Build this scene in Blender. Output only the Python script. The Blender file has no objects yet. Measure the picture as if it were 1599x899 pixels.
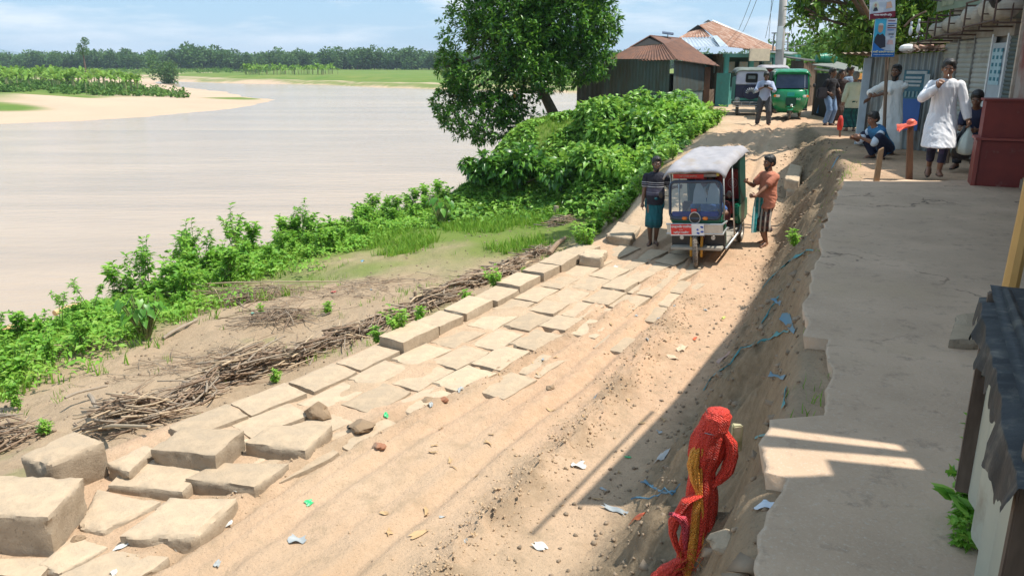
import bpy, bmesh, math, random
import numpy as np
from mathutils import Vector, Matrix, Euler
random.seed(7); RNG = np.random.default_rng(7)
SC = bpy.context.scene
COL = SC.collection
R = math.radians
# ------------------------------------------------------------------ camera
F, CX, CY, PITCH, CAMZ = 1240.0, 799.5, 449.5, R(15.85), 1.68
cd = bpy.data.cameras.new("camera"); cam = bpy.data.objects.new("camera", cd); COL.objects.link(cam)
cam.location = (0, 0, CAMZ); cam.rotation_euler = (R(90) - PITCH, 0, 0)
cd.lens = 36 * F / 1599; cd.sensor_width = 36; cd.clip_end = 20000; cd.clip_start = 0.05
SC.camera = cam
# ------------------------------------------------------------------ light
SUN_EL, SUN_AZ = R(63), R(97)          # azimuth measured from +Y towards +X
SDIR = Vector((math.sin(SUN_AZ) * math.cos(SUN_EL), math.cos(SUN_AZ) * math.cos(SUN_EL), math.sin(SUN_EL)))
w = bpy.data.worlds.new("World"); SC.world = w; w.use_nodes = True
nt = w.node_tree; N = nt.nodes; L = nt.links
bg = N["Background"]; sky = N.new("ShaderNodeTexSky"); sky.sky_type = 'NISHITA'; sky.sun_disc = False
sky.sun_elevation = SUN_EL; sky.sun_rotation = SUN_AZ; sky.air_density = 1.0; sky.dust_density = 0.6; sky.ozone_density = 2.2
tc = N.new("ShaderNodeTexCoord"); mp = N.new("ShaderNodeMapping"); mp.inputs["Scale"].default_value = (1.3, 1.3, 8.0)
nz = N.new("ShaderNodeTexNoise"); nz.inputs["Scale"].default_value = 2.6; nz.inputs["Detail"].default_value = 8; nz.inputs["Roughness"].default_value = 0.58
rp = N.new("ShaderNodeValToRGB"); rp.color_ramp.elements[0].position = 0.47; rp.color_ramp.elements[1].position = 0.61
rp.color_ramp.elements[1].color = (0.85, 0.85, 0.85, 1)
hz = N.new("ShaderNodeMix"); hz.data_type = 'RGBA'; hz.inputs[0].default_value = .78; hz.inputs[7].default_value = (2.0, 3.45, 4.9, 1)
mx = N.new("ShaderNodeMix"); mx.data_type = 'RGBA'; mx.inputs[7].default_value = (5.6, 5.9, 6.2, 1)
L.new(tc.outputs["Generated"], mp.inputs[0]); L.new(mp.outputs[0], nz.inputs["Vector"]); L.new(nz.outputs["Fac"], rp.inputs[0])
L.new(rp.outputs[0], mx.inputs[0]); L.new(sky.outputs[0], hz.inputs[6]); L.new(hz.outputs[2], mx.inputs[6]); L.new(mx.outputs[2], bg.inputs[0])
bg.inputs[1].default_value = 0.135
sd = bpy.data.lights.new("sun", 'SUN'); sd.energy = 4.5; sd.angle = R(0.55); sd.color = (1.0, 0.955, 0.87)
sun = bpy.data.objects.new("sun", sd); COL.objects.link(sun)
sun.rotation_euler = SDIR.to_track_quat('Z', 'Y').to_euler()
SC.view_settings.view_transform = 'Standard'; SC.view_settings.look = 'None'; SC.view_settings.gamma = 1
SC.view_settings.exposure = 0.50
SC.render.engine = 'CYCLES'
try:
    SC.cycles.max_bounces = 5; SC.cycles.diffuse_bounces = 3; SC.cycles.glossy_bounces = 2
    SC.cycles.transmission_bounces = 3; SC.cycles.transparent_max_bounces = 8; SC.cycles.use_denoising = True
    SC.cycles.caustics_reflective = False; SC.cycles.caustics_refractive = False
except Exception: pass
# ------------------------------------------------------------------ numpy noise
def _hash(ix, iy, s):
    h = (ix.astype(np.int64) * 374761393 + iy.astype(np.int64) * 668265263 + s * 1442695041) & 0xffffffff
    h = ((h ^ (h >> 13)) * 1274126177) & 0xffffffff
    return ((h ^ (h >> 16)) & 0xffff) / 65535.0
def vnoise(x, y, s=0):
    ix = np.floor(x); iy = np.floor(y); fx = x - ix; fy = y - iy
    fx = fx * fx * fx * (fx * (fx * 6 - 15) + 10); fy = fy * fy * fy * (fy * (fy * 6 - 15) + 10)
    a = _hash(ix, iy, s); b = _hash(ix + 1, iy, s); c = _hash(ix, iy + 1, s); d = _hash(ix + 1, iy + 1, s)
    return (a * (1 - fx) + b * fx) * (1 - fy) + (c * (1 - fx) + d * fx) * fy
def fbm(x, y, o=4, s=0, g=0.5):
    t = 0; a = 1; n = 0
    for k in range(o):
        t = t + a * (vnoise(x * 2 ** k + 17.3 * k, y * 2 ** k - 9.1 * k, s + k) - .5); n += a; a *= g
    return t / n * 2
def ss(a, b, x):
    t = np.clip((x - a) / (b - a), 0, 1); return t * t * (3 - 2 * t)
# ------------------------------------------------------------------ lie of the land
def ip(tab):
    xs = [p[0] for p in tab]; ys = [p[1] for p in tab]
    return lambda y: np.interp(y, xs, ys)
LX = ip([(-20, -20), (0, -9), (4, -6.2), (7.1, -4.3), (8, -3.6), (9, -2.7), (11.4, -1.05), (14.5, .8), (16.4, 2.4), (19.8, 3.85), (23, 5.3), (27, 7.0), (31, 8.6), (36, 9.5), (60, 11)])
RF = ip([(-20, -12), (0, -2.5), (4, -.3), (6.3, .86), (7.2, 1.35), (9, 2.27), (11.7, 3.57), (15.6, 5.2), (18, 6.1), (21, 7.3), (24, 8.4), (27, 9.6), (31, 12), (60, 16)])
RE = ip([(-20, -8), (0, -.2), (3, 1.16), (7.16, 2.82), (9.55, 3.92), (11.2, 4.7), (14, 5.9), (18, 7.2), (21, 8.2), (24, 9.0), (27, 9.9), (31, 12.2), (60, 16.2)])
ZR = ip([(-20, -2.6), (0, -2.4), (5, -2.22), (10, -2.07), (14, -1.94), (16, -1.74), (18, -1.30), (20, -.88), (22, -.57), (24, -.38), (26, -.30), (28, -.28), (60, -.28), (200, -.3)])
ZU = ip([(-20, 0), (11.5, -.03), (13, -.07), (16, -.14), (22, -.25), (27, -.28), (200, -.3)])
ET = ip([(-40, -30), (0, -14), (5, -11.8), (12.5, -9.2), (20, -6.9), (26.5, -3.6), (30, -1.6), (34, .6), (40, 1.6), (60, 4.5), (120, 15), (300, 60), (4000, 900)])
ZW = -4.8
LEFT_LAND = [(-4000, 75), (-60, 84), (-55.5, 88), (-49, 94), (-44.5, 100), (-41.5, 113), (-40.5, 128), (-42, 146), (-52, 160), (-64, 185), (-88, 220), (-118, 273), (-140, 330), (-140, 5000), (-4000, 5000)]
FAR_LAND = [(-152, 330), (-132, 304), (-100, 272), (-62, 249), (-40, 226), (-18, 205), (14, 184), (60, 190), (90, 260), (800, 420), (4000, 400), (4000, 9000), (-400, 9000)]
def poly_sd(x, y, P):
    d = np.full(x.shape, 1e9); ins = np.zeros(x.shape, bool)
    for i in range(len(P)):
        ax, ay = P[i]; bx, by = P[(i + 1) % len(P)]
        ex, ey = bx - ax, by - ay
        t = np.clip(((x - ax) * ex + (y - ay) * ey) / (ex * ex + ey * ey), 0, 1)
        d = np.minimum(d, np.hypot(x - ax - t * ex, y - ay - t * ey))
        c = ((ay > y) != (by > y)) & (x < (bx - ax) * (y - ay) / (by - ay + 1e-12) + ax)
        ins ^= c
    return np.where(ins, d, -d)
def terrain(x, y, detail=True):
    x = np.asarray(x, float); y = np.asarray(y, float)
    lx, rf, re, zr, zu, et = LX(y), RF(y), RE(y), ZR(y), ZU(y), ET(y)
    n1 = fbm(x * .35, y * .35, 4, 1); n2 = fbm(x * 1.7, y * 1.7, 4, 5); n3 = fbm(x * 7, y * 7, 4, 9)
    # riverside terrace and the mound
    q = lx - x
    zt = np.minimum(zr, -1.9) - .22 - .42 * ss(0.3, 1.6, q) - .10 * np.maximum(q - 1, 0) + .16 * n1 + .05 * n2
    zt = np.maximum(zt, -3.3)
    mound = ss(22.3, 28.5, y + .30 * (x - 3) + .8 * n1) * ss(et + .2, et + 3.4, x)
    zm = -.28 + .10 * n1 + .05 * n2
    zl = zt * (1 - mound) + zm * mound
    zr2 = zr + .03 * n2
    wl = ss(0.0, .75, q + .12 * n2) if detail else ss(0, .75, q)
    wide = ss(17, 20, y)
    wl2 = ss(-.2, 2.2, q + .3 * n2)
    w_ = wl * (1 - wide) + wl2 * wide
    z = zr2 * (1 - w_) + zl * w_
    # embankment of the raised path
    span = np.maximum(re - rf, .25)
    t = (x - rf) / span
    eros = .16 * fbm(x * 2.2 + y * .3, y * 1.1, 3, 21) * np.clip(4 * t * (1 - t) + .15, 0, 1)
    tt = ss(0, 1, np.clip(t + eros / span * 1.4, 0, 1)) * .55 + np.clip(t + eros, 0, 1) * .45
    cl = ss(10, 5.5, y); tc_ = np.clip(t + eros, 0, 1); steep = .30 * ss(0, .62, tc_) + .70 * ss(.60, 1.0, tc_)
    tt = tt * (1 - cl) + steep * cl; tt = tt * .6 + .4 * (.45 * ss(0, .7, tc_) + .55 * ss(.72, 1., tc_))
    up = np.where(t > 0, tt, 0)
    zup = zu + .012 * n2
    z = z * (1 - up) + zup * up
    if detail:
        inb = np.clip(4 * t * (1 - t), 0, 1) * (y < 27)
        z = z + inb * (.16 * n2 + .11 * n3 + .05 * fbm(x * 18, y * 18, 3, 31) - .06 * np.abs(fbm(x * 3.1, y * 3.1, 4, 35)))
        onroad = ss(-.1, .3, x - lx) * ss(-.1, .25, rf - x)
        cr = np.exp(-((x - (rf - .9 + .12 * fbm(y * .6, y * 0, 3, 3))) / .20) ** 2) * ss(14, 10, y)
        z = z + onroad * cr * (.05 + .13 * np.abs(n3) + .10 * fbm(x * 15, y * 15, 3, 41))
        ce = np.exp(-((x - (lx + 2.3 + .25 * fbm(y * .5, y * 0, 3, 13))) / .22) ** 2) * ss(16, 11, y)
        z = z + onroad * ce * (.015 + .07 * np.abs(n3))
        for off, wd, dp in ((.42, .09, .06), (.52, .10, .045), (.70, .10, .06), (.62, .05, .03), (.47, .05, .02)):
            c = lx + (rf - lx) * off + .10 * fbm(y * .4, y * 0 + off * 9, 3, 17)
            z = z - onroad * dp * np.exp(-((x - c) / wd) ** 2) + onroad * dp * .5 * (np.exp(-((x - c - wd * 1.7) / (wd * .6)) ** 2) + np.exp(-((x - c + wd * 1.7) / (wd * .6)) ** 2))
        z = z + onroad * ss(2.9, 2.0, x - lx) * ss(17, 15, y) * (-.004 + .040 * fbm(x * 1.3, y * 1.3, 4, 57))
        z = z + onroad * (.010 * n3 + .012 * n2)
        rough = ss(.2, 1.2, q) * (y < 40)
        z = z + rough * (.02 * n3 + .03 * fbm(x * 4, y * 4, 3, 51))
    # near river bank
    s = et - x
    zb = zt - ss(0, 5.5, s) * 3.2 - np.maximum(s - 2, 0) * .12
    z = np.where(s > 0, np.minimum(z, zb * 1.0), z)
    z = np.maximum(z, -7.5)
    # far banks
    fb = (y > 60) & ((x < et - 8))
    if fb.any():
        xx, yy = x[fb], y[fb]
        d1 = poly_sd(xx, yy, LEFT_LAND) + 1.2 * fbm(xx * .12, yy * .12, 4, 61)
        d2 = poly_sd(xx, yy, FAR_LAND) + 2.5 * fbm(xx * .06, yy * .06, 4, 66)
        h1 = np.where(d1 > 0, ZW + .9 * ss(0, 26, d1) + 1.25 * ss(24, 60, d1 + 8 * fbm(xx * .05, yy * .05, 3, 71)), ZW - .06 * np.minimum(-d1, 30))
        # left green knoll close to the frame edge
        kn = np.exp(-(((xx + 74) / 14) ** 2 + ((yy - 116) / 9) ** 2)); h1 = h1 + np.where(d1 > 0, 1.3 * kn, 0)
        h2 = np.where(d2 > 0, ZW + .15 + .9 * ss(0, 4, d2) + 1.0 * ss(12, 22, d2 + 6 * fbm(xx * .05, yy * .05, 3, 77)), ZW - .06 * np.minimum(-d2, 30))
        z = z.copy(); z[fb] = np.maximum(np.maximum(h1, h2), -7.5)
    return z
def terr1(x, y): return float(terrain(np.array([x], float), np.array([y], float))[0])
# ------------------------------------------------------------------ sight lines used for measuring the site
def ray(px, py):
    a = (px - CX) / F; b = -(py - CY) / F
    return np.array([a, math.cos(PITCH) + b * math.sin(PITCH), -math.sin(PITCH) + b * math.cos(PITCH)])
def PZ(px, py, z):
    d = ray(px, py); t = (z - CAMZ) / d[2]; return Vector((d[0] * t, d[1] * t, z))
def PY(px, py, Y):
    d = ray(px, py); t = Y / d[1]; return Vector((d[0] * t, Y, CAMZ + d[2] * t))
def G(px, py):
    d = ray(px, py); t = np.exp(np.linspace(math.log(1.5), math.log(900), 3000))
    X = d[0] * t; Y = d[1] * t; Z = CAMZ + d[2] * t
    H = np.maximum(terrain(X, Y, True), ZW); k = int(np.argmax(Z <= H)) 
    return Vector((X[k], Y[k], H[k]))
def pix(v):
    c = math.cos(PITCH); s = math.sin(PITCH); y, z = v[1], v[2] - CAMZ
    d = y * c - z * s; u = y * s + z * c
    return (CX + F * v[0] / d, CY - F * u / d)
# ------------------------------------------------------------------ materials
def _mix(nt, fac, a, b):
    m = nt.nodes.new("ShaderNodeMix"); m.data_type = 'RGBA'
    if isinstance(fac, (int, float)): m.inputs[0].default_value = fac
    else: nt.links.new(fac, m.inputs[0])
    for i, c in ((6, a), (7, b)):
        if isinstance(c, (tuple, list)): m.inputs[i].default_value = (*c[:3], 1)
        else: nt.links.new(c, m.inputs[i])
    return m.outputs[2]
def _noise(nt, vec, scale, detail=5, rough=.55, dist=0):
    n = nt.nodes.new("ShaderNodeTexNoise"); n.inputs["Scale"].default_value = scale; n.inputs["Detail"].default_value = detail
    n.inputs["Roughness"].default_value = rough; n.inputs["Distortion"].default_value = dist
    if vec is not None: nt.links.new(vec, n.inputs["Vector"])
    return n.outputs["Fac"]
def _ramp(nt, fac, lo, hi):
    m = nt.nodes.new("ShaderNodeMapRange"); m.inputs["From Min"].default_value = lo; m.inputs["From Max"].default_value = hi
    nt.links.new(fac, m.inputs["Value"]); return m.outputs[0]
def _vec(nt, coord='Object', scale=(1, 1, 1)):
    t = nt.nodes.new("ShaderNodeTexCoord"); m = nt.nodes.new("ShaderNodeMapping"); m.inputs["Scale"].default_value = scale
    nt.links.new(t.outputs[coord], m.inputs[0]); return m.outputs[0]
def newmat(name):
    m = bpy.data.materials.new(name); m.use_nodes = True; return m, m.node_tree, m.node_tree.nodes["Principled BSDF"]
def bump(nt, b, h, strength=.3, dist=.02):
    n = nt.nodes.new("ShaderNodeBump"); n.inputs["Strength"].default_value = strength; n.inputs["Distance"].default_value = dist
    nt.links.new(h, n.inputs["Height"]); nt.links.new(n.outputs[0], b.inputs["Normal"])
MC = {}
def pm(name, c1, c2=None, scale=6, rough=.7, metal=0, bs=None, bstr=.25, bd=.01, dirt=None, dscale=2, dlo=.5, dhi=.7, vs=(1, 1, 1), spec=.5, emit=0):
    """two-tone noise paint with an optional dirt layer and bump"""
    if name in MC: return MC[name]
    m, nt, b = newmat(name); v = _vec(nt, 'Object', vs)
    c2 = c2 or tuple(x * .8 for x in c1)
    col = _mix(nt, _ramp(nt, _noise(nt, v, scale), .3, .7), c1, c2)
    if dirt: col = _mix(nt, _ramp(nt, _noise(nt, v, dscale, 6, .65), dlo, dhi), col, dirt)
    nt.links.new(col, b.inputs["Base Color"]); b.inputs["Roughness"].default_value = rough; b.inputs["Metallic"].default_value = metal
    b.inputs["Specular IOR Level"].default_value = spec
    if bs: bump(nt, b, _noise(nt, v, bs, 5), bstr, bd)
    MC[name] = m; return m
def leafmat(name, cols, trans=.35, rough=.42, spec=.45):
    if name in MC: return MC[name]
    m, nt, b = newmat(name)
    g = nt.nodes.new("ShaderNodeNewGeometry"); cr = nt.nodes.new("ShaderNodeValToRGB"); e = cr.color_ramp.elements
    for i, c in enumerate(cols):
        if i < 2: el = e[i]; el.position = i / (len(cols) - 1)
        else: el = e.new(i / (len(cols) - 1))
        el.color = (*c, 1)
    if len(cols) > 2:
        for i, el in enumerate(sorted(e, key=lambda q: q.position)): pass
        cs = sorted(range(len(cols))); 
        for i in cs: e[i].position = i / (len(cols) - 1); e[i].color = (*cols[i], 1)
    nt.links.new(g.outputs["Random Per Island"], cr.inputs[0])
    nt.links.new(cr.outputs[0], b.inputs["Base Color"]); b.inputs["Roughness"].default_value = rough
    b.inputs["Specular IOR Level"].default_value = spec
    tr = nt.nodes.new("ShaderNodeBsdfTranslucent"); mxs = nt.nodes.new("ShaderNodeMixShader"); mxs.inputs[0].default_value = trans
    hs = nt.nodes.new("ShaderNodeHueSaturation"); hs.inputs["Hue"].default_value = .48; hs.inputs["Value"].default_value = 1.5
    nt.links.new(cr.outputs[0], hs.inputs["Color"]); nt.links.new(hs.outputs[0], tr.inputs[0])
    nt.links.new(b.outputs[0], mxs.inputs[1]); nt.links.new(tr.outputs[0], mxs.inputs[2])
    nt.links.new(mxs.outputs[0], nt.nodes["Material Output"].inputs[0]); MC[name] = m; return m
# ------------------------------------------------------------------ mesh helpers
def mesh_np(name, V, Fq, mats, parent=None, smooth=False, midx=None):
    """V (n,3) array, Fq (m,k) array or list of such arrays"""
    me = bpy.data.meshes.new(name); Fs = Fq if isinstance(Fq, list) else [Fq]
    V = np.asarray(V, np.float32); me.vertices.add(len(V)); me.vertices.foreach_set("co", V.ravel())
    nl = sum(f.size for f in Fs); npoly = sum(len(f) for f in Fs)
    me.loops.add(nl); me.loops.foreach_set("vertex_index", np.concatenate([f.ravel() for f in Fs]).astype(np.int32))
    me.polygons.add(npoly); tot = np.concatenate([np.full(len(f), f.shape[1]) for f in Fs])
    st = np.concatenate([[0], np.cumsum(tot)[:-1]]); me.polygons.foreach_set("loop_start", st.astype(np.int32))
    try: me.polygons.foreach_set("loop_total", tot.astype(np.int32))
    except Exception: pass
    if midx is not None: me.polygons.foreach_set("material_index", np.asarray(midx, np.int32))
    if smooth: me.polygons.foreach_set("use_smooth", np.ones(npoly, bool))
    for m in (mats if isinstance(mats, (list, tuple)) else [mats]): me.materials.append(m)
    me.update(calc_edges=True); me.validate()
    o = bpy.data.objects.new(name, me); COL.objects.link(o)
    if parent is not None: o.parent = parent
    return o
class MB:
    def __init__(s): s.v = []; s.f = []; s.m = []; s.mi = 0
    def add(s, V, Fc):
        n = len(s.v); s.v += [tuple(map(float, p)) for p in V]; s.f += [tuple(n + i for i in f) for f in Fc]; s.m += [s.mi] * len(Fc); return s
    def box(s, c, d, rot=(0, 0, 0), taper=1.0):
        M = Euler(rot).to_matrix(); V = []
        for z in (-1, 1):
            k = taper if z > 0 else 1
            for x, y in ((-1, -1), (1, -1), (1, 1), (-1, 1)):
                V.append(Vector(c) + M @ Vector((x * d[0] / 2 * k, y * d[1] / 2 * k, z * d[2] / 2)))
        return s.add(V, [(3, 2, 1, 0), (4, 5, 6, 7), (0, 1, 5, 4), (1, 2, 6, 5), (2, 3, 7, 6), (3, 0, 4, 7)])
    def tube(s, P, r, n=8, cap=True):
        P = [Vector(p) for p in P]; rs = r if isinstance(r, (list, tuple)) else [r] * len(P)
        V = []; Fc = []; up = None
        for i, p in enumerate(P):
            t = (P[min(i + 1, len(P) - 1)] - P[max(i - 1, 0)])
            if t.length < 1e-9: t = Vector((0, 0, 1))
            t.normalize()
            if up is None: up = Vector((0, 0, 1)) if abs(t.z) < .9 else Vector((1, 0, 0))
            u = t.cross(up).normalized(); up = u.cross(t).normalized()
            for k in range(n):
                a = 2 * math.pi * k / n; V.append(p + (u * math.cos(a) + up * math.sin(a)) * rs[i])
        for i in range(len(P) - 1):
            for k in range(n):
                a = i * n + k; b = i * n + (k + 1) % n; Fc.append((a, b, b + n, a + n))
        if cap: Fc.append(tuple(range(n - 1, -1, -1))); Fc.append(tuple((len(P) - 1) * n + k for k in range(n)))
        return s.add(V, Fc)
    def loft(s, rings, n=20, cap=True, f=None):
        """rings: (centre, rx, ry[, tilt about x, tilt about y])"""
        V = []; Fc = []
        for j, rg in enumerate(rings):
            c = Vector(rg[0]); M = Euler((rg[3] if len(rg) > 3 else 0, rg[4] if len(rg) > 4 else 0, rg[5] if len(rg) > 5 else 0)).to_matrix()
            for k in range(n):
                a = 2 * math.pi * k / n; q = f(a, j / (len(rings) - 1)) if f else 1
                V.append(c + M @ Vector((math.cos(a) * rg[1] * q, math.sin(a) * rg[2] * q, 0)))
        for i in range(len(rings) - 1):
            for k in range(n):
                a = i * n + k; b = i * n + (k + 1) % n; Fc.append((a, b, b + n, a + n))
        if cap: Fc.append(tuple(range(n - 1, -1, -1))); Fc.append(tuple((len(rings) - 1) * n + k for k in range(n)))
        return s.add(V, Fc)
    def ball(s, c, r, n=12, m=8):
        r = r if isinstance(r, (tuple, list)) else (r, r, r); c = Vector(c); V = [c + Vector((0, 0, -r[2]))]; Fc = []
        for j in range(1, m):
            t = -math.pi / 2 + math.pi * j / m
            for k in range(n):
                a = 2 * math.pi * k / n; V.append(c + Vector((math.cos(a) * math.cos(t) * r[0], math.sin(a) * math.cos(t) * r[1], math.sin(t) * r[2])))
        V.append(c + Vector((0, 0, r[2]))); e = len(V) - 1
        for k in range(n): Fc.append((0, 1 + (k + 1) % n, 1 + k)); Fc.append((e, 1 + (m - 2) * n + k, 1 + (m - 2) * n + (k + 1) % n))
        for j in range(m - 2):
            for k in range(n):
                a = 1 + j * n + k; b = 1 + j * n + (k + 1) % n; Fc.append((a, b, b + n, a + n))
        return s.add(V, Fc)
    def ring(s, c, axis, r, rr, n=24, m=8, sq=1.0):
        """torus round an axis ('x','y','z')"""
        V = []; Fc = []; c = Vector(c)
        for i in range(n):
            a = 2 * math.pi * i / n
            for j in range(m):
                b = 2 * math.pi * j / m; q = r + rr * math.cos(b); h = rr * sq * math.sin(b); u, v = q * math.cos(a), q * math.sin(a)
                V.append(c + {'x': Vector((h, u, v)), 'y': Vector((u, h, v)), 'z': Vector((u, v, h))}[axis])
        for i in range(n):
            for j in range(m):
                Fc.append((i * m + j, ((i + 1) % n) * m + j, ((i + 1) % n) * m + (j + 1) % m, i * m + (j + 1) % m))
        return s.add(V, Fc)
    def prism(s, P, off):
        """polygon P (3D points) extruded by off"""
        n = len(P); off = Vector(off); V = [Vector(p) for p in P] + [Vector(p) + off for p in P]
        return s.add(V, [tuple(range(n - 1, -1, -1)), tuple(range(n, 2 * n))] + [(i, (i + 1) % n, (i + 1) % n + n, i + n) for i in range(n)])
    def tin(s, a, b, c, d, pitch=.09, amp=.012, nv=1):
        """corrugated sheet, corners a-b along the corrugation count, c over b, d over a"""
        a, b, c, d = map(Vector, (a, b, c, d)); n = max(4, int((b - a).length / pitch * 6)); nor = (b - a).cross(d - a).normalized()
        V = []
        for j in range(nv + 1):
            t = j / nv
            for i in range(n + 1):
                u = i / n; p = (a * (1 - u) + b * u) * (1 - t) + (d * (1 - u) + c * u) * t
                V.append(p + nor * amp * math.sin(u * n / 6 * 2 * math.pi))
        return s.add(V, [(j * (n + 1) + i, j * (n + 1) + i + 1, (j + 1) * (n + 1) + i + 1, (j + 1) * (n + 1) + i) for j in range(nv) for i in range(n)])
    def build(s, name, mats, parent=None, smooth=False, bev=0, auto=False):
        me = bpy.data.meshes.new(name); me.from_pydata(s.v, [], s.f); me.update()
        for m in (mats if isinstance(mats, (list, tuple)) else [mats]): me.materials.append(m)
        if any(s.m): me.polygons.foreach_set("material_index", s.m)
        if bev:
            bm = bmesh.new(); bm.from_mesh(me)
            ed = [e for e in bm.edges if len(e.link_faces) == 2 and e.calc_face_angle(0) > .5]
            try: bmesh.ops.bevel(bm, geom=ed, offset=bev, segments=2, affect='EDGES', clamp_overlap=True)
            except Exception: pass
            bm.to_mesh(me); bm.free()
        if smooth: me.polygons.foreach_set("use_smooth", [True] * len(me.polygons))
        if auto:
            me.polygons.foreach_set("use_smooth", [True] * len(me.polygons))
            try: me.set_sharp_from_angle(angle=R(38))
            except Exception: pass
        o = bpy.data.objects.new(name, me); COL.objects.link(o)
        if parent is not None: o.parent = parent
        return o
def tag(o, label=None, cat=None, group=None, kind=None):
    if label: o["label"] = label
    if cat: o["category"] = cat
    if group: o["group"] = group
    if kind: o["kind"] = kind
    return o
def thing(name, label, cat, loc=(0, 0, 0), rot=(0, 0, 0), group=None, scale=1):
    o = bpy.data.objects.new(name, None); COL.objects.link(o); o.location = loc; o.rotation_euler = rot
    o.scale = (scale,) * 3; o.empty_display_size = .2; return tag(o, label, cat, group)
def copy_tree(o, parent=None):
    c = o.copy(); COL.objects.link(c); c.parent = parent
    if parent is not None: c.matrix_parent_inverse = o.matrix_parent_inverse.copy()
    for ch in list(o.children): copy_tree(ch, c)
    return c
def instance(protoV, protoF, M3, T, rows=None):
    """repeat a small mesh: protoV (n,3), protoF (m,k), M3 (N,3,3), T (N,3) -> arrays"""
    V = np.einsum('nij,vj->nvi', M3, protoV) + T[:, None, :]; n = len(protoV)
    Fc = (protoF[None] + (np.arange(len(T)) * n)[:, None, None]).reshape(-1, protoF.shape[1])
    return V.reshape(-1, 3), Fc
def rotmats(yaw, pitch, roll, s):
    cy, sy, cp, sp, cr, sr = np.cos(yaw), np.sin(yaw), np.cos(pitch), np.sin(pitch), np.cos(roll), np.sin(roll)
    M = np.empty((len(yaw), 3, 3))
    M[:, 0] = np.stack([cy * cr - sy * sp * sr, -sy * cp, cy * sr + sy * sp * cr], 1)
    M[:, 1] = np.stack([sy * cr + cy * sp * sr, cy * cp, sy * sr - cy * sp * cr], 1)
    M[:, 2] = np.stack([-cp * sr, sp, cp * cr], 1)
    return M * np.asarray(s)[:, None, None]
# leaf prototypes: base at origin, pointing +Y, normal +Z
def leafV(l, w_, fold=.25, droop=.25, wide=.45):
    V = np.array([(0, 0, 0), (-w_ / 2, l * wide, fold * w_), (0, l * wide, -.02 * l), (w_ / 2, l * wide, fold * w_), (0, l, -droop * l)], float)
    return V, np.array([(0, 2, 1), (0, 3, 2), (1, 2, 4), (2, 3, 4)])
def heartV(l, w_):
    V = np.array([(0, 0, 0), (-w_ * .35, -l * .22, .05 * l), (-w_ * .5, l * .12, .08 * l), (-w_ * .3, l * .55, .0), (0, l, -.25 * l), (w_ * .3, l * .55, .0), (w_ * .5, l * .12, .08 * l), (w_ * .35, -l * .22, .05 * l), (0, l * .4, -.03 * l)], float)
    return V, np.array([(0, 2, 1), (0, 8, 2), (8, 3, 2), (8, 4, 3), (8, 5, 4), (8, 6, 5), (0, 6, 8), (0, 7, 6)])
def blade(l, w_):
    V = np.array([(-w_ / 2, 0, 0), (w_ / 2, 0, 0), (-w_ * .35, .12 * l, .6 * l), (w_ * .35, .12 * l, .6 * l), (0, .38 * l, l)], float)
    return V, [(0, 1, 3, 2), (2, 3, 4, 4)]
# ================================================================== ground, road, river
def axis_pts(a, b, fine, grow, far, neg=True):
    p = list(np.arange(a, b + 1e-6, fine)); s = fine; x = b
    while x < far: s *= grow; x += s; p.append(x)
    if neg:
        s = fine; x = a; q = []
        while x > -far: s *= grow; x -= s; q.append(x)
        p = q[::-1] + p
    return np.array(p)
gx = axis_pts(-8.5, 7.5, .065, 1.022, 5200); gy = axis_pts(1.6, 16, .065, 1.0115, 7000, False)
gy = np.concatenate([[-30, -20, -12, -8, -5, -3, -1.5, -.5, .4, 1.0, 1.3], gy])
NX, NY = len(gx), len(gy)
GX, GY = np.meshgrid(gx, gy); X1 = GX.ravel(); Y1 = GY.ravel(); Z1 = terrain(X1, Y1)
idx = np.arange(NX * NY).reshape(NY, NX)
Q = np.stack([idx[:-1, :-1], idx[:-1, 1:], idx[1:, 1:], idx[1:, :-1]], -1).reshape(-1, 4)
fx = X1[Q].mean(1); fy = Y1[Q].mean(1)
road = (fx > LX(fy) - .12 * (1 + fbm(fx * 2, fy * 2, 3, 3))) & (fx < RF(fy) + .05 + .15 * fbm(fx * 2, fy * 2, 3, 8)) & (fy < 60)
# masks: grass, sandbar, dark clay, reddish
n1 = fbm(X1 * .5, Y1 * .5, 5, 91); n2 = fbm(X1 * 2.3, Y1 * 2.3, 4, 95)
gm = np.zeros(X1.size); q = LX(Y1) - X1; e = X1 - ET(Y1)
gm = np.maximum(gm, ss(2.4, .6, e + 1.6 * n1) * (Y1 < 60) * ss(-3.6, -1.5, e))
gm = np.maximum(gm, ss(16.5, 21, Y1 + 3 * n1) * ss(.3, 1.2, q + .5 * n1) * (Y1 < 200))
pat = .35 * ss(.16, .42, n1 + .35 * n2 - .1) * ss(.6, 1.5, q) * (Y1 < 40); gm = np.maximum(gm, pat)
gm = np.maximum(gm, .9 * ((X1 > 14 + .3 * Y1 * 0) & (Y1 > 40)))
farm = (Y1 > 60) & (X1 < ET(Y1) - 8)
d1 = np.full(X1.size, -1.); d2 = d1.copy(); d1[farm] = poly_sd(X1[farm], Y1[farm], LEFT_LAND); d2[farm] = poly_sd(X1[farm], Y1[farm], FAR_LAND)
nf = fbm(X1 * .05, Y1 * .05, 5, 99)
g1 = ss(18, 34, d1 + 26 * nf) ; kn = np.exp(-(((X1 + 68) / 12) ** 2 + ((Y1 - 104) / 5) ** 2)); g1 = np.maximum(g1, ss(.35, .6, kn + .5 * nf) * (d1 > 1))
tipg = ss(9, 3, np.abs(d1 - 7 + 6 * nf)) * ss(148, 128, Y1) * 0
tip2 = np.exp(-(((X1 + 50) / 9) ** 2 + ((Y1 - 150) / 9) ** 2)); g1 = np.maximum(g1, ss(.4, .7, tip2 + .5 * nf) * (d1 > 1.5))
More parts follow.
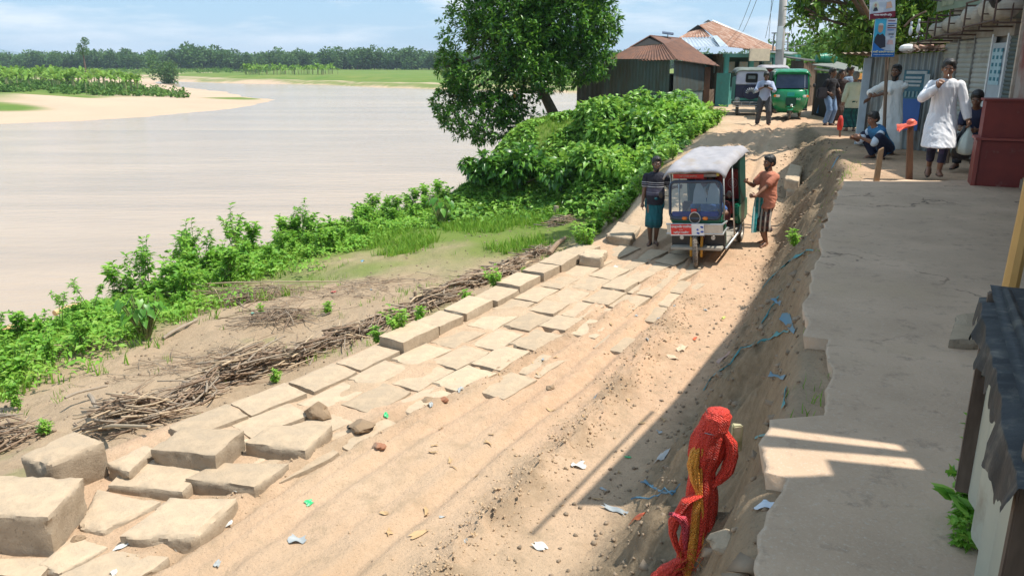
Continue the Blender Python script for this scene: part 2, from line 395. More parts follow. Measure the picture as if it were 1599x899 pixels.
g2 = np.maximum(ss(7, 10, d2 + 12 * nf), .9 * ss(3.5, .6, np.abs(d2 - 3.0 + 6 * nf)))
gm = np.where(farm, np.maximum(g1 * (d1 > 0), g2 * (d2 > 0)), gm)
sm = np.where(farm & ((d1 > 0) | (d2 > 0)), 1., 0.)
t = (X1 - RF(Y1)) / np.maximum(RE(Y1) - RF(Y1), .25)
clay = ss(-.1, .25, t) * ss(1.25, .8, t) * (Y1 < 27)
clay = np.maximum(clay, .5 * ss(.1, .9, q + .5 * n1) * (Y1 < 60))
clay = np.maximum(clay, .55 * np.exp(-((X1 - (RF(Y1) - .9)) / .3) ** 2) * ss(14, 10, Y1) * (t < 0) * ss(-.3, .2, n2))
clay = np.maximum(clay, .4 * np.exp(-((X1 - (LX(Y1) + 2.3)) / .22) ** 2) * ss(16, 11, Y1) * (t < 0) * ss(-.3, .2, n2))
clay = np.maximum(clay, .5 * ((t > 1.05) & (Y1 < 60)) * ss(-.2, .4, n1))
red = ss(4, 9, Y1 + 2 * n1) * ss(-.5, .4, n1 + .6 * (X1 - LX(Y1) - 1.6) / 3) * (Y1 < 30)
VC = np.stack([gm, sm, clay, red], 1).astype(np.float32)
def soil_mat():
    m, nt, b = newmat("soil"); v = _vec(nt, 'Object')
    at = nt.nodes.new("ShaderNodeVertexColor"); at.layer_name = "mask"; sp = nt.nodes.new("ShaderNodeSeparateColor"); nt.links.new(at.outputs[0], sp.inputs[0])
    big = _ramp(nt, _noise(nt, v, .7, 6), .3, .7); fine = _ramp(nt, _noise(nt, v, 9, 8, .65), .3, .72); grit = _noise(nt, v, 60, 4, .7)
    col = _mix(nt, big, (.56, .415, .285), (.46, .33, .215))
    col = _mix(nt, at.outputs["Alpha"], col, _mix(nt, fine, (.585, .39, .255), (.475, .305, .19)))
    col = _mix(nt, _ramp(nt, _noise(nt, v, 3.5, 8, .7), .52, .74), col, (.37, .27, .175))
    cl = _mix(nt, fine, (.30, .225, .145), (.17, .122, .075)); col = _mix(nt, sp.outputs[2], col, cl)
    sand = _mix(nt, _ramp(nt, _noise(nt, v, .05, 6, .6), .35, .65), (.52, .385, .275), (.46, .34, .245)); col = _mix(nt, sp.outputs[1], col, sand)
    gr = _mix(nt, _ramp(nt, _noise(nt, v, .09, 7, .65), .35, .65), (.085, .17, .025), (.17, .21, .05))
    col = _mix(nt, sp.outputs[0], col, gr)
    col = _mix(nt, _ramp(nt, grit, .56, .8), col, (.16, .12, .08))
    nt.links.new(col, b.inputs["Base Color"]); b.inputs["Roughness"].default_value = .95; b.inputs["Specular IOR Level"].default_value = .15
    h = nt.nodes.new("ShaderNodeMath"); h.operation = 'ADD'; nt.links.new(_noise(nt, v, 22, 8, .7), h.inputs[0]); nt.links.new(_noise(nt, v, 5, 6, .6), h.inputs[1])
    bump(nt, b, h.outputs[0], .8, .04); return m
SOIL = soil_mat()
def sub_sheet(name, sel):
    f = Q[sel]; used = np.unique(f); mp_ = np.full(NX * NY, -1); mp_[used] = np.arange(len(used))
    o = mesh_np(name, np.stack([X1, Y1, Z1], 1)[used], mp_[f], SOIL, smooth=True)
    a = o.data.color_attributes.new("mask", 'FLOAT_COLOR', 'POINT'); a.data.foreach_set("color", VC[used].ravel()); return o
tag(sub_sheet("ground", ~road), "bare and grassy river bank soil around the sunken road", kind="structure")
tag(sub_sheet("dirt_road", road), "sandy reddish dirt road sloping down between path and blocks", kind="structure")
# river
m, nt_, b = newmat("river_water"); v = _vec(nt_, 'Object')
c = _mix(nt_, _ramp(nt_, _noise(nt_, _vec(nt_, 'Object', (.010, .085, 1)), 1, 7, .62, .8), .36, .60), (.47, .345, .235), (.34, .255, .18))
nt_.links.new(c, b.inputs["Base Color"]); b.inputs["Roughness"].default_value = .16; b.inputs["Specular IOR Level"].default_value = .2
hh = nt_.nodes.new("ShaderNodeMath"); hh.operation = 'ADD'; nt_.links.new(_noise(nt_, _vec(nt_, 'Object', (.5, 1.4, 1)), 1.2, 6, .6), hh.inputs[0]); nt_.links.new(_noise(nt_, _vec(nt_, 'Object', (.05, .16, 1)), 1, 5, .6), hh.inputs[1])
bump(nt_, b, hh.outputs[0], .22, .25)
tag(mesh_np("river", [(-5000, 2, ZW), (5000, 2, ZW), (5000, 7000, ZW), (-5000, 7000, ZW)], np.array([(0, 1, 2, 3)]), m), "wide muddy pinkish brown river", kind="structure")
# concrete path on top of the embankment
def slab():
    n = 190; ys = np.linspace(2.15, 11.6, n); le = RE(ys) + .07 * fbm(ys * 1.3, ys * 0, 5, 3, .6) + .16 * (np.abs(ys - 4.05) < .55) - .10 * ((ys > 2.9) & (ys < 3.5)) + .03 * fbm(ys * 9, ys * 0 + 3, 3, 9)
    re_ = np.interp(ys, [0, 12], [2.9, 8.6]); V = []; k = 26
    for j in range(n):
        for i in range(k):
            u = (i / (k - 1)) ** 1.6; x = le[j] * (1 - u) + re_[j] * u; V.append((x, ys[j] + (.10 * math.sin(i * 1.3) if j in (0, n - 1) else 0), 0))
    V = np.array(V); V[:, 2] = .052 + .008 * fbm(V[:, 0] * 1.5, V[:, 1] * 1.5, 4, 5) + .003 * fbm(V[:, 0] * 9, V[:, 1] * 9, 3, 6) - .03 * ss(11.2, 11.6, V[:, 1])
    I = np.arange(n * k).reshape(n, k); Fq = np.stack([I[:-1, :-1], I[:-1, 1:], I[1:, 1:], I[1:, :-1]], -1).reshape(-1, 4)
    b0 = len(V); L0 = V[I[:, 0]].copy(); L0[:, 2] = -.09; L0[:, 0] += .03 + .03 * fbm(ys * 6, ys * 0, 3, 8); N0 = V[I[0]].copy(); N0[:, 2] = -.12; N0[:, 1] += .02
    V = np.concatenate([V, L0, N0]); a = np.arange(n - 1)
    S1 = np.stack([I[:-1, 0], I[1:, 0], b0 + a + 1, b0 + a], 1); a = np.arange(k - 1); S2 = np.stack([I[0, 1:], I[0, :-1], b0 + n + a, b0 + n + a + 1], 1)
    m, nt, b = newmat("worn_concrete"); v = _vec(nt, 'Object')
    col = _mix(nt, _ramp(nt, _noise(nt, v, 1.3, 7, .6), .35, .65), (.60, .43, .30), (.47, .335, .23)); col = _mix(nt, _ramp(nt, _noise(nt, v, 9, 7, .7), .55, .75), col, (.30, .22, .16))
    col = _mix(nt, _ramp(nt, _noise(nt, v, 70, 4, .7), .55, .8), col, (.58, .49, .39))
    vo = nt.nodes.new("ShaderNodeTexVoronoi"); vo.feature = 'DISTANCE_TO_EDGE'; vo.inputs["Scale"].default_value = .55; dn = nt.nodes.new("ShaderNodeVectorMath"); dn.operation = 'ADD'; ns = nt.nodes.new("ShaderNodeTexNoise"); ns.inputs["Scale"].default_value = 2.2; ns.inputs["Detail"].default_value = 6; nt.links.new(v, ns.inputs["Vector"]); nt.links.new(v, dn.inputs[0]); nt.links.new(ns.outputs["Color"], dn.inputs[1]); nt.links.new(dn.outputs[0], vo.inputs["Vector"])
    ck = _ramp(nt, vo.outputs["Distance"], .010, .002); ckm = nt.nodes.new("ShaderNodeMath"); ckm.operation = 'MULTIPLY'; nt.links.new(ck, ckm.inputs[0]); nt.links.new(_ramp(nt, _noise(nt, v, .8, 4), .5, .6), ckm.inputs[1]); col = _mix(nt, ckm.outputs[0], col, (.16, .115, .08))
    col = _mix(nt, _ramp(nt, _noise(nt, v, .55, 8, .7), .54, .68), col, (.52, .375, .25)); col = _mix(nt, _ramp(nt, _noise(nt, v, 4, 8, .75), .60, .72), col, (.28, .21, .15))
    nt.links.new(col, b.inputs["Base Color"]); b.inputs["Roughness"].default_value = .9; b.inputs["Specular IOR Level"].default_value = .25
    rr = nt.nodes.new("ShaderNodeMapping"); rr.inputs["Rotation"].default_value = (0, 0, R(-25)); rr.inputs["Scale"].default_value = (2, 14, 1); nt.links.new(v, rr.inputs[0])
    h = nt.nodes.new("ShaderNodeMath"); h.operation = 'ADD'; nt.links.new(_noise(nt, rr.outputs[0], 1.5, 6, .7), h.inputs[0]); nt.links.new(_noise(nt, v, 45, 5, .7), h.inputs[1])
    bump(nt, b, h.outputs[0], .45, .012)
    o = mesh_np("path", V, np.concatenate([Fq, S1, S2]), m, smooth=False); return tag(o, "broken edged concrete path above the dirt road", kind="structure")
slab()
# far blue hills
mh = pm("hill_blue", (.10, .17, .17), (.13, .20, .20), .002, 1)
for nm, x0, x1, y, h, sd_ in (("hills", -3500, -2350, 4300, 120, 1), ("hills", -900, 400, 5200, 95, 5), ("hills", -2400, 2600, 6500, 60, 8)):
    n = 90; xs = np.linspace(x0, x1, n); u = np.linspace(0, 1, n); prof = h * (.55 + .45 * fbm(u * 5, u * 0, 4, sd_)) * np.sin(np.pi * u) ** .6
    V = [];
    for j, (dy, k) in enumerate(((-500, 0), (-250, .45), (0, 1), (400, .5), (900, 0))):
        for i in range(n): V.append((xs[i], y + dy, prof[i] * k * (1 + .15 * math.sin(i * 1.7 + j)) - 4))
    I = np.arange(5 * n).reshape(5, n); tag(mesh_np(nm, np.array(V), np.stack([I[:-1, :-1], I[:-1, 1:], I[1:, 1:], I[1:, :-1]], -1).reshape(-1, 4), mh, smooth=True), "low blue hills on the horizon", kind="structure")
# ================================================================== concrete revetment blocks
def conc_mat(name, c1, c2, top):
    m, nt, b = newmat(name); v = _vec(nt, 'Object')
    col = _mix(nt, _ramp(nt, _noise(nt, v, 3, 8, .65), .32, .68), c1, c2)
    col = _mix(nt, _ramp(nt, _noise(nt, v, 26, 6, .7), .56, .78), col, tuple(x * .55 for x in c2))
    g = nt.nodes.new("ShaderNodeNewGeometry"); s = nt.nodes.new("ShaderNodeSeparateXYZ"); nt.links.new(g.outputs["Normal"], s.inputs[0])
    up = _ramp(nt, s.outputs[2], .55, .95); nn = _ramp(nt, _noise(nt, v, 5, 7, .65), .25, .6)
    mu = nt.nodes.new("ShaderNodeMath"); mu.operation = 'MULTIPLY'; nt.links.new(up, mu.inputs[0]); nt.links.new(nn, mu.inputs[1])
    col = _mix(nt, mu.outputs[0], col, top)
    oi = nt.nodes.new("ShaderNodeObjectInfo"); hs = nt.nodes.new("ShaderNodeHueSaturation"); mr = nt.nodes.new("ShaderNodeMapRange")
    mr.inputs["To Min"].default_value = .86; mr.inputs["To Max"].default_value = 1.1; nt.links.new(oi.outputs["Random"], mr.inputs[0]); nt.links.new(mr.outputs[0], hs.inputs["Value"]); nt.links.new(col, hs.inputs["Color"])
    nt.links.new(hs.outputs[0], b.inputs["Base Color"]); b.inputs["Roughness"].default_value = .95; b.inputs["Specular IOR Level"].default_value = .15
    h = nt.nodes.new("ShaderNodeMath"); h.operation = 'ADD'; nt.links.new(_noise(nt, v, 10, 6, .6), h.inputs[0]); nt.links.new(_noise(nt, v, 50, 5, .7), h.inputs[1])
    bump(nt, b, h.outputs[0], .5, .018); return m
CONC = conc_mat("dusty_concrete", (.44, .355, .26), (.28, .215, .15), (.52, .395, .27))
def block_mesh(corners, ztop, h, seed=0, cuts=7, chip=.03, tilt=(0, 0)):
    """corners: four XY points of the top face, counter-clockwise; top at ztop, depth h"""
    c = sum((Vector(p[:2]) for p in corners), Vector((0, 0))) / 4; bm = bmesh.new()
    def zt(p): return ztop + (p[0] - c.x) * tilt[0] + (p[1] - c.y) * tilt[1]
    lo = [bm.verts.new((p[0] - c.x, p[1] - c.y, zt(p) - h)) for p in corners]; hi = [bm.verts.new((p[0] - c.x, p[1] - c.y, zt(p))) for p in corners]
    bm.faces.new(lo[::-1]); bm.faces.new(hi)
    for i in range(4): bm.faces.new((lo[i], lo[(i + 1) % 4], hi[(i + 1) % 4], hi[i]))
    bmesh.ops.recalc_face_normals(bm, faces=bm.faces)
    ed0 = bm.edges[:]; segs = [(e.verts[0].co.copy(), e.verts[1].co.copy()) for e in ed0]
    bmesh.ops.subdivide_edges(bm, edges=bm.edges[:], cuts=cuts, use_grid_fill=True)
    V = np.array([v.co[:] for v in bm.verts]); d = np.full(len(V), 9.); ctr = V.mean(0)
    for a, b_ in segs:
        a = np.array(a); e = np.array(b_) - a; t = np.clip(((V - a) @ e) / (e @ e), 0, 1); d = np.minimum(d, np.linalg.norm(V - a - t[:, None] * e, axis=1))
    n = fbm(V[:, 0] * 5 + seed * 3.1 + V[:, 2] * 4, V[:, 1] * 5 + seed + V[:, 2] * 3, 4, seed); n2 = fbm(V[:, 0] * 14 + seed, V[:, 1] * 14 + V[:, 2] * 13, 3, seed + 5)
    pull = np.exp(-d / .018) * chip * .45 + np.exp(-d / .07) * chip * 3.0 * np.clip(n - .12, 0, .6) + np.exp(-d / .03) * chip * 1.4 * np.clip(n2 - .1, 0, 1)
    dirn = ctr - V; dirn /= np.maximum(np.linalg.norm(dirn, axis=1), 1e-6)[:, None]
    pull = np.minimum(pull, .85 * np.linalg.norm(np.array(segs[0][1]) - np.array(segs[0][0])) / (cuts + 1) * .8)
    V2 = V + dirn * pull[:, None] * 1.3; V2[:, 2] += .012 * n + .006 * n2; V2[:, 0] += .008 * n2; V2[:, 1] += .008 * n
    for v_, p in zip(bm.verts, V2): v_.co = p
    me = bpy.data.meshes.new("concrete_block"); bm.to_mesh(me); bm.free()
    me.polygons.foreach_set("use_smooth", [True] * len(me.polygons))
    try: me.set_sharp_from_angle(angle=R(30))
    except Exception: pass
    me.materials.append(CONC); return me, c
def px_block(cs, ztop, h, label, seed, chip=.03, tilt=(0, 0), name="concrete_block"):
    P = [PZ(x, y, ztop) for x, y in cs]; P = [(p.x, p.y) for p in P]
    A = sum(P[i][0] * P[(i + 1) % 4][1] - P[(i + 1) % 4][0] * P[i][1] for i in range(4))
    if A < 0: P = P[::-1]
    me, c = block_mesh(P, 0, h, seed, 13, chip, tilt); o = bpy.data.objects.new(name, me); COL.objects.link(o); o.location = (c.x, c.y, ztop)
    return tag(o, label, "concrete block", "loose concrete blocks at the lower road corner")
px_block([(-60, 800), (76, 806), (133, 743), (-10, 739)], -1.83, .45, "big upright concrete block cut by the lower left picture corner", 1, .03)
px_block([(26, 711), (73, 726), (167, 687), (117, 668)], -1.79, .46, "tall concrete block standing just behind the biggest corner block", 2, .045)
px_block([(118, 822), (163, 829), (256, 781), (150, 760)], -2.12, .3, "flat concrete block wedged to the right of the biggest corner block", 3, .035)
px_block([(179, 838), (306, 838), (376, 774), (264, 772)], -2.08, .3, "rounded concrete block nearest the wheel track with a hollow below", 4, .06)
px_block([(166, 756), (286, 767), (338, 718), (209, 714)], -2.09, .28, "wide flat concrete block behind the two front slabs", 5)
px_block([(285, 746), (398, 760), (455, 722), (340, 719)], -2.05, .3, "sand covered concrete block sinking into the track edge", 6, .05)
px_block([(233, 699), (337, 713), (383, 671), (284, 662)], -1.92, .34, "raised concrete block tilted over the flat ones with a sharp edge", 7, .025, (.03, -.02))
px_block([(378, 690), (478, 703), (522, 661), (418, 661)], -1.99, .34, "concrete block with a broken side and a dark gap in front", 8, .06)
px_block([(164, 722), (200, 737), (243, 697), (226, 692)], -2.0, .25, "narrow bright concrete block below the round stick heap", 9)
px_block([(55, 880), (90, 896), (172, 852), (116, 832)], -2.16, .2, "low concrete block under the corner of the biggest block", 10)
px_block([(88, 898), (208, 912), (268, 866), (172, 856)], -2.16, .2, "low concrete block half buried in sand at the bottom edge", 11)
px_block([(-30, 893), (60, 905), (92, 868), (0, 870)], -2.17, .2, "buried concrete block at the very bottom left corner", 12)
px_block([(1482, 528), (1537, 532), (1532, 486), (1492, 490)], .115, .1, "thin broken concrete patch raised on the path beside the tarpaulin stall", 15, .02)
# paved rows following the road's left edge
protos = []
for k in range(5):
    protos.append([block_mesh([(-.37, -.235), (.37, -.235), (.37, .235), (-.37, .235)], 0, .30, 20 + k, 5, .013 + .006 * (k % 3))[0],
                   block_mesh([(-.29, -.225), (.29, -.225), (.29, .225), (-.29, .225)], 0, .30, 30 + k, 5, .013)[0]])
s_tab = []; yy = 7.6; pts = []
while yy < 17.5: pts.append((float(LX(yy)) , yy)); yy += .05
P2 = np.array(pts); seg = np.hypot(*np.diff(P2, axis=0).T); S = np.concatenate([[0], np.cumsum(seg)])
def along(s_, v_):
    x = np.interp(s_, S, P2[:, 0]); y = np.interp(s_, S, P2[:, 1]); x2 = np.interp(s_ + .3, S, P2[:, 0]); y2 = np.interp(s_ + .3, S, P2[:, 1]); x1 = np.interp(s_ - .3, S, P2[:, 0]); y1 = np.interp(s_ - .3, S, P2[:, 1])
    t = np.array([x2 - x1, y2 - y1]); t /= np.linalg.norm(t); n = np.array([t[1], -t[0]]); return x + n[0] * v_, y + n[1] * v_, math.atan2(t[1], t[0])
rr = random.Random(5)
ROWS = [(2.64, 'e'), (3.12, 'e'), (3.6, 'e'), (4.1, 'e'), (.22, 'kerb'), (.705, 'a'), (1.185, 'b'), (1.665, 'c'), (2.145, 'd')]
for ri, (v_, kind) in enumerate(ROWS):
    s_ = .1 + rr.random() * .4
    while s_ < S[-1]:
        big = rr.random() < .75; Lg = .76 if big else .60; s_ += Lg / 2 + .012
        x, y, a = along(s_, v_ + rr.uniform(-.03, .03)); s_ += Lg / 2 + rr.uniform(0, .012)
        if kind == 'kerb' and 16.2 < y < 17: continue
        if y > 15.2 and ri > 0 and not (ri == 1 and y > 16.5 and rr.random() < .6): continue
        if y > 15.2 and ri == 1 and y < 16.9: continue
        if kind == 'c' and (y > 15.2 or rr.random() < .05): continue
        if kind == 'e' and (y > 14.2 or y < 10.6 - .9 * (v_ < 2.8) or rr.random() < .22 or x > float(RF(y)) - 1.1): continue
        if kind == 'd' and (y > 14.8 or y < 8.6 or rr.random() < .25): continue
        if y > 16.2: continue
        me = protos[rr.randrange(5)][0 if big else 1]; o = bpy.data.objects.new("paving_block", me); COL.objects.link(o)
        zg = float(ZR(y))
        if kind == 'kerb': top = zg + (.13 if 10.3 < y < 15.5 else .05) + rr.uniform(-.04, .04)
        elif kind == 'e': top = zg + rr.uniform(-.020, .006)
        elif kind == 'd': top = zg + rr.uniform(-.01, .02)
        else: top = zg + rr.uniform(.005, .035)
        slope = (float(ZR(y + .4)) - float(ZR(y - .4))) / .8
        o.location = (x, y, top); o.rotation_euler = (rr.uniform(-.02, .02), -slope * .9 + rr.uniform(-.02, .02), a + rr.uniform(-.035, .035))
        if kind == 'kerb': tag(o, "raised concrete kerb block at the outer road edge above the driftwood", "concrete block", "raised concrete blocks along the outer road edge")
        else:
            lb = {"a": "flat concrete paving block in the row next to the raised kerb blocks", "b": "flat concrete paving block in the third row from the driftwood", "c": "flat concrete paving block in the fourth row from the driftwood", "d": "half buried paving block in the last full row beside the wheel ruts", "e": "paving block almost swallowed by sand among the wheel ruts"}[kind]; tag(o, lb, "concrete block", "paving blocks: " + lb)
for i, (cs, zt_, lb) in enumerate([([(945, 365), (985, 372), (1003, 352), (965, 345)], -1.62, "pale concrete block beside the green creeper left of the passengers' van"), ([(1225, 272), (1248, 276), (1254, 264), (1233, 261)], -.75, "upper of two pale blocks stuck in the bank right of the orange shirt"), ([(1228, 290), (1252, 293), (1262, 281), (1236, 278)], -.98, "lower of two pale blocks stuck in the bank right of the orange shirt"), ([(903, 398), (940, 402), (950, 390), (915, 386)], -1.72, "reddish grey block lying before the creeper at the road edge"), ([(1272, 214), (1292, 218), (1298, 205), (1276, 203)], -.32, "pale slab jutting from the bank top near the small red flag post")]):
    px_block(cs, zt_, .26, lb.replace("passengers' van", "three wheeler"), 50 + i, .05, (.1, .1) if i in (1, 2) else (0, 0))
# ------------------------------------------------------------------ driftwood, sticks
WOOD = [pm("stick_brown", (.20, .13, .085), (.30, .21, .14), 12, .85, vs=(1, 1, 1)), pm("stick_grey", (.34, .27, .20), (.24, .19, .14), 10, .85), pm("stick_pale", (.50, .38, .25), (.42, .31, .2), 10, .8)]
def sticks(name, label, cx_, cy_, L_, W_, H_, n, ang, slen, rad, seed, spread=.5, kind='stuff', fan=0):
    r = random.Random(seed); mb = MB(); ca, sa = math.cos(ang), math.sin(ang)
    for i in range(n):
        u = r.gauss(0, .36); w_ = r.gauss(0, .36); u = max(-1, min(1, u)); w_ = max(-1, min(1, w_))
        x = cx_ + ca * u * L_ - sa * w_ * W_; y = cy_ + sa * u * L_ + ca * w_ * W_
        hmax = H_ * max(.08, 1 - .75 * (u * u + w_ * w_)); z = terr1(x, y) + r.random() * hmax + .01
        a = ang + r.gauss(0, spread) + fan * w_; l = slen * r.uniform(.4, 1.15); el = r.gauss(0, .12); rd = rad * r.uniform(.45, 1.5)
        d = Vector((math.cos(a) * math.cos(el), math.sin(a) * math.cos(el), math.sin(el))) * l / 2; c = Vector((x, y, z)); pp = Vector((-d.y, d.x, 0)).normalized() * r.gauss(0, .06) * l + Vector((0, 0, r.gauss(0, .03) * l))
        p0, p1 = c - d, c + d
        for p in (p0, p1): p.z = max(p.z, terr1(p.x, p.y) + .005)
        mb.mi = r.choice((0, 0, 0, 1, 1, 2)); mb.tube([p0, c + pp - d * .3, c + pp * .8 + d * .4, p1], [rd, rd * .9, rd * .8, rd * .45], 5)
    o = mb.build(name, WOOD, smooth=True); return tag(o, label, None if kind else "brushwood", None, kind)
def gp(px, py): g = G(px, py); return g.x, g.y
for i, (px, py, L_, W_, H_, n, ang, sl, rd, sp, fan, lb) in enumerate([
    (205, 662, .62, .42, .42, 150, R(10), .75, .012, .5, 0, "round heap of brown twigs behind the corner blocks"),
    (0, 690, .5, .4, .35, 90, R(30), .7, .012, .6, 0, "twig heap cut by the left picture edge"),
    (385, 588, .95, .42, .42, 170, R(52), 1.0, .013, .28, .5, "long fanned heap of brown sticks beside the blocks"),
    (575, 520, .95, .30, .26, 120, R(60), .55, .012, .4, 0, "low heap of short grey sticks along the kerb"),
    (735, 450, 1.4, .25, .28, 90, R(48), .9, .014, .35, 0, "dark driftwood lying along the raised kerb blocks"),
    (800, 418, .8, .3, .22, 70, R(40), .9, .014, .4, 0, "grey driftwood at the bend of the kerb"),
    (878, 350, .55, .35, .25, 70, R(20), .6, .012, .9, 0, "tangle of pale roots below the green mound"),
    (370, 470, 1.6, .9, .30, 260, R(15), 1.1, .007, .9, 0, "dry straw and reeds heaped on the terrace"),
    (440, 500, 1.1, .5, .2, 110, R(-5), 1.0, .007, .9, 0, "thin dry stems lying on bare soil"),
    (300, 628, .5, .3, .3, 70, R(45), .8, .013, .5, 0, "stick heap joining the round heap and the fanned heap"), (480, 560, .6, .3, .28, 80, R(50), .8, .012, .5, 0, "stick heap below the weathered trunk"), (530, 535, .7, .3, .24, 90, R(55), .6, .012, .5, 0, "short sticks heaped between trunk and kerb"), (640, 495, .8, .28, .26, 90, R(55), .7, .013, .5, 0, "tangled sticks beside the leafy seedlings"), (685, 473, .7, .3, .3, 80, R(50), .8, .014, .6, 0, "tangled roots with two dark stubs"), (775, 432, .8, .3, .25, 80, R(45), .8, .013, .5, 0, "driftwood sticks above the bright seedling"), (835, 400, .6, .3, .2, 60, R(40), .7, .012, .6, 0, "grey sticks near the forked root"),
    (560, 450, 2.2, 1.2, .06, 160, R(20), .6, .005, 1.2, 0, "thin dry straw strewn over the middle of the terrace"), (330, 560, 2.0, .9, .05, 140, R(20), .6, .005, 1.2, 0, "thin dry straw strewn near the big taro"),
    (120, 545, 1.2, .5, .15, 60, R(30), .8, .008, .9, 0, "dry stems among the weeds at the left edge")]):
    x, y = gp(px, py); sticks("brushwood", lb, x, y, L_, W_, H_, n, ang, sl, rd, 100 + i, sp, 'stuff', fan)
def log(name, label, a, b, r, mat, n=9, bend=.05, cat="log", group=None):
    a, b = Vector(a), Vector(b); mid = (a + b) / 2 + Vector((0, 0, bend)); c = a.copy()
    mb = MB(); mb.tube([(p - c) for p in (a, a.lerp(mid, .5) + Vector((0, .01, .012)), mid, mid.lerp(b, .5), b)], [r, r * 1.05, r * .95, r * .9, r * .8], n)
    o = mb.build(name, mat, smooth=False, auto=True); o.location = c; return tag(o, label, cat, group)
def L2(name, label, p, q, r, mat, hz=.04, bend=.02, **k):
    a, b = G(*p), G(*q); a.z += hz; b.z += hz; return log(name, label, a, b, r, mat, bend=bend, **k)
bam = pm("bamboo_pale", (.62, .42, .2), (.52, .34, .16), 4, .5)
L2("bamboo_pole", "thick orange yellow split bamboo bundle among left edge weeds", (88, 508), (140, 490), .075, bam, .32, cat="bamboo")
L2("bamboo_pole", "orange bamboo pole lying half hidden at the left picture edge", (2, 535), (60, 520), .06, bam, .30, cat="bamboo")
L2("bamboo_pole", "long thin pale bamboo pole across the straw heap", (320, 458), (530, 455), .015, WOOD[2], .22, cat="bamboo")
L2("fallen_branch", "bare pale branch slanting over straw beside the taro", (255, 532), (308, 503), .03, WOOD[1], .04, cat="branch")
L2("fallen_branch", "long thin grey stick pointing from soil towards the left edge", (105, 642), (170, 622), .018, WOOD[1], .2, cat="branch")
L2("fallen_branch", "stout short stick standing out of the round twig heap", (143, 640), (160, 672), .03, WOOD[1], .22, cat="branch")
L2("fallen_branch", "cut stick lying under the round twig heap", (160, 682), (235, 683), .022, WOOD[2], .12, cat="branch")
L2("drift_log", "dark forked driftwood root rising beside the kerb", (858, 402), (882, 378), .06, WOOD[0], .10, .05)
L2("drift_log", "grey weathered trunk buried along the terrace foot", (520, 545), (735, 440), .11, WOOD[1], -.03, 0)
L2("drift_log", "second weathered trunk reaching up to the road bend", (745, 432), (860, 385), .10, WOOD[1], -.04, 0)
L2("drift_log", "dark split branch on the driftwood beside the kerb", (655, 478), (745, 432), .05, WOOD[0], .10, .04)
for i, (px, py, h, lb) in enumerate([(648, 473, .22, "left of two dark stubs standing in the driftwood"), (663, 470, .26, "right of two dark stubs standing in the driftwood"), (452, 388, .32, "grey stump at the weedy bank edge"), (868, 335, .25, "pale square stump near the root tangle"), (308, 422, .2, "small brown stump between weeds and straw")]):
    g = G(px, py); log("tree_stump", lb, g + Vector((0, 0, -.05)), g + Vector((.01, 0, h)), .035 if i < 2 else .09, WOOD[0 if i < 2 else 1], bend=0, cat="stump")
# stones
def stone(px, py, r, label, mat, seed, flat=.6, name="stone"):
    bm = bmesh.new(); bmesh.ops.create_icosphere(bm, subdivisions=3, radius=1); rn = random.Random(seed); o = (rn.random() * 9, rn.random() * 9)
    for v_ in bm.verts:
        c = v_.co; n = float(fbm(np.array([c.x * 1.1 + o[0] + c.z]), np.array([c.y * 1.1 + o[1] - c.z * .7]), 3, seed)[0]); c *= (1 + .55 * n)
        for pl in ((.5, .3, .6), (-.6, .2, .5), (.1, -.7, .6)):
            p = Vector(pl).normalized(); dd = c.dot(p) - .72
            if dd > 0: c -= p * dd
    bm.transform(Matrix.Diagonal((r, r * .85, r * flat, 1))); me = bpy.data.meshes.new(name); bm.to_mesh(me); bm.free(); me.materials.append(mat)
    o = bpy.data.objects.new(name, me); COL.objects.link(o); g = G(px, py); o.location = g + Vector((0, 0, r * flat * .55)); o.rotation_euler = (0, 0, rn.random() * 6)
    return tag(o, label, "stone")
brick = pm("brick_lump", (.34, .15, .08), (.26, .13, .08), 7, .9, bs=20, bstr=.6, bd=.02, dirt=(.36, .27, .18), dlo=.45); clod = pm("clay_clod", (.30, .21, .13), (.22, .15, .09), 7, .95, bs=16, bstr=.6, bd=.02)
stone(498, 650, .155, "brown pointed clay lump sitting on the paving blocks", clod, 3, .75); stone(568, 672, .15, "broken brown clod at the edge of the track below the pointed lump", clod, 4, .45)
stone(592, 699, .07, "small red brick piece on the track", brick, 5, .5); stone(668, 630, .09, "brown clod beside the red wrapper on the track", clod, 6); stone(693, 627, .06, "dark red brick chip next to the clod", brick, 7)
stone(860, 608, .06, "small brown clod in the middle of the road", clod, 8); stone(122, 843, .05, "small round stone lying on the low corner block", clod, 9, .5); stone(1130, 850, .075, "pale stone right of the red wrapped post's foot", CONC, 10, .6)
stone(910, 296, .13, "reddish clod under the big leaves", brick, 11); 
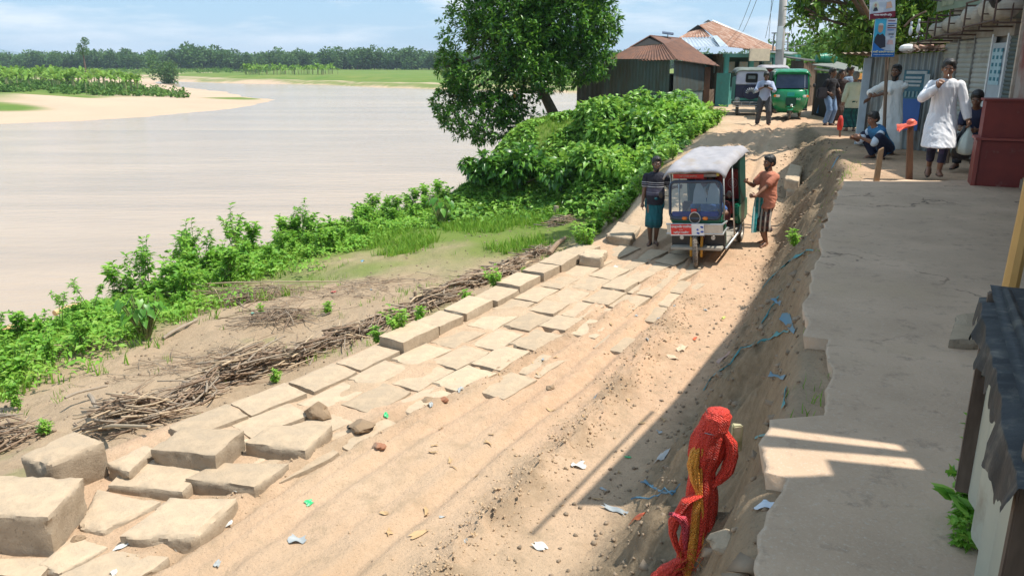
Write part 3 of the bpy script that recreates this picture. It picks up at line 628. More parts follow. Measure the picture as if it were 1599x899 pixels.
# crumbs of soil strewn over the road (uncountable)
bm = bmesh.new(); bmesh.ops.create_icosphere(bm, subdivisions=1, radius=1); pv = np.array([v.co[:] for v in bm.verts]); pf = np.array([[v.index for v in f.verts] for f in bm.faces]); bm.free(); PVS, PFS = pv, pf
PVB = np.array([(x, y, z) for z in (-.7, .7) for x, y in ((-1, -.8), (1, -.7), (.9, .8), (-.8, .9))], float); PFB = np.array([(3, 2, 1), (3, 1, 0), (4, 5, 6), (4, 6, 7), (0, 1, 5), (0, 5, 4), (1, 2, 6), (1, 6, 5), (2, 3, 7), (2, 7, 6), (3, 0, 4), (3, 4, 7)])
def crumbs(name, label, n, fn, smin, smax, mat, seed, flat=.7, boxy=False):
    pv, pf = (PVB, PFB) if boxy else (PVS, PFS)
    r = np.random.default_rng(seed); x, y = fn(r, n); k = terrain(x, y); s_ = smin + (smax - smin) * r.random(n) ** 3
    M = rotmats(r.random(n) * 6.3, r.normal(0, .4, n), r.normal(0, .4, n), s_); j = 1 + .9 * (r.random((n, len(pv), 1)) - .5)
    V = np.einsum('nij,nvj->nvi', M, pv[None] * j * np.array([1, .8, flat])) + np.stack([x, y, k + s_ * .2], 1)[:, None]
    Fc = (pf[None] + (np.arange(n) * len(pv))[:, None, None]).reshape(-1, 3); return tag(mesh_np(name, V.reshape(-1, 3), Fc, mat), label, kind="stuff")
def f_ridge(r, n):
    y = 3.5 + 9 * r.random(n) ** 1.3; x = RF(y) - .9 + .12 * fbm(y * .6, y * 0, 3, 3) + r.normal(0, .22, n); return x, y
def f_edge(r, n):
    y = 5 + 10 * r.random(n); x = LX(y) + 2.3 + .25 * fbm(y * .5, y * 0, 3, 13) + r.normal(0, .16, n); return x, y
def f_road(r, n):
    y = 4 + 20 * r.random(n) ** 1.6; x = LX(y) + (RF(y) - LX(y)) * r.random(n); return x, y
def f_bank(r, n):
    y = 2 + 20 * r.random(n) ** 1.5; x = RF(y) + (RE(y) - RF(y)) * r.normal(.3, .35, n); return x, y
SC1 = pm("soil_crumbs", (.50, .36, .23), (.42, .30, .185), 9, .95); SC2 = pm("bank_crumbs", (.30, .22, .15), (.20, .15, .10), 9, .95)
crumbs("soil_debris", "crumbled earth ridge along the right wheel track", 5000, f_ridge, .002, .020, SC1, 1); crumbs("soil_debris", "crumbled earth beside the paving", 1500, f_edge, .002, .014, SC1, 2)
crumbs("soil_debris", "small earth crumbs strewn over the road", 600, f_road, .002, .012, SC1, 3); crumbs("soil_debris", "earth lumps on the embankment", 5000, f_bank, .003, .030, SC2, 4)
def f_terr(r, n):
    y = 6 + 18 * r.random(n) ** 1.3; x = LX(y) - .3 - 6 * r.random(n); return x, y
def f_bk2(r, n):
    y = 2.4 + 20 * r.random(n) ** 1.3; x = RF(y) + (RE(y) - RF(y)) * (.25 + .75 * r.random(n)); return x, y
crumbs("rubble", "broken earth and concrete rubble below the path edge", 380, f_bk2, .012, .05, SC2, 14, .6, True)
crumbs("soil_debris", "earth crumbs on the riverside terrace", 2500, f_terr, .005, .035, SC2, 5)
# ================================================================== vegetation
GREEN = leafmat("leaf_bright", [(.09, .25, .025), (.16, .38, .04), (.27, .48, .07), (.12, .30, .03)], .35, .5, .35)
GREEN2 = leafmat("leaf_fresh", [(.12, .30, .03), (.22, .45, .06), (.30, .48, .08)], .4, .5, .3)
DARK = leafmat("leaf_dark_glossy", [(.022, .075, .012), (.045, .15, .02), (.15, .33, .04), (.08, .23, .03)], .3, .32, .5)
DARK2 = leafmat("leaf_broad", [(.045, .14, .02), (.12, .29, .035), (.22, .42, .06), (.30, .50, .10)], .3, .38, .45)
FAR = leafmat("leaf_far", [(.055, .12, .045), (.085, .17, .055), (.12, .20, .06)], .2, .8, .1)
FAR2 = leafmat("leaf_far_banana", [(.10, .22, .03), (.18, .32, .05), (.27, .40, .08)], .3, .7, .2)
GRASS = leafmat("grass_blades", [(.10, .24, .02), (.17, .34, .035), (.26, .38, .06)], .3, .6, .2)
STEM = pm("green_stem", (.13, .2, .05), (.2, .17, .08), 5, .7); BARK = pm("bark", (.17, .12, .085), (.09, .065, .05), 14, .95, bs=22, bstr=.7, bd=.03)
def tri4(F4): return np.array([list(f) for f in F4])
def leaf_group(base, dirs, size, V0, F0, r, roll=.5):
    """leaves at base (n,3) pointing along dirs (n,3)"""
    n = len(base); d = dirs / np.linalg.norm(dirs, axis=1)[:, None]; yaw = np.arctan2(-d[:, 0], d[:, 1]); pitch = np.arcsin(np.clip(d[:, 2], -1, 1))
    M = rotmats(yaw, pitch, r.normal(0, roll, n), size); return instance(V0, F0, M, base)
def cat_(parts):
    V = []; Fc = []; n = 0
    for v, f in parts: V.append(v); Fc.append(f + n); n += len(v)
    return np.concatenate(V), np.concatenate(Fc)
# ---- shrubs: stems (child) + leaves
def shrub_proto(seed, h, stems, leafl, leafw, per, mat, name="shrub", lean=.75, droop=.3, heart=False, bushy=0):
    r = np.random.default_rng(seed); root = bpy.data.objects.new(name, None); mb = MB(); B = []; D = []; Sz = []
    for s_ in range(stems):
        a = r.random() * 6.28; ln = r.random() * lean; hh = h * (.55 + .45 * r.random()); P = []
        for t in np.linspace(0, 1, 5): P.append(Vector((math.cos(a) * ln * hh * t ** 1.4 + r.normal(0, .015), math.sin(a) * ln * hh * t ** 1.4 + r.normal(0, .015), hh * t)))
        mb.tube(P, [.011, .010, .008, .006, .003], 5, False)
        nb = 1 + bushy
        for b_ in range(nb):
            if b_ == 0: Q_ = P; lo = .25
            else:
                k = r.integers(1, 4); st = P[k]; an = r.random() * 6.28; ll = hh * .35; Q_ = [st + Vector((math.cos(an) * .6, math.sin(an) * .6, .8)) * ll * t for t in np.linspace(0, 1, 4)]; mb.tube(Q_, .004, 4, False); lo = .3
            for t in np.linspace(lo, 1, per):
                k = t * (len(Q_) - 1); i = min(int(k), len(Q_) - 2); p = Q_[i].lerp(Q_[i + 1], k - i); m = 2 + (t > .85) * 2
                for q in range(m):
                    an = r.random() * 6.28; up = r.uniform(-.25, .45) + .5 * (t > .9); B.append(p[:]); D.append((math.cos(an), math.sin(an), up)); Sz.append(.6 + .6 * r.random())
    V0, F0 = (heartV if heart else leafV)(leafl, leafw) if heart else leafV(leafl, leafw, .2, droop)
    V, Fc = leaf_group(np.array(B), np.array(D), np.array(Sz), V0, F0, r)
    return mb, V, Fc, mat
def make_shrub(name, seed, h, stems, ll, lw, per, mat, **k):
    mb, V, Fc, mat = shrub_proto(seed, h, stems, ll, lw, per, mat, name, **k); root = bpy.data.objects.new(name, None); root.empty_display_size = .1
    st = mb.build("stem", STEM, root, smooth=True); lf = mesh_np("foliage", V, Fc, mat, root); COL.objects.link(root); return root
rv = random.Random(11)
VAR = [make_shrub("weed_plant", 1, 1.0, 5, .14, .06, 9, GREEN, bushy=2), make_shrub("weed_plant", 2, .75, 7, .13, .075, 7, GREEN2, bushy=1), make_shrub("weed_plant", 3, 1.35, 3, .12, .045, 12, GREEN, bushy=2, lean=.5),
       make_shrub("weed_plant", 4, .55, 9, .16, .11, 5, GREEN, heart=True, bushy=1), make_shrub("weed_plant", 5, .45, 10, .11, .06, 6, GREEN2, bushy=1), make_shrub("weed_plant", 6, 1.0, 2, .10, .03, 14, GREEN, bushy=3, lean=.9)]
used = set()
def put(var, x, y, s_, label, group, z=None, cat="weed"):
    k = VAR.index(var)
    if k in used: o = copy_tree(var)
    else: o = var; used.add(k)
    o.location = (x, y, (terr1(x, y) if z is None else z) - .02); o.rotation_euler = (0, 0, rv.random() * 6.28); o.scale = (s_ * rv.uniform(.85, 1.15), s_ * rv.uniform(.85, 1.15), s_); return tag(o, label, cat, group)
edge = [(-15, 505), (20, 492), (60, 480), (100, 470), (140, 458), (175, 450), (215, 440), (250, 430), (285, 415), (320, 400), (352, 390), (385, 380), (415, 368), (445, 358), (475, 350), (505, 340), (535, 332), (565, 325), (600, 318), (632, 310)]
for i, (px, py) in enumerate(edge):
    for k in range(8):
        v = [VAR[3], VAR[1], VAR[0], VAR[4]][k % 4] if i < 8 else [VAR[0], VAR[1], VAR[3], VAR[0]][k % 4]
        yy = 8.5 + 18.5 * (i + rv.random()) / len(edge); g = Vector((float(ET(yy)) + rv.uniform(-1.1, 1.1) + .8 * rv.random() ** 2, yy, 0)); s_ = rv.uniform(.4, .85) if i < 8 else rv.uniform(.45, 1.2)
        put(v, g.x, g.y, s_, "leafy green weed crowded along the top of the river bank", "weeds crowded along the river bank edge")
talls = [(75, 500, 1.0, "thin weed leaning out over the water furthest left"), (185, 470, 1.0, "thin leaning weed left of the middle of the bank"), (275, 440, 1.0, "sparse weed arching over the water"), (305, 425, 1.0, "slender weed beside the arching one"), (395, 400, 1.15, "slim upright weed left of the tall bush"), (440, 375, 1.25, "tall weed with drooping top leaves"), (480, 365, 1.2, "second tall weed of the high bush"), (510, 350, 1.3, "tallest weed of the high bush"), (355, 395, 1.15, "feathery weed before the bare water"), (630, 320, 1.1, "wispy weed next to the mound's dark foot")]
for px, py, s_, lb in talls:
    g = G(px, py + 45); yy = max(8.5, g.y - 1.5); g = Vector((float(ET(yy)) + .1, yy, 0)); put(VAR[5] if px < 310 else VAR[2], g.x, g.y, s_, lb, "tall thin weeds against the water")
inner = [(30, 600, 1, .9, "leafy plant at the left picture edge above the twigs"), (32, 640, 0, .55, "small dark weed close to the left twig heap"), (65, 560, 3, .8, "broad leaved weed at the left edge"), (130, 560, 0, .8, "upright bushy weed left of the big taro"), (10, 545, 3, .9, "weed clump at the far left of the terrace"), (70, 680, 4, .5, "low green tuft between twigs and standing block"),
         (622, 525, 1, .6, "leafy seedling growing beside the kerb sticks"), (655, 505, 4, .7, "second leafy seedling beside the kerb sticks"), (772, 452, 1, .55, "bright seedling in the driftwood at the bend"), (728, 472, 4, .5, "low bright weed against a raised kerb block"), (590, 535, 4, .55, "tiny weed at the paving edge"), (817, 428, 4, .35, "very small bright weed near the bend"), (430, 598, 4, .5, "weed creeping out of the fanned sticks"), (1240, 385, 4, .6, "small feathery plant on top of the embankment"), (960, 330, 1, .6, "weed at the foot of the mound next to the road"), (512, 490, 4, .55, "tuft of upright weeds on the bare terrace"), (408, 490, 4, .5, "sparse tuft before the straw heap"), (715, 350, 4, .4, "tiny plant right of the slender taro")]
for px, py, vi, s_, lb in inner:
    g = G(px, py); put(VAR[vi], g.x, g.y, s_, lb, None)
for px, py in [(905, 385), (920, 372), (935, 365), (950, 352), (965, 342), (978, 330), (985, 318), (940, 345), (1000, 305), (915, 390), (1085, 215), (1100, 208), (1075, 225), (1110, 200), (1060, 235), (1120, 196), (1050, 250), (1030, 262), (1015, 280)]:
    g = G(px, py); put(VAR[rv.choice((1, 4, 3))], g.x, g.y, rv.uniform(.7, 1.0), "bright green creeper plant spilling over the road's left edge", "creepers along the left road edge")
# ---- taro clumps with upright stalks
def taro(px, py, n, h, ll, label, seed):
    r = np.random.default_rng(seed); g = G(px, py); root = thing("taro_plant", label, "taro", g); mb = MB(); B = []; D = []
    for i in range(n):
        a = r.random() * 6.28; hh = h * r.uniform(.55, 1); sp = r.uniform(.15, .6); e = Vector((math.cos(a) * sp * hh, math.sin(a) * sp * hh, hh)); b0 = Vector((math.cos(a) * .05, math.sin(a) * .05, 0))
        mb.tube([b0, b0.lerp(e, .5) + Vector((0, 0, .05)), e], [.014, .011, .007], 5, False); B.append(e[:]); D.append((math.cos(a), math.sin(a), -r.uniform(.5, 1.6)))
    V0, F0 = heartV(ll, ll * .75); V, Fc = leaf_group(np.array(B), np.array(D), r.uniform(.7, 1.15, n), V0, F0, r, .25); mb.build("stem", STEM, root, smooth=True); mesh_np("foliage", V, Fc, leafmat("leaf_taro", [(.06, .20, .02), (.12, .32, .035), (.2, .42, .06)], .35, .4, .5), root)
taro(228, 530, 46, .8, .20, "big dark taro clump standing on the bare terrace", 1); taro(690, 352, 30, .9, .22, "slender taro clump with pale stalks beside the mown grass", 2);
# ---- grass: uncountable
def grass(name, label, pts, h, seed, mat=GRASS, per=5):
    r = np.random.default_rng(seed); n = len(pts[0]) * per; x = np.repeat(pts[0], per) + r.normal(0, .04, n); y = np.repeat(pts[1], per) + r.normal(0, .04, n); z = terrain(x, y) - .01
    V0, F0 = blade(1, .085); V0 = V0 * np.array([1, 1, 1]); F0 = np.array([(0, 1, 3, 2), (2, 3, 4, 4)]); F3 = np.array([(0, 1, 3), (0, 3, 2), (2, 3, 4)])
    M = rotmats(r.random(n) * 6.28, r.normal(0, .25, n), r.normal(0, .2, n), h * r.uniform(.4, 1.2, n)); V, Fc = instance(V0, F3, M, np.stack([x, y, z], 1)); return tag(mesh_np(name, V, Fc, mat), label, kind="stuff")
def scatter(n, cond, box, seed):
    r = np.random.default_rng(seed); x = r.uniform(box[0], box[1], n); y = r.uniform(box[2], box[3], n); p = cond(x, y); k = r.random(n) < p; return x[k], y[k]
def blob(px, py, rx, ry): g = G(px, py); return lambda x, y: ss(1.1, .5, np.hypot((x - g.x) / rx, (y - g.y) / ry) + .35 * fbm(x * 2, y * 2, 3, 4))
b1 = blob(640, 385, .85, 1.5); b2 = blob(570, 375, 1.3, 1.4); b3 = blob(780, 340, 2.2, 1.8); b4 = blob(820, 385, .9, .7); b5 = blob(60, 512, 2.2, 1.0)
cond = lambda x, y: np.maximum.reduce([b1(x, y), b2(x, y), b3(x, y), b4(x, y)])
grass("grass", "dense green grass patches on the riverside terrace", scatter(16000, cond, (-8, 3, 12, 24), 5), .24, 1, per=6)
cond2 = lambda x, y: np.clip(ss(2.6, .2, x - ET(y) + 1.5 * fbm(x * .8, y * .8, 3, 6)) * ss(-2.6, -1.2, x - ET(y)), 0, 1)
grass("grass", "green grass and ground cover along the bank edge", scatter(26000, cond2, (-13, 0, 8, 27), 6), .27, 2, GRASS, 5)
cond3 = lambda x, y: .25 * ss(.1, .35, fbm(x * .9, y * .9, 4, 12)) * ss(.5, 1.5, LX(y) - x)
grass("grass", "thin scattered grass on bare soil", scatter(14000, cond3, (-9, 2, 6, 20), 8), .13, 3)
cond4 = lambda x, y: ss(.2, 1.2, LX(y) - x) * ss(22, 26, y) * ss(.5, 2.5, x - ET(y))
grass("grass", "short grass around the rusty shed and on the mound", scatter(26000, cond4, (-3, 9, 20, 34), 9), .16, 4)
cond5 = lambda x, y: .5 * ss(.15, .4, fbm(x * 1.3, y * 1.3, 3, 15)) * np.exp(-((x - RE(y)) / .25) ** 2)
grass("grass", "sparse weeds along the broken path edge", scatter(12000, cond5, (0, 9, 2.5, 20), 10), .08, 5)
# ---- leafy mound cover
def mound_cover():
    r = np.random.default_rng(3); n = 56000; x = r.uniform(-4, 7.2, n); y = r.uniform(20, 33.5, n); q = LX(y) - x; e = x - ET(y)
    mound = ss(22.0, 24, y + .30 * (x - 3) + 1.2 * fbm(x * .35, y * .35, 4, 1)) * ss(-.6, 1.2, e) * ss(.0, .7, q)
    top = (y > 30.3) & (x > 2.5); k = (r.random(n) < mound) & ~top & (fbm(x * .8, y * .8, 4, 71) > -.36 - .1 * r.random(len(x))); x, y = x[k], y[k]; z = terrain(x, y)
    lump = .5 + .5 * fbm(x * .55, y * .55, 4, 33); fine = .5 + .5 * fbm(x * 1.6, y * 1.6, 3, 36); hgt = (.10 + 1.15 * np.clip(lump, 0, 1) ** 1.6 + .35 * fine) * ss(0, 1.2, LX(y) - x) * ss(30, 27, y) * ss(1.0, 3.2, x) + .12
    z = z + hgt * r.random(len(x)) ** .40; n = len(x); a = r.random(n) * 6.28; D = np.stack([np.cos(a), np.sin(a) - .35, r.uniform(-.7, .35, n)], 1)
    V0, F0 = heartV(.17, .13); V, Fc = leaf_group(np.stack([x, y, z], 1), D, r.uniform(.5, 1.15, n), V0, F0, r, .4); tag(mesh_np("undergrowth", V, Fc, DARK2), "dense broad leaved creepers covering the mound", kind="stuff")
mound_cover()
def bank_cover():
    r = np.random.default_rng(13); n = 30000; y = r.uniform(8, 27, n); x = ET(y) + r.uniform(-1.3, 2.6, n); e = x - ET(y); k = r.random(n) < ss(2.6, .6, e + 1.7 * fbm(x * .7, y * .7, 4, 41)) * ss(-1.4, -.5, e) * (.35 + .65 * ss(12.5, 15.5, y + 2 * fbm(x, y, 3, 49))); x, y = x[k], y[k]; n = len(x)
    z = terrain(x, y) + (.05 + .38 * np.clip(.5 + .7 * fbm(x * 1.2, y * 1.2, 3, 44), 0, 1)) * r.random(n) ** .5; a = r.random(n) * 6.28; D = np.stack([np.cos(a), np.sin(a) - .2, r.uniform(-.4, .6, n)], 1)
    V0, F0 = leafV(.15, .065, .2, .3); V, Fc = leaf_group(np.stack([x, y, z], 1), D, r.uniform(.5, 1.2, n), V0, F0, r, .5); tag(mesh_np("undergrowth", V, Fc, GREEN2), "low leafy ground cover along the river bank edge", kind="stuff")
bank_cover()
def bush(label, px, py, Y, r_, n, leaf, mat, seed, name="bush", heart=True, z0=None):
    r = np.random.default_rng(seed); g = G(px, py) if Y is None else PY(px, py, Y); rx, ry, rz = r_; root = thing(name, label, "bush", (g.x, g.y, terr1(g.x, g.y) if z0 is None else z0)); mb = MB(); B = []; D = []; Sz = []
    lobes = [(r.normal(0, .45, 3) * np.array([rx, ry, 0]) + np.array([0, 0, rz * r.uniform(.45, 1.2)]), r.uniform(.4, .75)) for _ in range(9)]
    for c, _s in lobes: mb.tube([(0, 0, 0), Vector(c) * .5 + Vector((0, 0, .1)), Vector(c)], [.03, .02, .008], 5, False)
    for i in range(n):
        c, s_ = lobes[r.integers(len(lobes))]; d = r.normal(0, 1, 3); d /= np.linalg.norm(d); rad = s_ * r.random() ** .35; p = c + d * rad * np.array([rx, ry, rz]) * .8
        if p[2] < .02: continue
        B.append(p); D.append(d * .7 + np.array([0, -.15, -.35]) + r.normal(0, .35, 3)); Sz.append(r.uniform(.55, 1.2))
    V0, F0 = heartV(leaf, leaf * .7) if heart else leafV(leaf, leaf * .4); V, Fc = leaf_group(np.array(B), np.array(D), np.array(Sz), V0, F0, r); mb.build("branches", BARK, root, smooth=True); mesh_np("foliage", V, Fc, mat, root); return root
bush("large bright bush with broad leaves right of the rusty shed's foot", 1005, 240, None, (1.3, 1.1, .85), 3200, .21, DARK2, 1)
bush("tall bright bush peaking under the shed's near wall corner", 1030, 205, None, (.9, .9, .62), 1700, .2, GREEN2, 2)
bush("broad leaved bush at the front foot of the mound", 915, 280, None, (1.3, .9, .8), 2100, .2, DARK2, 3)
bush("dark shaded bush on the river side of the mound", 815, 262, 25.5, (1.0, 1.1, .8), 1500, .22, DARK, 4)
bush("low dark bush over the water left of the mound", 755, 275, 26, (.7, .7, .6), 700, .22, DARK, 5)
bush("bright bush in the middle of the mound", 930, 225, None, (1.4, 1.2, .9), 2300, .19, DARK2, 6)
bush("small light green bush between mound and road", 1075, 205, None, (1.0, .9, .6), 900, .16, GREEN2, 7)
bush("pale green shrub behind the roadside creepers", 985, 290, None, (.8, .7, .8), 800, .15, GREEN2, 8)
# ---- trees
def tree(name, label, base, top_pts, lobes, n, leaf, mat, seed, trunk_r=.2, cat="tree", group=None, cluster=9, lv=(.32,), fruits=0):
    r = np.random.default_rng(seed); root = thing(name, label, cat, base, group=group); b0 = Vector(base); mb = MB()
    P = [Vector(p) - b0 for p in top_pts]; mb.tube(P, [trunk_r * (1 - .55 * i / (len(P) - 1)) for i in range(len(P))], 12)
    hub = P[-1]
    for c, rr_ in lobes:
        c = Vector(c) - b0; m = hub.lerp(c, .5) + Vector((r.normal(0, .2), r.normal(0, .2), .15)); mb.tube([hub - Vector((0, 0, .25)), m, c], [trunk_r * .4, trunk_r * .25, trunk_r * .08], 7, False)
        for k in range(4):
            d = Vector(r.normal(0, 1, 3)).normalized() * rr_[0] * .75; mb.tube([m.lerp(c, .5), c + d * .5 + Vector((0, 0, .1)), c + d], [trunk_r * .13, trunk_r * .08, .008], 5, False)
    mb.build("trunk", BARK, root, smooth=True)
    wts = np.array([l[1][0] * l[1][1] * l[1][2] for l in lobes]) ** .75; wts /= wts.sum(); ids = r.choice(len(lobes), n, p=wts); C = np.array([np.array(l[0]) - np.array(base) for l in lobes])[ids]; RR = np.array([l[1] for l in lobes])[ids]
    d = r.normal(0, 1, (n, 3)); d /= np.linalg.norm(d, axis=1)[:, None]; rad = r.random(n) ** .30; bumpy = 1 + .30 * fbm(d[:, 0] * 2.6 + ids * 3, d[:, 1] * 2.6 + d[:, 2] * 2, 4, seed)
    p = C + d * (rad * bumpy)[:, None] * RR
    hole = fbm(p[:, 0] * 1.1 + p[:, 2] * .7, p[:, 1] * 1.1 + p[:, 2] * 1.3, 3, seed + 4); keep = hole < .24; p = p[keep]; d = d[keep]; n = len(p)
    B = np.repeat(p, cluster, 0); ax = np.repeat(d * .6 + np.array([0, 0, .35]) + r.normal(0, .25, (n, 3)), cluster, 0); sp = r.normal(0, 1, (n * cluster, 3)); D = ax * .8 + sp * .75; D[:, 2] -= .15
    B = B + D / np.linalg.norm(D, axis=1)[:, None] * leaf * .15; V0, F0 = leafV(leaf, leaf * lv[0], .2, .2); V, Fc = leaf_group(B, D, r.uniform(.6, 1.15, len(B)), V0, F0, r, .5); cr = mesh_np("crown", V, Fc, mat, root)
    if fruits:
        fm = pm("ripe_leaf_orange", (.5, .12, .03), (.6, .25, .05), 5, .6)
        for k in range(fruits):
            i = r.integers(n); f = MB().ball((0, 0, 0), (.05, .05, .07), 8, 6).build("fruit", fm, root, smooth=True); f.location = p[i]
    return root
tb = PY(876, 200, 31.6); tb.z = terr1(tb.x, tb.y) - .2
def W(px, py, Y): return tuple(PY(px, py, Y))
lob = [(W(800, 60, 30.5), (2.1, 2.1, 1.5)), (W(880, 30, 31), (1.9, 2.0, 1.5)), (W(745, 60, 30.5), (1.4, 1.6, 1.5)), (W(740, 120, 30), (1.3, 1.5, 1.1)), (W(755, 185, 29.6), (1.45, 1.4, .95)), (W(830, 110, 30.2), (1.5, 1.5, .9)), (W(905, 90, 31.4), (1.3, 1.4, 1.1)), (W(800, -40, 31), (2.3, 2.3, 1.8)), (W(900, -30, 31), (1.7, 1.9, 1.3)), (W(940, 45, 31.6), (.75, .8, .7)), (W(810, 170, 30), (.9, .9, .7)), (W(705, 165, 29.8), (.75, .8, .8)), (W(700, 105, 30), (.6, .8, .8))]
tree("river_tree", "large dark glossy leaved tree leaning over the river in front of the shed", tb, [tb, W(858, 165, 31.2), W(838, 125, 31), W(825, 80, 31)], lob, 7600, .20, DARK, 21, .24, lv=(.42,), fruits=16)
rb = PY(1395, 205, 23.5); rb.z = terr1(rb.x, rb.y) - .1
lob = [(W(1320, 30, 23), (1.1, 1.3, .95)), (W(1375, 50, 23), (1.2, 1.3, .9)), (W(1440, 40, 23.5), (1.2, 1.4, 1.0)), (W(1390, -20, 23.5), (1.8, 1.9, 1.3)), (W(1290, -8, 22.6), (.9, 1.0, .65)), (W(1262, 22, 22.4), (.55, .6, .42)), (W(1450, 90, 23.8), (.8, 1, .6)), (W(1345, 75, 23), (.9, 1, .5)), (W(1460, -10, 23.5), (1.2, 1.3, 1.1)), (W(1310, -70, 22.5), (1.5, 1.6, 1.0)), (W(1200, -110, 19.5), (1.3, 1.6, .7)), (W(1250, -90, 18.5), (1.5, 1.6, .7))]
tree("market_tree", "broad leafy tree behind the posters and the tin kiosk", rb, [rb, rb + Vector((-.1, 0, 1.2)), rb + Vector((-.3, 0, 2.4))], lob, 5200, .19, leafmat("leaf_market_tree", [(.03, .09, .012), (.08, .20, .025), (.16, .32, .05), (.24, .40, .07)], .35, .32, .5), 22, .2, lv=(.45,))
# hillside trees behind the shacks on the right
def far_tree_arrays(r, base, h, w_, n, leaf):
    d = r.normal(0, 1, (n, 3)); d /= np.linalg.norm(d, axis=1)[:, None]; rad = r.random(n) ** .35; nl = 6; C = r.normal(0, .38, (nl, 3)) * np.array([w_, w_, h * .35]) + np.array([0, 0, h * .52]); i = r.integers(0, nl, n)
    p = C[i] + d * rad[:, None] * np.array([w_ * .6, w_ * .6, h * .38]); p[:, 2] = np.clip(p[:, 2], h * .04, None); return p + base, d
def crown_mesh(name, parent, P, D, leaf, r, mat, org=(0, 0, 0)):
    V0, F0 = leafV(leaf, leaf * .7, .1, .1); V, Fc = leaf_group(P - np.array(org), D + r.normal(0, .5, D.shape), r.uniform(.5, 1.2, len(P)), V0, F0, r, .8); return mesh_np(name, V, Fc, mat, parent)
def far_tree(name, label, x, y, h, w_, n, leaf, seed, group=None, mat=FAR, z=None):
    r = np.random.default_rng(seed); zb = terr1(x, y) if z is None else z; root = thing(name, label, "tree", (x, y, zb), group=group)
    MB().tube([(0, 0, -.2), (.1, 0, h * .4), (0, .1, h * .8)], [h * .025, h * .02, h * .006], 6).build("trunk", BARK, root); P, D = far_tree_arrays(r, np.zeros(3), h, w_, n, leaf); crown_mesh("crown", root, P, D, leaf, r, mat); return root
HILLG = leafmat("leaf_hill", [(.05, .12, .025), (.09, .19, .035), (.14, .25, .05)], .2, .7, .2)
for i, (px, Y, h, w_) in enumerate([(1285, 62, 4.6, 3.2), (1320, 55, 4.4, 3.0), (1255, 70, 4.6, 3.5), (1350, 60, 5.0, 3.5), (1300, 80, 5.0, 4.5), (1225, 85, 3.6, 4.0)]):
    p = PY(px, 100, Y); far_tree("hillside_tree", "bushy green tree rising behind the stalls between the shacks", p.x, Y, h, w_, 1500, .45, 300 + i, "trees behind the stalls", HILLG)
# banana plantation: individual plants
def banana_proto(seed, h):
    r = np.random.default_rng(seed); root = bpy.data.objects.new("banana_plant", None); COL.objects.link(root); MB().tube([(0, 0, -.2), (0, 0, h * .3), (.05, 0, h * .52)], [.17, .13, .08], 7).build("trunk", pm("banana_stem", (.28, .32, .12), (.22, .2, .1), 3, .6), root)
    V = []; Fc = []; k = 0
    for i in range(9):
        a = i * 2.4 + r.random(); l = h * .62 * r.uniform(.75, 1.1); el = r.uniform(.55, 1.25); d = Vector((math.cos(a), math.sin(a), 0)); s_ = Vector((-math.sin(a), math.cos(a), 0)); prev = None
        for j in range(6):
            t = j / 5; p = Vector((0, 0, h * .5)) + d * (l * t * math.cos(el)) + Vector((0, 0, l * (t * math.sin(el) - .75 * t * t * math.cos(el) - .15 * t ** 3))); wd = .36 * math.sin(math.pi * min(1, .1 + .88 * t)) ** .7
            V += [(p + s_ * wd)[:], (p - Vector((0, 0, .05)))[:], (p - s_ * wd)[:]]
            if j: 
                b_ = k + 3 * (j - 1); Fc += [(b_, b_ + 1, b_ + 4, b_ + 3), (b_ + 1, b_ + 2, b_ + 5, b_ + 4)]
        k += 18
    mesh_np("fronds", np.array(V), np.array(Fc), FAR2, root); return root
BP = [banana_proto(i, 5.6) for i in range(4)]; ub = set(); rb_ = random.Random(3); cnt = 0
while cnt < 210:
    px = rb_.uniform(-20, 345) if rb_.random() < .8 else rb_.uniform(380, 530); Y = rb_.uniform(150, 250) if px < 345 else rb_.uniform(300, 330); p = PY(px, 120, Y)
    sd_ = poly_sd(np.array([p.x]), np.array([Y]), LEFT_LAND if px < 345 else FAR_LAND)[0]
    if sd_ < (18 if px < 345 else 10): continue
    k = rb_.randrange(4); o = BP[k] if k not in ub else copy_tree(BP[k]); ub.add(k); o.location = (p.x, Y, terr1(p.x, Y)); o.rotation_euler = (0, 0, rb_.random() * 6); s_ = rb_.uniform(.6, 1.05) * (1 if px < 345 else .9); o.scale = (s_,) * 3
    tag(o, "banana plant in the plantation across the river on the left" if px < 345 else "banana plant in the grove beside the green field across the river", "banana plant", "banana plants on the left far bank" if px < 345 else "banana plants by the far field"); cnt += 1
tp = PY(133, 110, 232); far_tree("lone_tree", "single tall thin tree rising above the banana plantation", tp.x, 232, 12.6, .01, 10, .4, 5, z=terr1(tp.x, 232))
lt = [o for o in bpy.data.objects if o.name == "lone_tree"][0]; cr = [c for c in lt.children if c.name.startswith("crown")][0]; r = np.random.default_rng(9); P = []; 
for c, s_, n in (((0, 0, 8.8), (1.7, 1.7, 1.5), 420), ((1.0, 0, 11.2), (1.0, 1.2, 1.2), 260), ((-.6, 0, 10.2), (.6, .8, .5), 80)):
    d = r.normal(0, 1, (n, 3)); d /= np.linalg.norm(d, axis=1)[:, None]; P.append(np.array(c) + d * r.random((n, 1)) ** .4 * np.array(s_))
P = np.concatenate(P); bpy.data.objects.remove(cr); crown_mesh("crown", lt, P, r.normal(0, 1, P.shape), .42, r, FAR)
db = PY(262, 110, 262); 
for i, (px, Y, h, w_) in enumerate([(255, 262, 7.6, 3.4), (270, 258, 7.2, 3.0)]):
    p = PY(px, 110, Y); far_tree("dark_tree", ["left one of two dark round trees at the channel mouth", "right one of two dark round trees at the channel mouth"][i], p.x, Y, h, w_, 1100, .7, 77 + i)
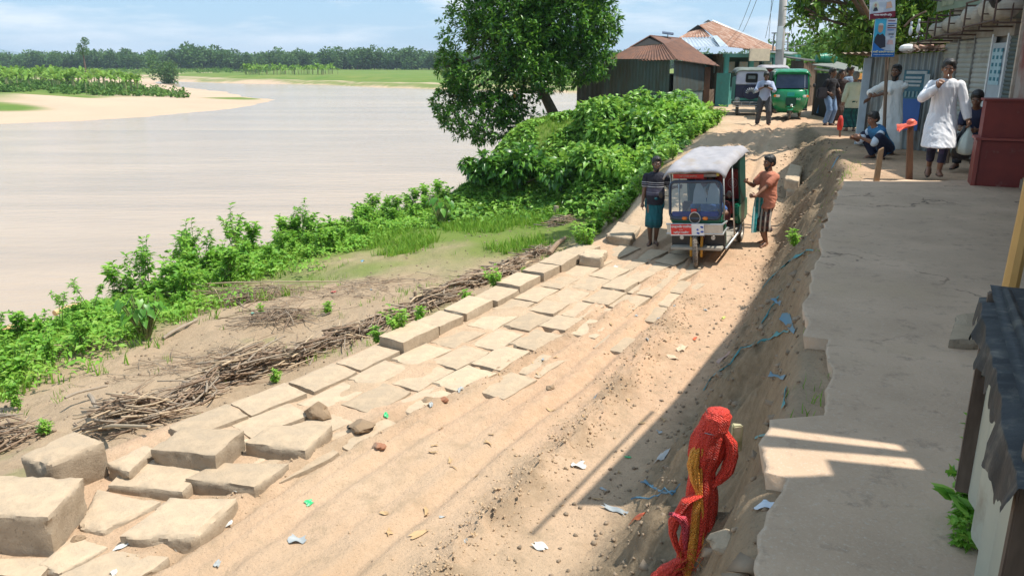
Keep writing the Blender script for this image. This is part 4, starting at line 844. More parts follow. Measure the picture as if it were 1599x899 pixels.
# forest edge across the river: nearest trees as individuals, the wood behind as one mass
r = np.random.default_rng(5); xs = np.linspace(-400, 40, 92)
protoP = []
for k in range(6):
    rk = np.random.default_rng(900 + k); root = bpy.data.objects.new("forest_tree", None); COL.objects.link(root); h = 10; MB().tube([(0, 0, 0), (.2, 0, 4), (0, 0, 7)], [.3, .22, .1], 6).build("trunk", BARK, root)
    P, D = far_tree_arrays(rk, np.zeros(3), h, 5.2, 1500, 1.0); crown_mesh("crown", root, P, D, 1.25, rk, FAR); protoP.append(root)
for i, x in enumerate(xs):
    root = protoP[i] if i < 6 else copy_tree(protoP[r.integers(6)]); Y = 505 + r.normal(0, 9) - .12 * x; s_ = (1 + .20 * fbm(np.array([x * .02]), np.array([3.]), 3, 3)[0] + r.normal(0, .10))
    if -215 < x < -165: s_ *= 1.12
    root.location = (x, Y, terr1(x, Y)); root.rotation_euler = (0, 0, r.random() * 6); root.scale = (s_ * 1.15, s_ * 1.15, s_); tag(root, "dark green tree in the long wood beyond the far field", "tree", "trees along the wood across the river")
Pm = []; Dm = []
for i in range(420):
    x = r.uniform(-560, 160); Y = r.uniform(530, 640) - .12 * x; P, D = far_tree_arrays(r, np.array([x, Y, -3.0]), 10.5 * r.uniform(.8, 1.15), 5.5, 300, 1); Pm.append(P); Dm.append(D)
tag(crown_mesh("forest", None, np.concatenate(Pm), np.concatenate(Dm), 1.9, r, FAR), "distant wood behind the first trees", kind="stuff")
Pm = []; Dm = []
for i in range(260):
    px = r.uniform(-60, 420); Y = r.uniform(262, 420); p = PY(px, 110, Y)
    if poly_sd(np.array([p.x]), np.array([Y]), LEFT_LAND)[0] < 8 and Y < 330: continue
    P, D = far_tree_arrays(r, np.array([p.x, Y, -2.7]), 1.6 * r.uniform(.5, 1.3), 2.0, 70, 1); Pm.append(P); Dm.append(D)
for i in range(420):
    px = r.uniform(-60, 345); Y = r.uniform(140, 210); p = PY(px, 120, Y); sd_ = poly_sd(np.array([p.x]), np.array([Y]), LEFT_LAND)[0]
    if sd_ < 14 or sd_ > 50: continue
    P, D = far_tree_arrays(r, np.array([p.x, Y, terr1(p.x, Y)]), 1.1 * r.uniform(.5, 1.3), 1.1, 50, 1); Pm.append(P); Dm.append(D)
tag(crown_mesh("scrub_vegetation", None, np.concatenate(Pm), np.concatenate(Dm), .6, r, HILLG), "low scrub on the far left bank", kind="stuff")
# ================================================================== tin, timber and masonry
def tinmat(name, base, rust, amt=.5, rough=.45, metal=.55, streak=True):
    if name in MC: return MC[name]
    m, nt, b = newmat(name); v = _vec(nt, 'Object', (1.2, 1.2, .35) if streak else (1, 1, 1))
    col = _mix(nt, _ramp(nt, _noise(nt, v, 1.6, 6, .6), .3, .7), base, tuple(x * .78 for x in base)); f = _ramp(nt, _noise(nt, v, 2.6, 8, .68), amt - .08, amt + .12)
    col = _mix(nt, f, col, rust); nt.links.new(col, b.inputs["Base Color"]); b.inputs["Roughness"].default_value = rough
    inv = nt.nodes.new("ShaderNodeMath"); inv.operation = 'MULTIPLY_ADD'; inv.inputs[1].default_value = -metal; inv.inputs[2].default_value = metal; nt.links.new(f, inv.inputs[0]); nt.links.new(inv.outputs[0], b.inputs["Metallic"])
    bump(nt, b, _noise(nt, v, 12, 5), .25, .01); MC[name] = m; return m
RUST = tinmat("rusty_tin", (.19, .085, .05), (.10, .05, .035), .52, .8, .1); RUST2 = tinmat("rusty_striped_tin", (.30, .15, .09), (.46, .33, .26), .55, .75, .1)
NEWTIN = tinmat("new_tin", (.62, .68, .72), (.50, .54, .56), .6, .3, .5); TEALTIN = tinmat("teal_grey_tin", (.10, .125, .122), (.075, .065, .05), .48, .6, .3); GREYTIN = tinmat("grey_tin", (.30, .34, .34), (.15, .12, .09), .58, .5, .5)
DARKTIN = tinmat("dark_tin", (.085, .085, .075), (.05, .04, .03), .5, .75, .1); TEAL = pm("teal_paint", (.05, .22, .19), (.06, .27, .23), 5, .55, dirt=(.12, .15, .12), dlo=.58, dhi=.75)
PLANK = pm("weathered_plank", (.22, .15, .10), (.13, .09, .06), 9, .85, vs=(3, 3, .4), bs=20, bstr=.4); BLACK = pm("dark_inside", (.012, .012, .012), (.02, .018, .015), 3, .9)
MUDWALL = pm("dark_mud_wall", (.075, .065, .05), (.05, .045, .035), 4, .95); STEEL = pm("grey_steel", (.35, .36, .36), (.22, .2, .18), 8, .4, .7)
WHITEP = pm("white_paint", (.72, .74, .74), (.6, .63, .64), 5, .5)
def V3(*a): return Vector(a)
def roofquad(name, mat, a, b, c, d, root, pitch=.16, amp=.02, nv=3, edge=None):
    mb = MB(); mb.tin(a, b, c, d, pitch, amp, nv); return mb.build(name, mat, root, smooth=True)
# ---- rusty tin shed on the mound
C0 = PY(1047, 175, 31.0); CL = PY(900, 180, 33.4); CR_ = PY(1103, 175, 34.3); zb = -.42
root = thing("tin_shed", "low dark tin shed with a rusty brown four sided roof above the green mound", "shed", (C0.x, C0.y, zb))
def loc(v): return Vector(v) - Vector((C0.x, C0.y, zb))
def P_(px, py, Y): return loc(PY(px, py, Y))
a0, a1, a2 = loc((CL.x, CL.y, zb)), Vector((0, 0, 0)), loc((CR_.x, CR_.y, zb)); H = 2.22
up = Vector((0, 0, H))
mid = a0.lerp(a1, .30); mid2 = a0.lerp(a1, .97)
mb = MB(); mb.tin(mid, mid2, mid2 + up, mid + up, .14, .012); mb.build("wall", TEALTIN, root, smooth=True)
mb = MB(); mb.tin(a0, mid, mid + up * .93, a0 + up * .80, .2, .008); mb.build("wall", DARKTIN, root, smooth=True)
mb = MB(); q = a1.lerp(a2, .02); q2 = a1.lerp(a2, .86); mb.tin(q, q2, q2 + up * .46, q + up * .48, .15, .014); mb.build("wall", tinmat("sunlit_side_tin", (.30, .36, .37), (.2, .2, .18), .6, .5, .4), root, smooth=True)  # sunlit side of the shed, its paleness put into the tin colour
mb = MB(); mb.tin(q + up * .46 + V3(.02, -.02, 0), q2 + up * .44 + V3(.02, -.02, 0), q2 + up * .9, q + up * .98, .15, .014); mb.build("wall", TEALTIN, root, smooth=True)
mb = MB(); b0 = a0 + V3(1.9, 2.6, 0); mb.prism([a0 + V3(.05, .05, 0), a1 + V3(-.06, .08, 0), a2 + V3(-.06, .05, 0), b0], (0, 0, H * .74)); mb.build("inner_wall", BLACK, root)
for t_, nm in ((.88, "post"), (.97, "post")):
    p = a1.lerp(a2, t_); mb = MB(); mb.box(p + V3(.03, -.03, H * .43), (.12, .12, H * .86)); mb.build(nm, pm("brown_post", (.20, .09, .05), (.12, .06, .04), 6, .8), root)
p = a1.lerp(a2, 1.02); mb = MB(); mb.box(p + V3(.18, .3, .5), (.45, .05, 1.0), (0, 0, .8)); mb.build("plank_panel", PLANK, root)
mb = MB(); mb.prism([a0.lerp(a1, .5) + V3(-.02, -.05, .70), a0.lerp(a1, .62) + V3(-.02, -.05, .70), a0.lerp(a1, .62) + V3(-.02, -.05, .72), a0.lerp(a1, .5) + V3(-.02, -.05, .72)], (.02, .03, 0)); mb.build("batten", PLANK, root)
e0, e1, e2 = P_(943, 96, 33.0), P_(1057, 93.5, 30.6), P_(1124, 103.5, 34.4); r0, r1 = P_(1015, 56, 34.0), P_(1064, 60.5, 35.8); v0, v1 = P_(984, 74, 33.5), P_(1037, 69, 32.6)
e3 = P_(960, 92, 37.5)
roofquad("roof", RUST, e0, e1, v1, v0, root, .15, .016); roofquad("roof_side", RUST, e1, e2, r1, v1, root, .17, .018); 
mb = MB(); mb.add([v1, r1, r0], [(0, 1, 2)]); mb.build("roof_top", RUST, root)
mb = MB(); mb.add([e0, v0, r0, r1, e3], [(0, 1, 2, 3, 4)]); mb.build("roof_back", DARKTIN, root)
mb = MB(); mb.add([v0 + V3(.05, .12, .02), v1 + V3(-.03, .12, .02), r0 + V3(0, .12, -.03)], [(0, 1, 2)]); mb.build("gable_vent", BLACK, root)
mb = MB(); mb.tube([v0, r0, ], .025, 6).tube([r0, v1], .03, 6).tube([r0, r1], .03, 6).tube([v1, e1], .03, 6); mb.build("ridge_cap", RUST, root)
ef = P_(897, 107, 33.6); mb = MB(); mb.prism([e0 + V3(0, 0, -.06), ef, ef + V3(.2, 2, 0), e0 + V3(.2, 2, .1)], (0, 0, .03)); mb.build("lean_to_roof", DARKTIN, root)
mb = MB(); s0 = P_(1034, 53, 34.6); mb.prism([s0 + V3(0, 0, 0), s0 + V3(.48, .05, -.06), s0 + V3(.55, .35, .02), s0 + V3(.05, .3, .08)], (0, 0, .03)); o = mb.build("solar_panel", pm("solar_cells", (.02, .025, .05), (.03, .03, .06), 4, .25), None); o.location = root.location
tag(o, "small dark solar panel standing above the rusty shed roof", "solar panel")
mb = MB(); mb.tube([s0 + V3(.27, .18, 0), s0 + V3(.27, .18, -.25)], .02, 6); mb.build("bracket", STEEL, o)
# ---- teal shop house behind
zb = -.3; O = PY(1135, 160, 37.5); root = thing("teal_shop", "shop house with teal posts and a patched rusty and white tin roof", "shop", (O.x, O.y, zb))
def loc(v): return Vector(v) - Vector((O.x, O.y, zb))
wl = [loc(PY(1062, 160, 41)), loc(PY(1130, 160, 37.6)), loc(PY(1243, 160, 44))]
for p in wl: p.z = 0
H = 2.35; up = V3(0, 0, H)
mb = MB(); mb.tin(wl[0] + up, wl[1] + up, wl[1], wl[0], .2, .01); mb.build("wall", pm("brown_mat_wall", (.12, .09, .065), (.07, .055, .04), 6, .9), root)
mb = MB(); w1, w2 = wl[1], wl[2]; dd = (w2 - w1); nn = V3(-dd.y, dd.x, 0).normalized()
mb.prism([w1 + nn * 1.0, w2 + nn * 1.0, w2 + nn * 1.2, w1 + nn * 1.2], up); mb.build("back_wall", pm("dim_teal", (.02, .07, .06), (.015, .05, .045), 5, .8), root)
for t_, wd in ((.0, .2), (.30, .22), (.62, .22), (.97, .2)):
    p = w1.lerp(w2, t_); mb = MB(); mb.box(p + V3(0, 0, H / 2), (wd, wd, H)); mb.build("pillar", TEAL, root, bev=.01)
mb = MB(); mb.prism([w1 + V3(0, 0, H - .15), w2 + V3(0, 0, H - .15), w2 + nn * .2 + V3(0, 0, H - .15), w1 + nn * .2 + V3(0, 0, H - .15)], (0, 0, .16)); mb.build("beam", TEAL, root)
for t0, t1 in ((.03, .27), (.33, .59), (.66, .94)):
    A, B_ = w1.lerp(w2, t0), w1.lerp(w2, t1); mb = MB(); mb.prism([A + nn * .5, B_ + nn * .5, B_ + nn * .55, A + nn * .55], (0, 0, .85)); mb.build("counter", TEAL, root)
    mb = MB(); mb.prism([A + nn * .7 + V3(0, 0, 1.5), B_ + nn * .7 + V3(0, 0, 1.5), B_ + nn * .74 + V3(0, 0, 1.5), A + nn * .74 + V3(0, 0, 1.5)], (0, 0, .5)); mb.build("shelf_goods", pm("shop_goods", (.35, .2, .08), (.1, .25, .3), 14, .6), root)
mb = MB(); mb.prism([w1 + V3(.1, -.4, 0), w1 + V3(-.35, .2, 0), w1 + V3(-.3, .3, 0), w1 + V3(.15, -.3, 0)], (0, 0, 1.5)); mb.build("door_leaf", TEAL, root)
mb = MB(); A = wl[0].lerp(wl[1], .55); mb.prism([A + V3(0, -.12, .6), A + V3(.7, -.42, .6), A + V3(.7, -.38, .6), A + V3(0, -.08, .6)], (0, 0, 1.2)); mb.build("grey_panel", GREYTIN, root)
def P_(px, py, Y): return loc(PY(px, py, Y))
roofquad("roof", NEWTIN, P_(1060, 74, 37.6), P_(1136, 73, 36.6), P_(1114, 59, 38.0), P_(1059, 59.5, 38.8), root, .18, .015)
roofquad("roof_panel", RUST2, P_(1059, 59.5, 38.8), P_(1111, 58, 38), P_(1098, 45, 39.2), P_(1077, 50, 39.6), root, .16, .02)
roofquad("roof_slope", RUST2, P_(1136, 73, 36.6), P_(1236, 84, 43), P_(1112, 34, 42), P_(1092, 40, 39.4), root, .2, .03)
roofquad("roof_patch", NEWTIN, P_(1112, 56, 37.9), P_(1120, 56, 37.9), P_(1138, 73.5, 36.45), P_(1124, 72.5, 36.4), root, .2, .01)
roofquad("roof_white", NEWTIN, P_(1110, 31, 42.4), P_(1140, 42, 43), P_(1232, 82, 44.5), P_(1190, 69, 42.5), root, .2, .02)
mb = MB(); mb.add([P_(1098, 45, 39.3), P_(1090, 39, 39.6), P_(1072, 51, 39.9), P_(1108, 55, 38.3)], [(0, 1, 2), (0, 2, 3)]); mb.build("gable_vent", BLACK, root)
mb = MB(); mb.add([P_(1098, 36, 41.5), P_(1106, 31, 42.3), P_(1113, 35, 42)], [(0, 1, 2)]); mb.build("gable_vent", BLACK, root)
mb = MB(); mb.prism([P_(1160, 78, 38.4), P_(1235, 86, 42.5), P_(1245, 84, 43.5), P_(1175, 76, 40)], (0, 0, .05)); mb.build("awning", GREYTIN, root)
mb = MB(); mb.box(P_(1186, 86, 38.8), (1.3, .05, .55), (0, 0, .5)); mb.build("signboard", pm("cream_board", (.55, .47, .33), (.45, .38, .28), 7, .7), root)
mb = MB(); mb.box(P_(1222, 97, 39.5), (.42, .04, .36), (0, 0, .5)); mb.build("small_sign", WHITEP, root)
# ---- dark plank shack and stall
O = PY(1250, 150, 36.5); zb = -.3; root = thing("plank_shack", "dark narrow shack of tin and upright wooden slabs beyond the utility pole", "shack", (O.x, O.y, zb))
def loc(v): return Vector(v) - Vector((O.x, O.y, zb))
p0, p1, p2 = loc(PY(1231, 150, 38)), loc(PY(1250, 150, 36)), loc(PY(1270, 150, 38.5))
for p in (p0, p1, p2): p.z = 0
mb = MB(); mb.tin(p0, p1, p1 + V3(0, 0, 2.05), p0 + V3(0, 0, 2.05), .16, .02); mb.build("wall", DARKTIN, root)
mb = MB(); rr = random.Random(4)
for i in range(12): q = p1.lerp(p2, (i + .5) / 12); mb.box(q + V3(0, 0, .98), (.085, .05, 1.96 + rr.uniform(-.1, .1)), (0, rr.uniform(-.03, .03), .9))
mb.build("plank_wall", PLANK, root)
mb = MB(); mb.prism([p0 + V3(-.2, -.1, 2.15), p1 + V3(-.1, -.25, 2.05), p2 + V3(.3, -.1, 2.0), p1 + V3(0, 3, 2.25)], (0, 0, .04)); mb.build("roof", DARKTIN, root)
mb = MB(); q = PY(1262, 140, 36.8); O2 = Vector((q.x, q.y, zb)); mb.tube([(0, 0, 0), (.1, 0, 1.0)], .03, 5).tube([(-.3, 0, .8), (.35, -.1, .95)], .025, 5); o = mb.build("bamboo_rail", PLANK); o.location = O2; tag(o, "thin crossed bamboo rail before the plank shack", "rail")
O = PY(1300, 175, 29.5); root = thing("roadside_stall", "dark open stall with a tarpaulin roof where four men stand", "stall", (O.x, O.y, -.28))
def loc(v): return Vector(v) - root.location
g0, g1, g2, g3 = [loc(PY(px, 170, Y)) for px, Y in ((1270, 31.5), (1316, 28.5), (1345, 31), (1300, 34))]
for p in (g0, g1, g2, g3): p.z = 0
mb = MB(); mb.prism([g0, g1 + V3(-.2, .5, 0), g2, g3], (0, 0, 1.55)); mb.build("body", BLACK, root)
mb = MB(); mb.prism([g0 + V3(-.3, -.2, 1.85), g1 + V3(.2, -.5, 1.62), g2 + V3(0, -.2, 1.66), g3 + V3(0, 0, 1.95)], (0, 0, .035)); mb.build("roof", pm("tarp_dull", (.10, .12, .10), (.2, .19, .15), 5, .7), root)
for t_ in (0, .98):
    p = g0.lerp(g1, t_); mb = MB(); mb.tube([p + V3(-.15, -.35, 0), p + V3(-.15, -.35, 1.75)], .03, 6); mb.build("post", PLANK, root)
mb = MB(); mb.tube([g0 + V3(-.2, -.3, 1.72), g1 + V3(.1, -.55, 1.55)], .045, 6); mb.build("roof_pole", pm("bamboo_pole_mat", (.55, .5, .4), (.35, .3, .2), 6, .6), root)
mb = MB(); mb.box(g1 + V3(.35, -.35, 1.50), (.75, .25, .20), (0, 0, .3)); mb.build("hanging_snacks", pm("orange_snacks", (.65, .33, .06), (.4, .18, .06), 16, .6), root)
bl = pm("blue_cloth", (.10, .26, .50), (.07, .17, .36), 6, .7); mb = MB(); mb.box(g0 + V3(.35, -.75, .42), (.95, .5, .8), (0, 0, -.3), .75); mb.build("blue_cover", bl, root, bev=.08)
for i, px in enumerate((1281, 1294)):
    p = PY(px, 96, 30.5); mb = MB(); mb.tube([(-.2, 0, 0), (-.17, 0, 0), (.17, 0, 0), (.2, 0, 0)], [.12, .18, .18, .12], 12); o = mb.build("green_tank", pm("green_plastic", (.01, .17, .09), (.01, .22, .12), 4, .4), None, auto=True); o.location = (p.x, p.y, -.28 + 1.93 + .17)
    o.scale = (1.3, 1, 1) if i else (.9, .9, .9)
    tag(o, ["smaller left green drum lying on the stall roof", "larger right green drum lying on the stall roof"][i], "drum")
# ---- corrugated kiosk
O = PY(1395, 240, 17.6); root = thing("tin_kiosk", "grey corrugated tin kiosk with a blue sheet on its front behind the bearded man", "kiosk", (O.x, O.y, -.16))
def loc(v): return Vector(v) - root.location
k0, k1, k2, k3 = loc(PY(1340, 230, 18.6)), loc(PY(1466, 230, 17.0)), loc((PY(1466, 230, 17.0).x + 1.0, 19.6, 0)), loc((PY(1340, 230, 18.6).x + 1.7, 21.0, 0))
for p in (k0, k1, k2, k3): p.z = 0
H = 2.0; q = k0.lerp(k1, .27); mb = MB(); mb.tin(k0, q, q + V3(0, 0, H), k0 + V3(0, 0, H - .03), .15, .032); mb.build("wall", GREYTIN, root, smooth=True)
q_ = k0.lerp(k1, .38); mb = MB(); mb.tin(q_, k1, k1 + V3(0, 0, H + .06), q_ + V3(0, 0, H), .14, .03); mb.build("wall", GREYTIN, root, smooth=True)
mb = MB(); mb.tin(q, q_, q_ + V3(0, 0, H), q + V3(0, 0, H), .3, .01); mb.build("wall_plank", pm("pale_plank", (.36, .33, .28), (.24, .2, .16), 7, .8), root)
mb = MB(); mb.tin(k3, k0, k0 + V3(0, 0, H - .03), k3 + V3(0, 0, H - .1), .15, .035); mb.build("side_wall", DARKTIN, root)
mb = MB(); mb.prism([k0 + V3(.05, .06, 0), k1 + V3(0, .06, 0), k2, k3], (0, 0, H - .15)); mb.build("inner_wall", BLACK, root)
mb = MB(); mb.tin(k0 + V3(-.75, -.25, H + .03), k1 + V3(-.02, -.35, H + .08), k2 + V3(0, .3, H + .12), k3 + V3(-.6, .3, H + .0), .15, .02); mb.build("roof", tinmat("old_roof_tin", (.28, .22, .16), (.16, .10, .07), .5, .8, .1), root)
mb = MB(); mb.box(k0 + V3(-.05, -.1, .98), (.16, .05, 1.9), (0, 0, -.2)); mb.build("corner_board", pm("bluish_white_board", (.45, .55, .62), (.35, .42, .48), 4, .5), root)
fd = (k1 - k0).normalized(); fn = V3(fd.y, -fd.x, 0)
def onk(t, z0, z1, wd, dpt, name, mat): 
    c = k0.lerp(k1, t) + fn * dpt; mb = MB(); mb.prism([c - fd * wd / 2 + V3(0, 0, z0), c + fd * wd / 2 + V3(0, 0, z0), c + fd * wd / 2 + V3(0, 0, z1), c - fd * wd / 2 + V3(0, 0, z1)], fn * .012); return mb.build(name, mat, root)
BLUE = pm("blue_plastic", (.01, .08, .30), (.012, .10, .36), 3, .45)
onk(.62, .42, 1.08, .44, .05, "blue_sheet", BLUE); onk(.64, 1.08, 1.68, .56, .04, "notice_panel", pm("teal_notice", (.02, .10, .15), (.03, .15, .2), 5, .5))
for z0, z1, wd, sh in ((1.60, 1.66, .46, .01), (1.50, 1.545, .36, -.04), (1.42, 1.465, .38, -.04), (1.34, 1.385, .36, -.05), (1.29, 1.60, .12, .22)):
    c = .64 + sh / 1.6; onk(c, z0, z1, wd, .058, "notice_strip", pm("notice_white", (.42, .47, .47), (.3, .36, .38), 20, .6))
for i in range(6): onk(.50 + i * .045, 1.12, 1.24, .045 if i % 2 else .03, .058, "notice_letter", pm("notice_letters", (.2, .33, .34), (.15, .25, .28), 20, .6))
# rubble on the kiosk roof
rr = random.Random(8); bricks = []
for i in range(9):
    mb = MB(); mb.box((0, 0, 0), (.2, .1, .07), (rr.uniform(-.4, .4), rr.uniform(-.4, .4), rr.random() * 3)); o = mb.build("roof_brick", pm("dull_brick", (.36, .18, .12), (.5, .4, .33), 4, .9), None, bev=.008)
    p = k0.lerp(k1, .62 + .36 * i / 9) + V3(0, rr.uniform(-.1, .3), H + .14); o.location = root.location + p; tag(o, "broken brick weighing down the kiosk roof edge", "brick", "bricks on the kiosk roof")
mb = MB(); mb.box((0, 0, 0), (.95, .12, .03), (0, -.03, .05)); o = mb.build("roof_board", pm("pale_board", (.6, .52, .38), (.5, .42, .3), 5, .8)); o.location = root.location + k0.lerp(k1, .76) + V3(0, -.05, H + .24); tag(o, "pale board lying over bricks on the kiosk roof", "board")
mb = MB(); mb.ball((0, 0, 0), (.2, .12, .1), 8, 6); o = mb.build("plastic_sack", WHITEP); o.location = root.location + k0.lerp(k1, .48) + V3(0, 0, H + .12); tag(o, "crumpled white sack on the kiosk roof beside the poster", "sack")
# ---- shuttered shop row
s0, s1 = PY(1452, 250, 17.0), PY(1596, 285, 12.6); root = thing("shutter_shop", "shop front with grey roller shutters and a green banner above behind the man in white", "shop", (s0.x, s0.y, -.05))
D_ = (Vector((s1.x, s1.y, 0)) - Vector((s0.x, s0.y, 0))); LN = D_.length; u = D_.normalized(); n_ = V3(u.y, -u.x, 0)
if n_.x > 0: n_ = -n_
def S_(t, z, off=0): return u * t + n_ * off + V3(0, 0, z)
def panel(t0, t1, z0, z1, off, th, name, mat, par=None, bev=0): mb = MB(); mb.prism([S_(t0, z0, off), S_(t1, z0, off), S_(t1, z1, off), S_(t0, z1, off)], n_ * -th); return mb.build(name, mat, par or root, bev=bev)
def sx(px, Yg=None):
    best = min(range(0, 801), key=lambda i: abs(pix(Vector((s0.x, s0.y, 0)) + u * (LN * 1.3 * i / 800) + V3(0, 0, 1.0))[0] - px)); return LN * 1.3 * best / 800
T = [sx(p) for p in (1455, 1487, 1511, 1540, 1561, 1585, 1598)]
panel(-.2, LN * 1.35, 0, 3.6, -.12, 3.0, "wall", pm("shop_wall", (.33, .32, .28), (.25, .22, .19), 3, .9))
def shutter(t0, t1, z1, mat, nm="shutter", slat=.09):
    V = []; nz_ = int(z1 / slat * 4); 
    for j in range(nz_ + 1):
        z = z1 * j / nz_; o_ = .018 * abs(math.sin(j / 4 * math.pi)) ; V += [S_(t0, z, o_), S_(t1, z, o_)]
    mb = MB(); mb.add(V, [(2 * j, 2 * j + 1, 2 * j + 3, 2 * j + 2) for j in range(nz_)]); o = mb.build(nm, mat, root); return o
SH = pm("shutter_grey", (.40, .41, .38), (.33, .34, .31), 3, .5, .15, dirt=(.22, .2, .17), dlo=.55); SHD = pm("shutter_dark", (.10, .13, .125), (.07, .09, .085), 3, .55, .2)
shutter(T[0], T[1] - .03, 2.1, SH); shutter(T[1] + .03, T[2] - .03, 2.12, SH); shutter(T[2] - .0, T[3] - .1, 2.3, SH); shutter(T[4] + .05, T[5] - .02, 2.15, SHD, slat=.07)
for i, t_ in enumerate((T[1], T[2], T[3] - .06, T[4] + .0, T[5])): panel(t_ - .025, t_ + .025, 0, 2.2, .04, .06, "shutter_rail", [STEEL, STEEL, WHITEP, WHITEP, pm("brown_rail", (.2, .13, .09), (.3, .26, .22), 8, .7)][i])
dp = panel(T[3], T[4] - .02, .0, 2.05, .03, .04, "door_panel", pm("pale_blue_panel", (.36, .42, .46), (.3, .35, .38), 4, .5)); pt = panel(T[3] + .06, T[4] - .1, 1.35, 1.95, .045, .012, "poster", pm("poster_pale", (.35, .5, .55), (.25, .4, .46), 9, .6), dp)
rr = random.Random(2)
for r_ in range(5):
    for c_ in range(3):
        t_ = T[3] + .10 + (T[4] - T[3] - .26) * c_ / 2; z_ = 1.42 + .12 * r_; panel(t_, t_ + .06 + .03 * rr.random(), z_, z_ + .06, .050, .004, "poster_mark", pm("poster_mark", (.02, .12, .17), (.03, .2, .26), 20, .6), pt)
panel(-.15, T[4] + .2, 2.16, 2.42, .03, .08, "lintel", pm("shop_lintel", (.30, .28, .24), (.2, .17, .14), 5, .9))
ban = panel(-.1, T[3] + .15, 2.72, 3.7, .25, .03, "banner", pm("green_banner", (.20, .27, .20), (.14, .19, .14), 2, .6)); panel(T[3] + .25, T[5], 2.85, 3.7, .2, .03, "banner", pm("pale_banner", (.42, .48, .44), (.3, .36, .33), 2, .6))
panel(.15, .9, 2.80, 3.25, .262, .006, "banner_photo", pm("banner_photo", (.12, .16, .10), (.3, .33, .24), 5, .6), ban); panel(1.0, 1.4, 2.85, 3.4, .262, .006, "banner_photo", pm("banner_photo2", (.4, .42, .36), (.14, .16, .12), 6, .6), ban)
AW = pm("rolled_canvas", (.40, .38, .32), (.28, .26, .22), 6, .85, vs=(1, 1, 5)); 
for t0, t1, z_, r_ in ((0.0, T[1], 2.35, .13), (T[1], T[2] + .2, 2.42, .14), (T[2] + .25, T[3] + .1, 2.52, .17), (T[3] + .2, T[5], 2.6, .2)):
    mb = MB(); mb.tube([S_(t0 + (t1 - t0) * k / 8, z_ + .02 * math.sin(k * 2), .28) for k in range(9)], [r_ * (.8 if k in (0, 8) else 1 + .08 * math.sin(k * 3)) for k in range(9)], 12); mb.build("rolled_awning", AW, root, smooth=True)
IR = pm("rusty_iron", (.10, .06, .04), (.06, .04, .035), 14, .8)
for i, t_ in enumerate((T[0] - .1, (T[0] + T[1]) / 2, T[1] + .1, T[2], T[3] - .1, T[4] + .1, T[5])):
    mb = MB(); z_ = 2.1 + .04 * i
    mb.tube([S_(t_, z_, .02), S_(t_, z_, .52)], .016, 5).tube([S_(t_, z_ + .42, .02), S_(t_, z_ + .42, .52)], .016, 5).tube([S_(t_, z_, .52), S_(t_, z_ + .45, .52)], .016, 5).tube([S_(t_, z_ + .2, .05), S_(t_, z_ + .2, .5)], .012, 5).tube([S_(t_, z_, .27), S_(t_, z_ + .42, .27)], .012, 5); mb.build("awning_bracket", IR, root)
for t0, t1, z_ in ((T[0] - .1, T[1] + .1, 2.12), (T[1] + .1, T[3] - .1, 2.2), (T[3] - .1, T[5], 2.32), (T[3] - .1, T[5], 2.72)):
    mb = MB(); mb.tube([S_(t0, z_, .53), S_(t1, z_ + .05, .53)], .018, 5); mb.build("awning_rail", IR, root)
mb = MB(); mb.ball(S_((T[4] + T[5]) / 2 + .1, 2.78, .35), (.22, .22, .26), 12, 8); mb.build("black_bundle", BLACK, root, smooth=True)
WALLP = pm("stained_plaster", (.36, .31, .27), (.26, .22, .19), 3, .9, bs=9, bstr=.6, bd=.03, dirt=(.20, .07, .055), dscale=1.3, dlo=.45, dhi=.6, vs=(1, 1, .5))
mb = MB(); w0 = S_(T[5] + .06, 0, .08); mb.prism([w0, w0 + u * 1.6, w0 + u * 1.6 - n_ * .3, w0 - n_ * .3], (0, 0, 3.6)); mb.build("plaster_pier", WALLP, root)
panel(T[5] + .0, T[5] + .05, 0, 3.0, .12, .05, "pier_edge", pm("pale_edge", (.5, .45, .38), (.4, .3, .22), 7, .8))
# ---- red counter and step
O = PY(1516, 285, 10.9); root = thing("red_counter", "dark red wooden shop counter at the right picture edge", "counter", (O.x, O.y, .0), (0, 0, R(-24)))
REDW = pm("red_paint_wood", (.23, .035, .025), (.17, .025, .02), 5, .55, dirt=(.30, .17, .13), dscale=5, dlo=.6, dhi=.8, bs=12, bstr=.2)
mb = MB(); mb.box((.95, .22, .33), (1.9, .44, .66)); mb.build("lower_panel", REDW, root, bev=.008)
mb = MB(); mb.box((.97, .23, .93), (1.86, .41, .50)); mb.build("upper_panel", REDW, root, bev=.008)
mb = MB(); mb.box((.95, .2, .685), (1.96, .50, .035)); mb.build("ledge", pm("red_ledge", (.32, .07, .05), (.25, .05, .04), 5, .5), root, bev=.006)
mb = MB(); mb.box((.97, .23, 1.195), (1.92, .46, .03)); mb.build("top", REDW, root, bev=.006)
mb = MB(); mb.box((.02, -.012, .34), (.05, .02, .66)); mb.build("corner_strip", pm("red_ledge", (.32, .07, .05)), root)
mb = MB(); p = PY(1560, 300, 10.2); mb.box((.9, -.35, .02), (1.8, 1.9, .16), (0, 0, -.35)); o = mb.build("concrete_step", CONC, None, bev=.02); o.location = (p.x + .25, p.y - .15, .09); tag(o, "low concrete step at the right edge below the red counter", "step")
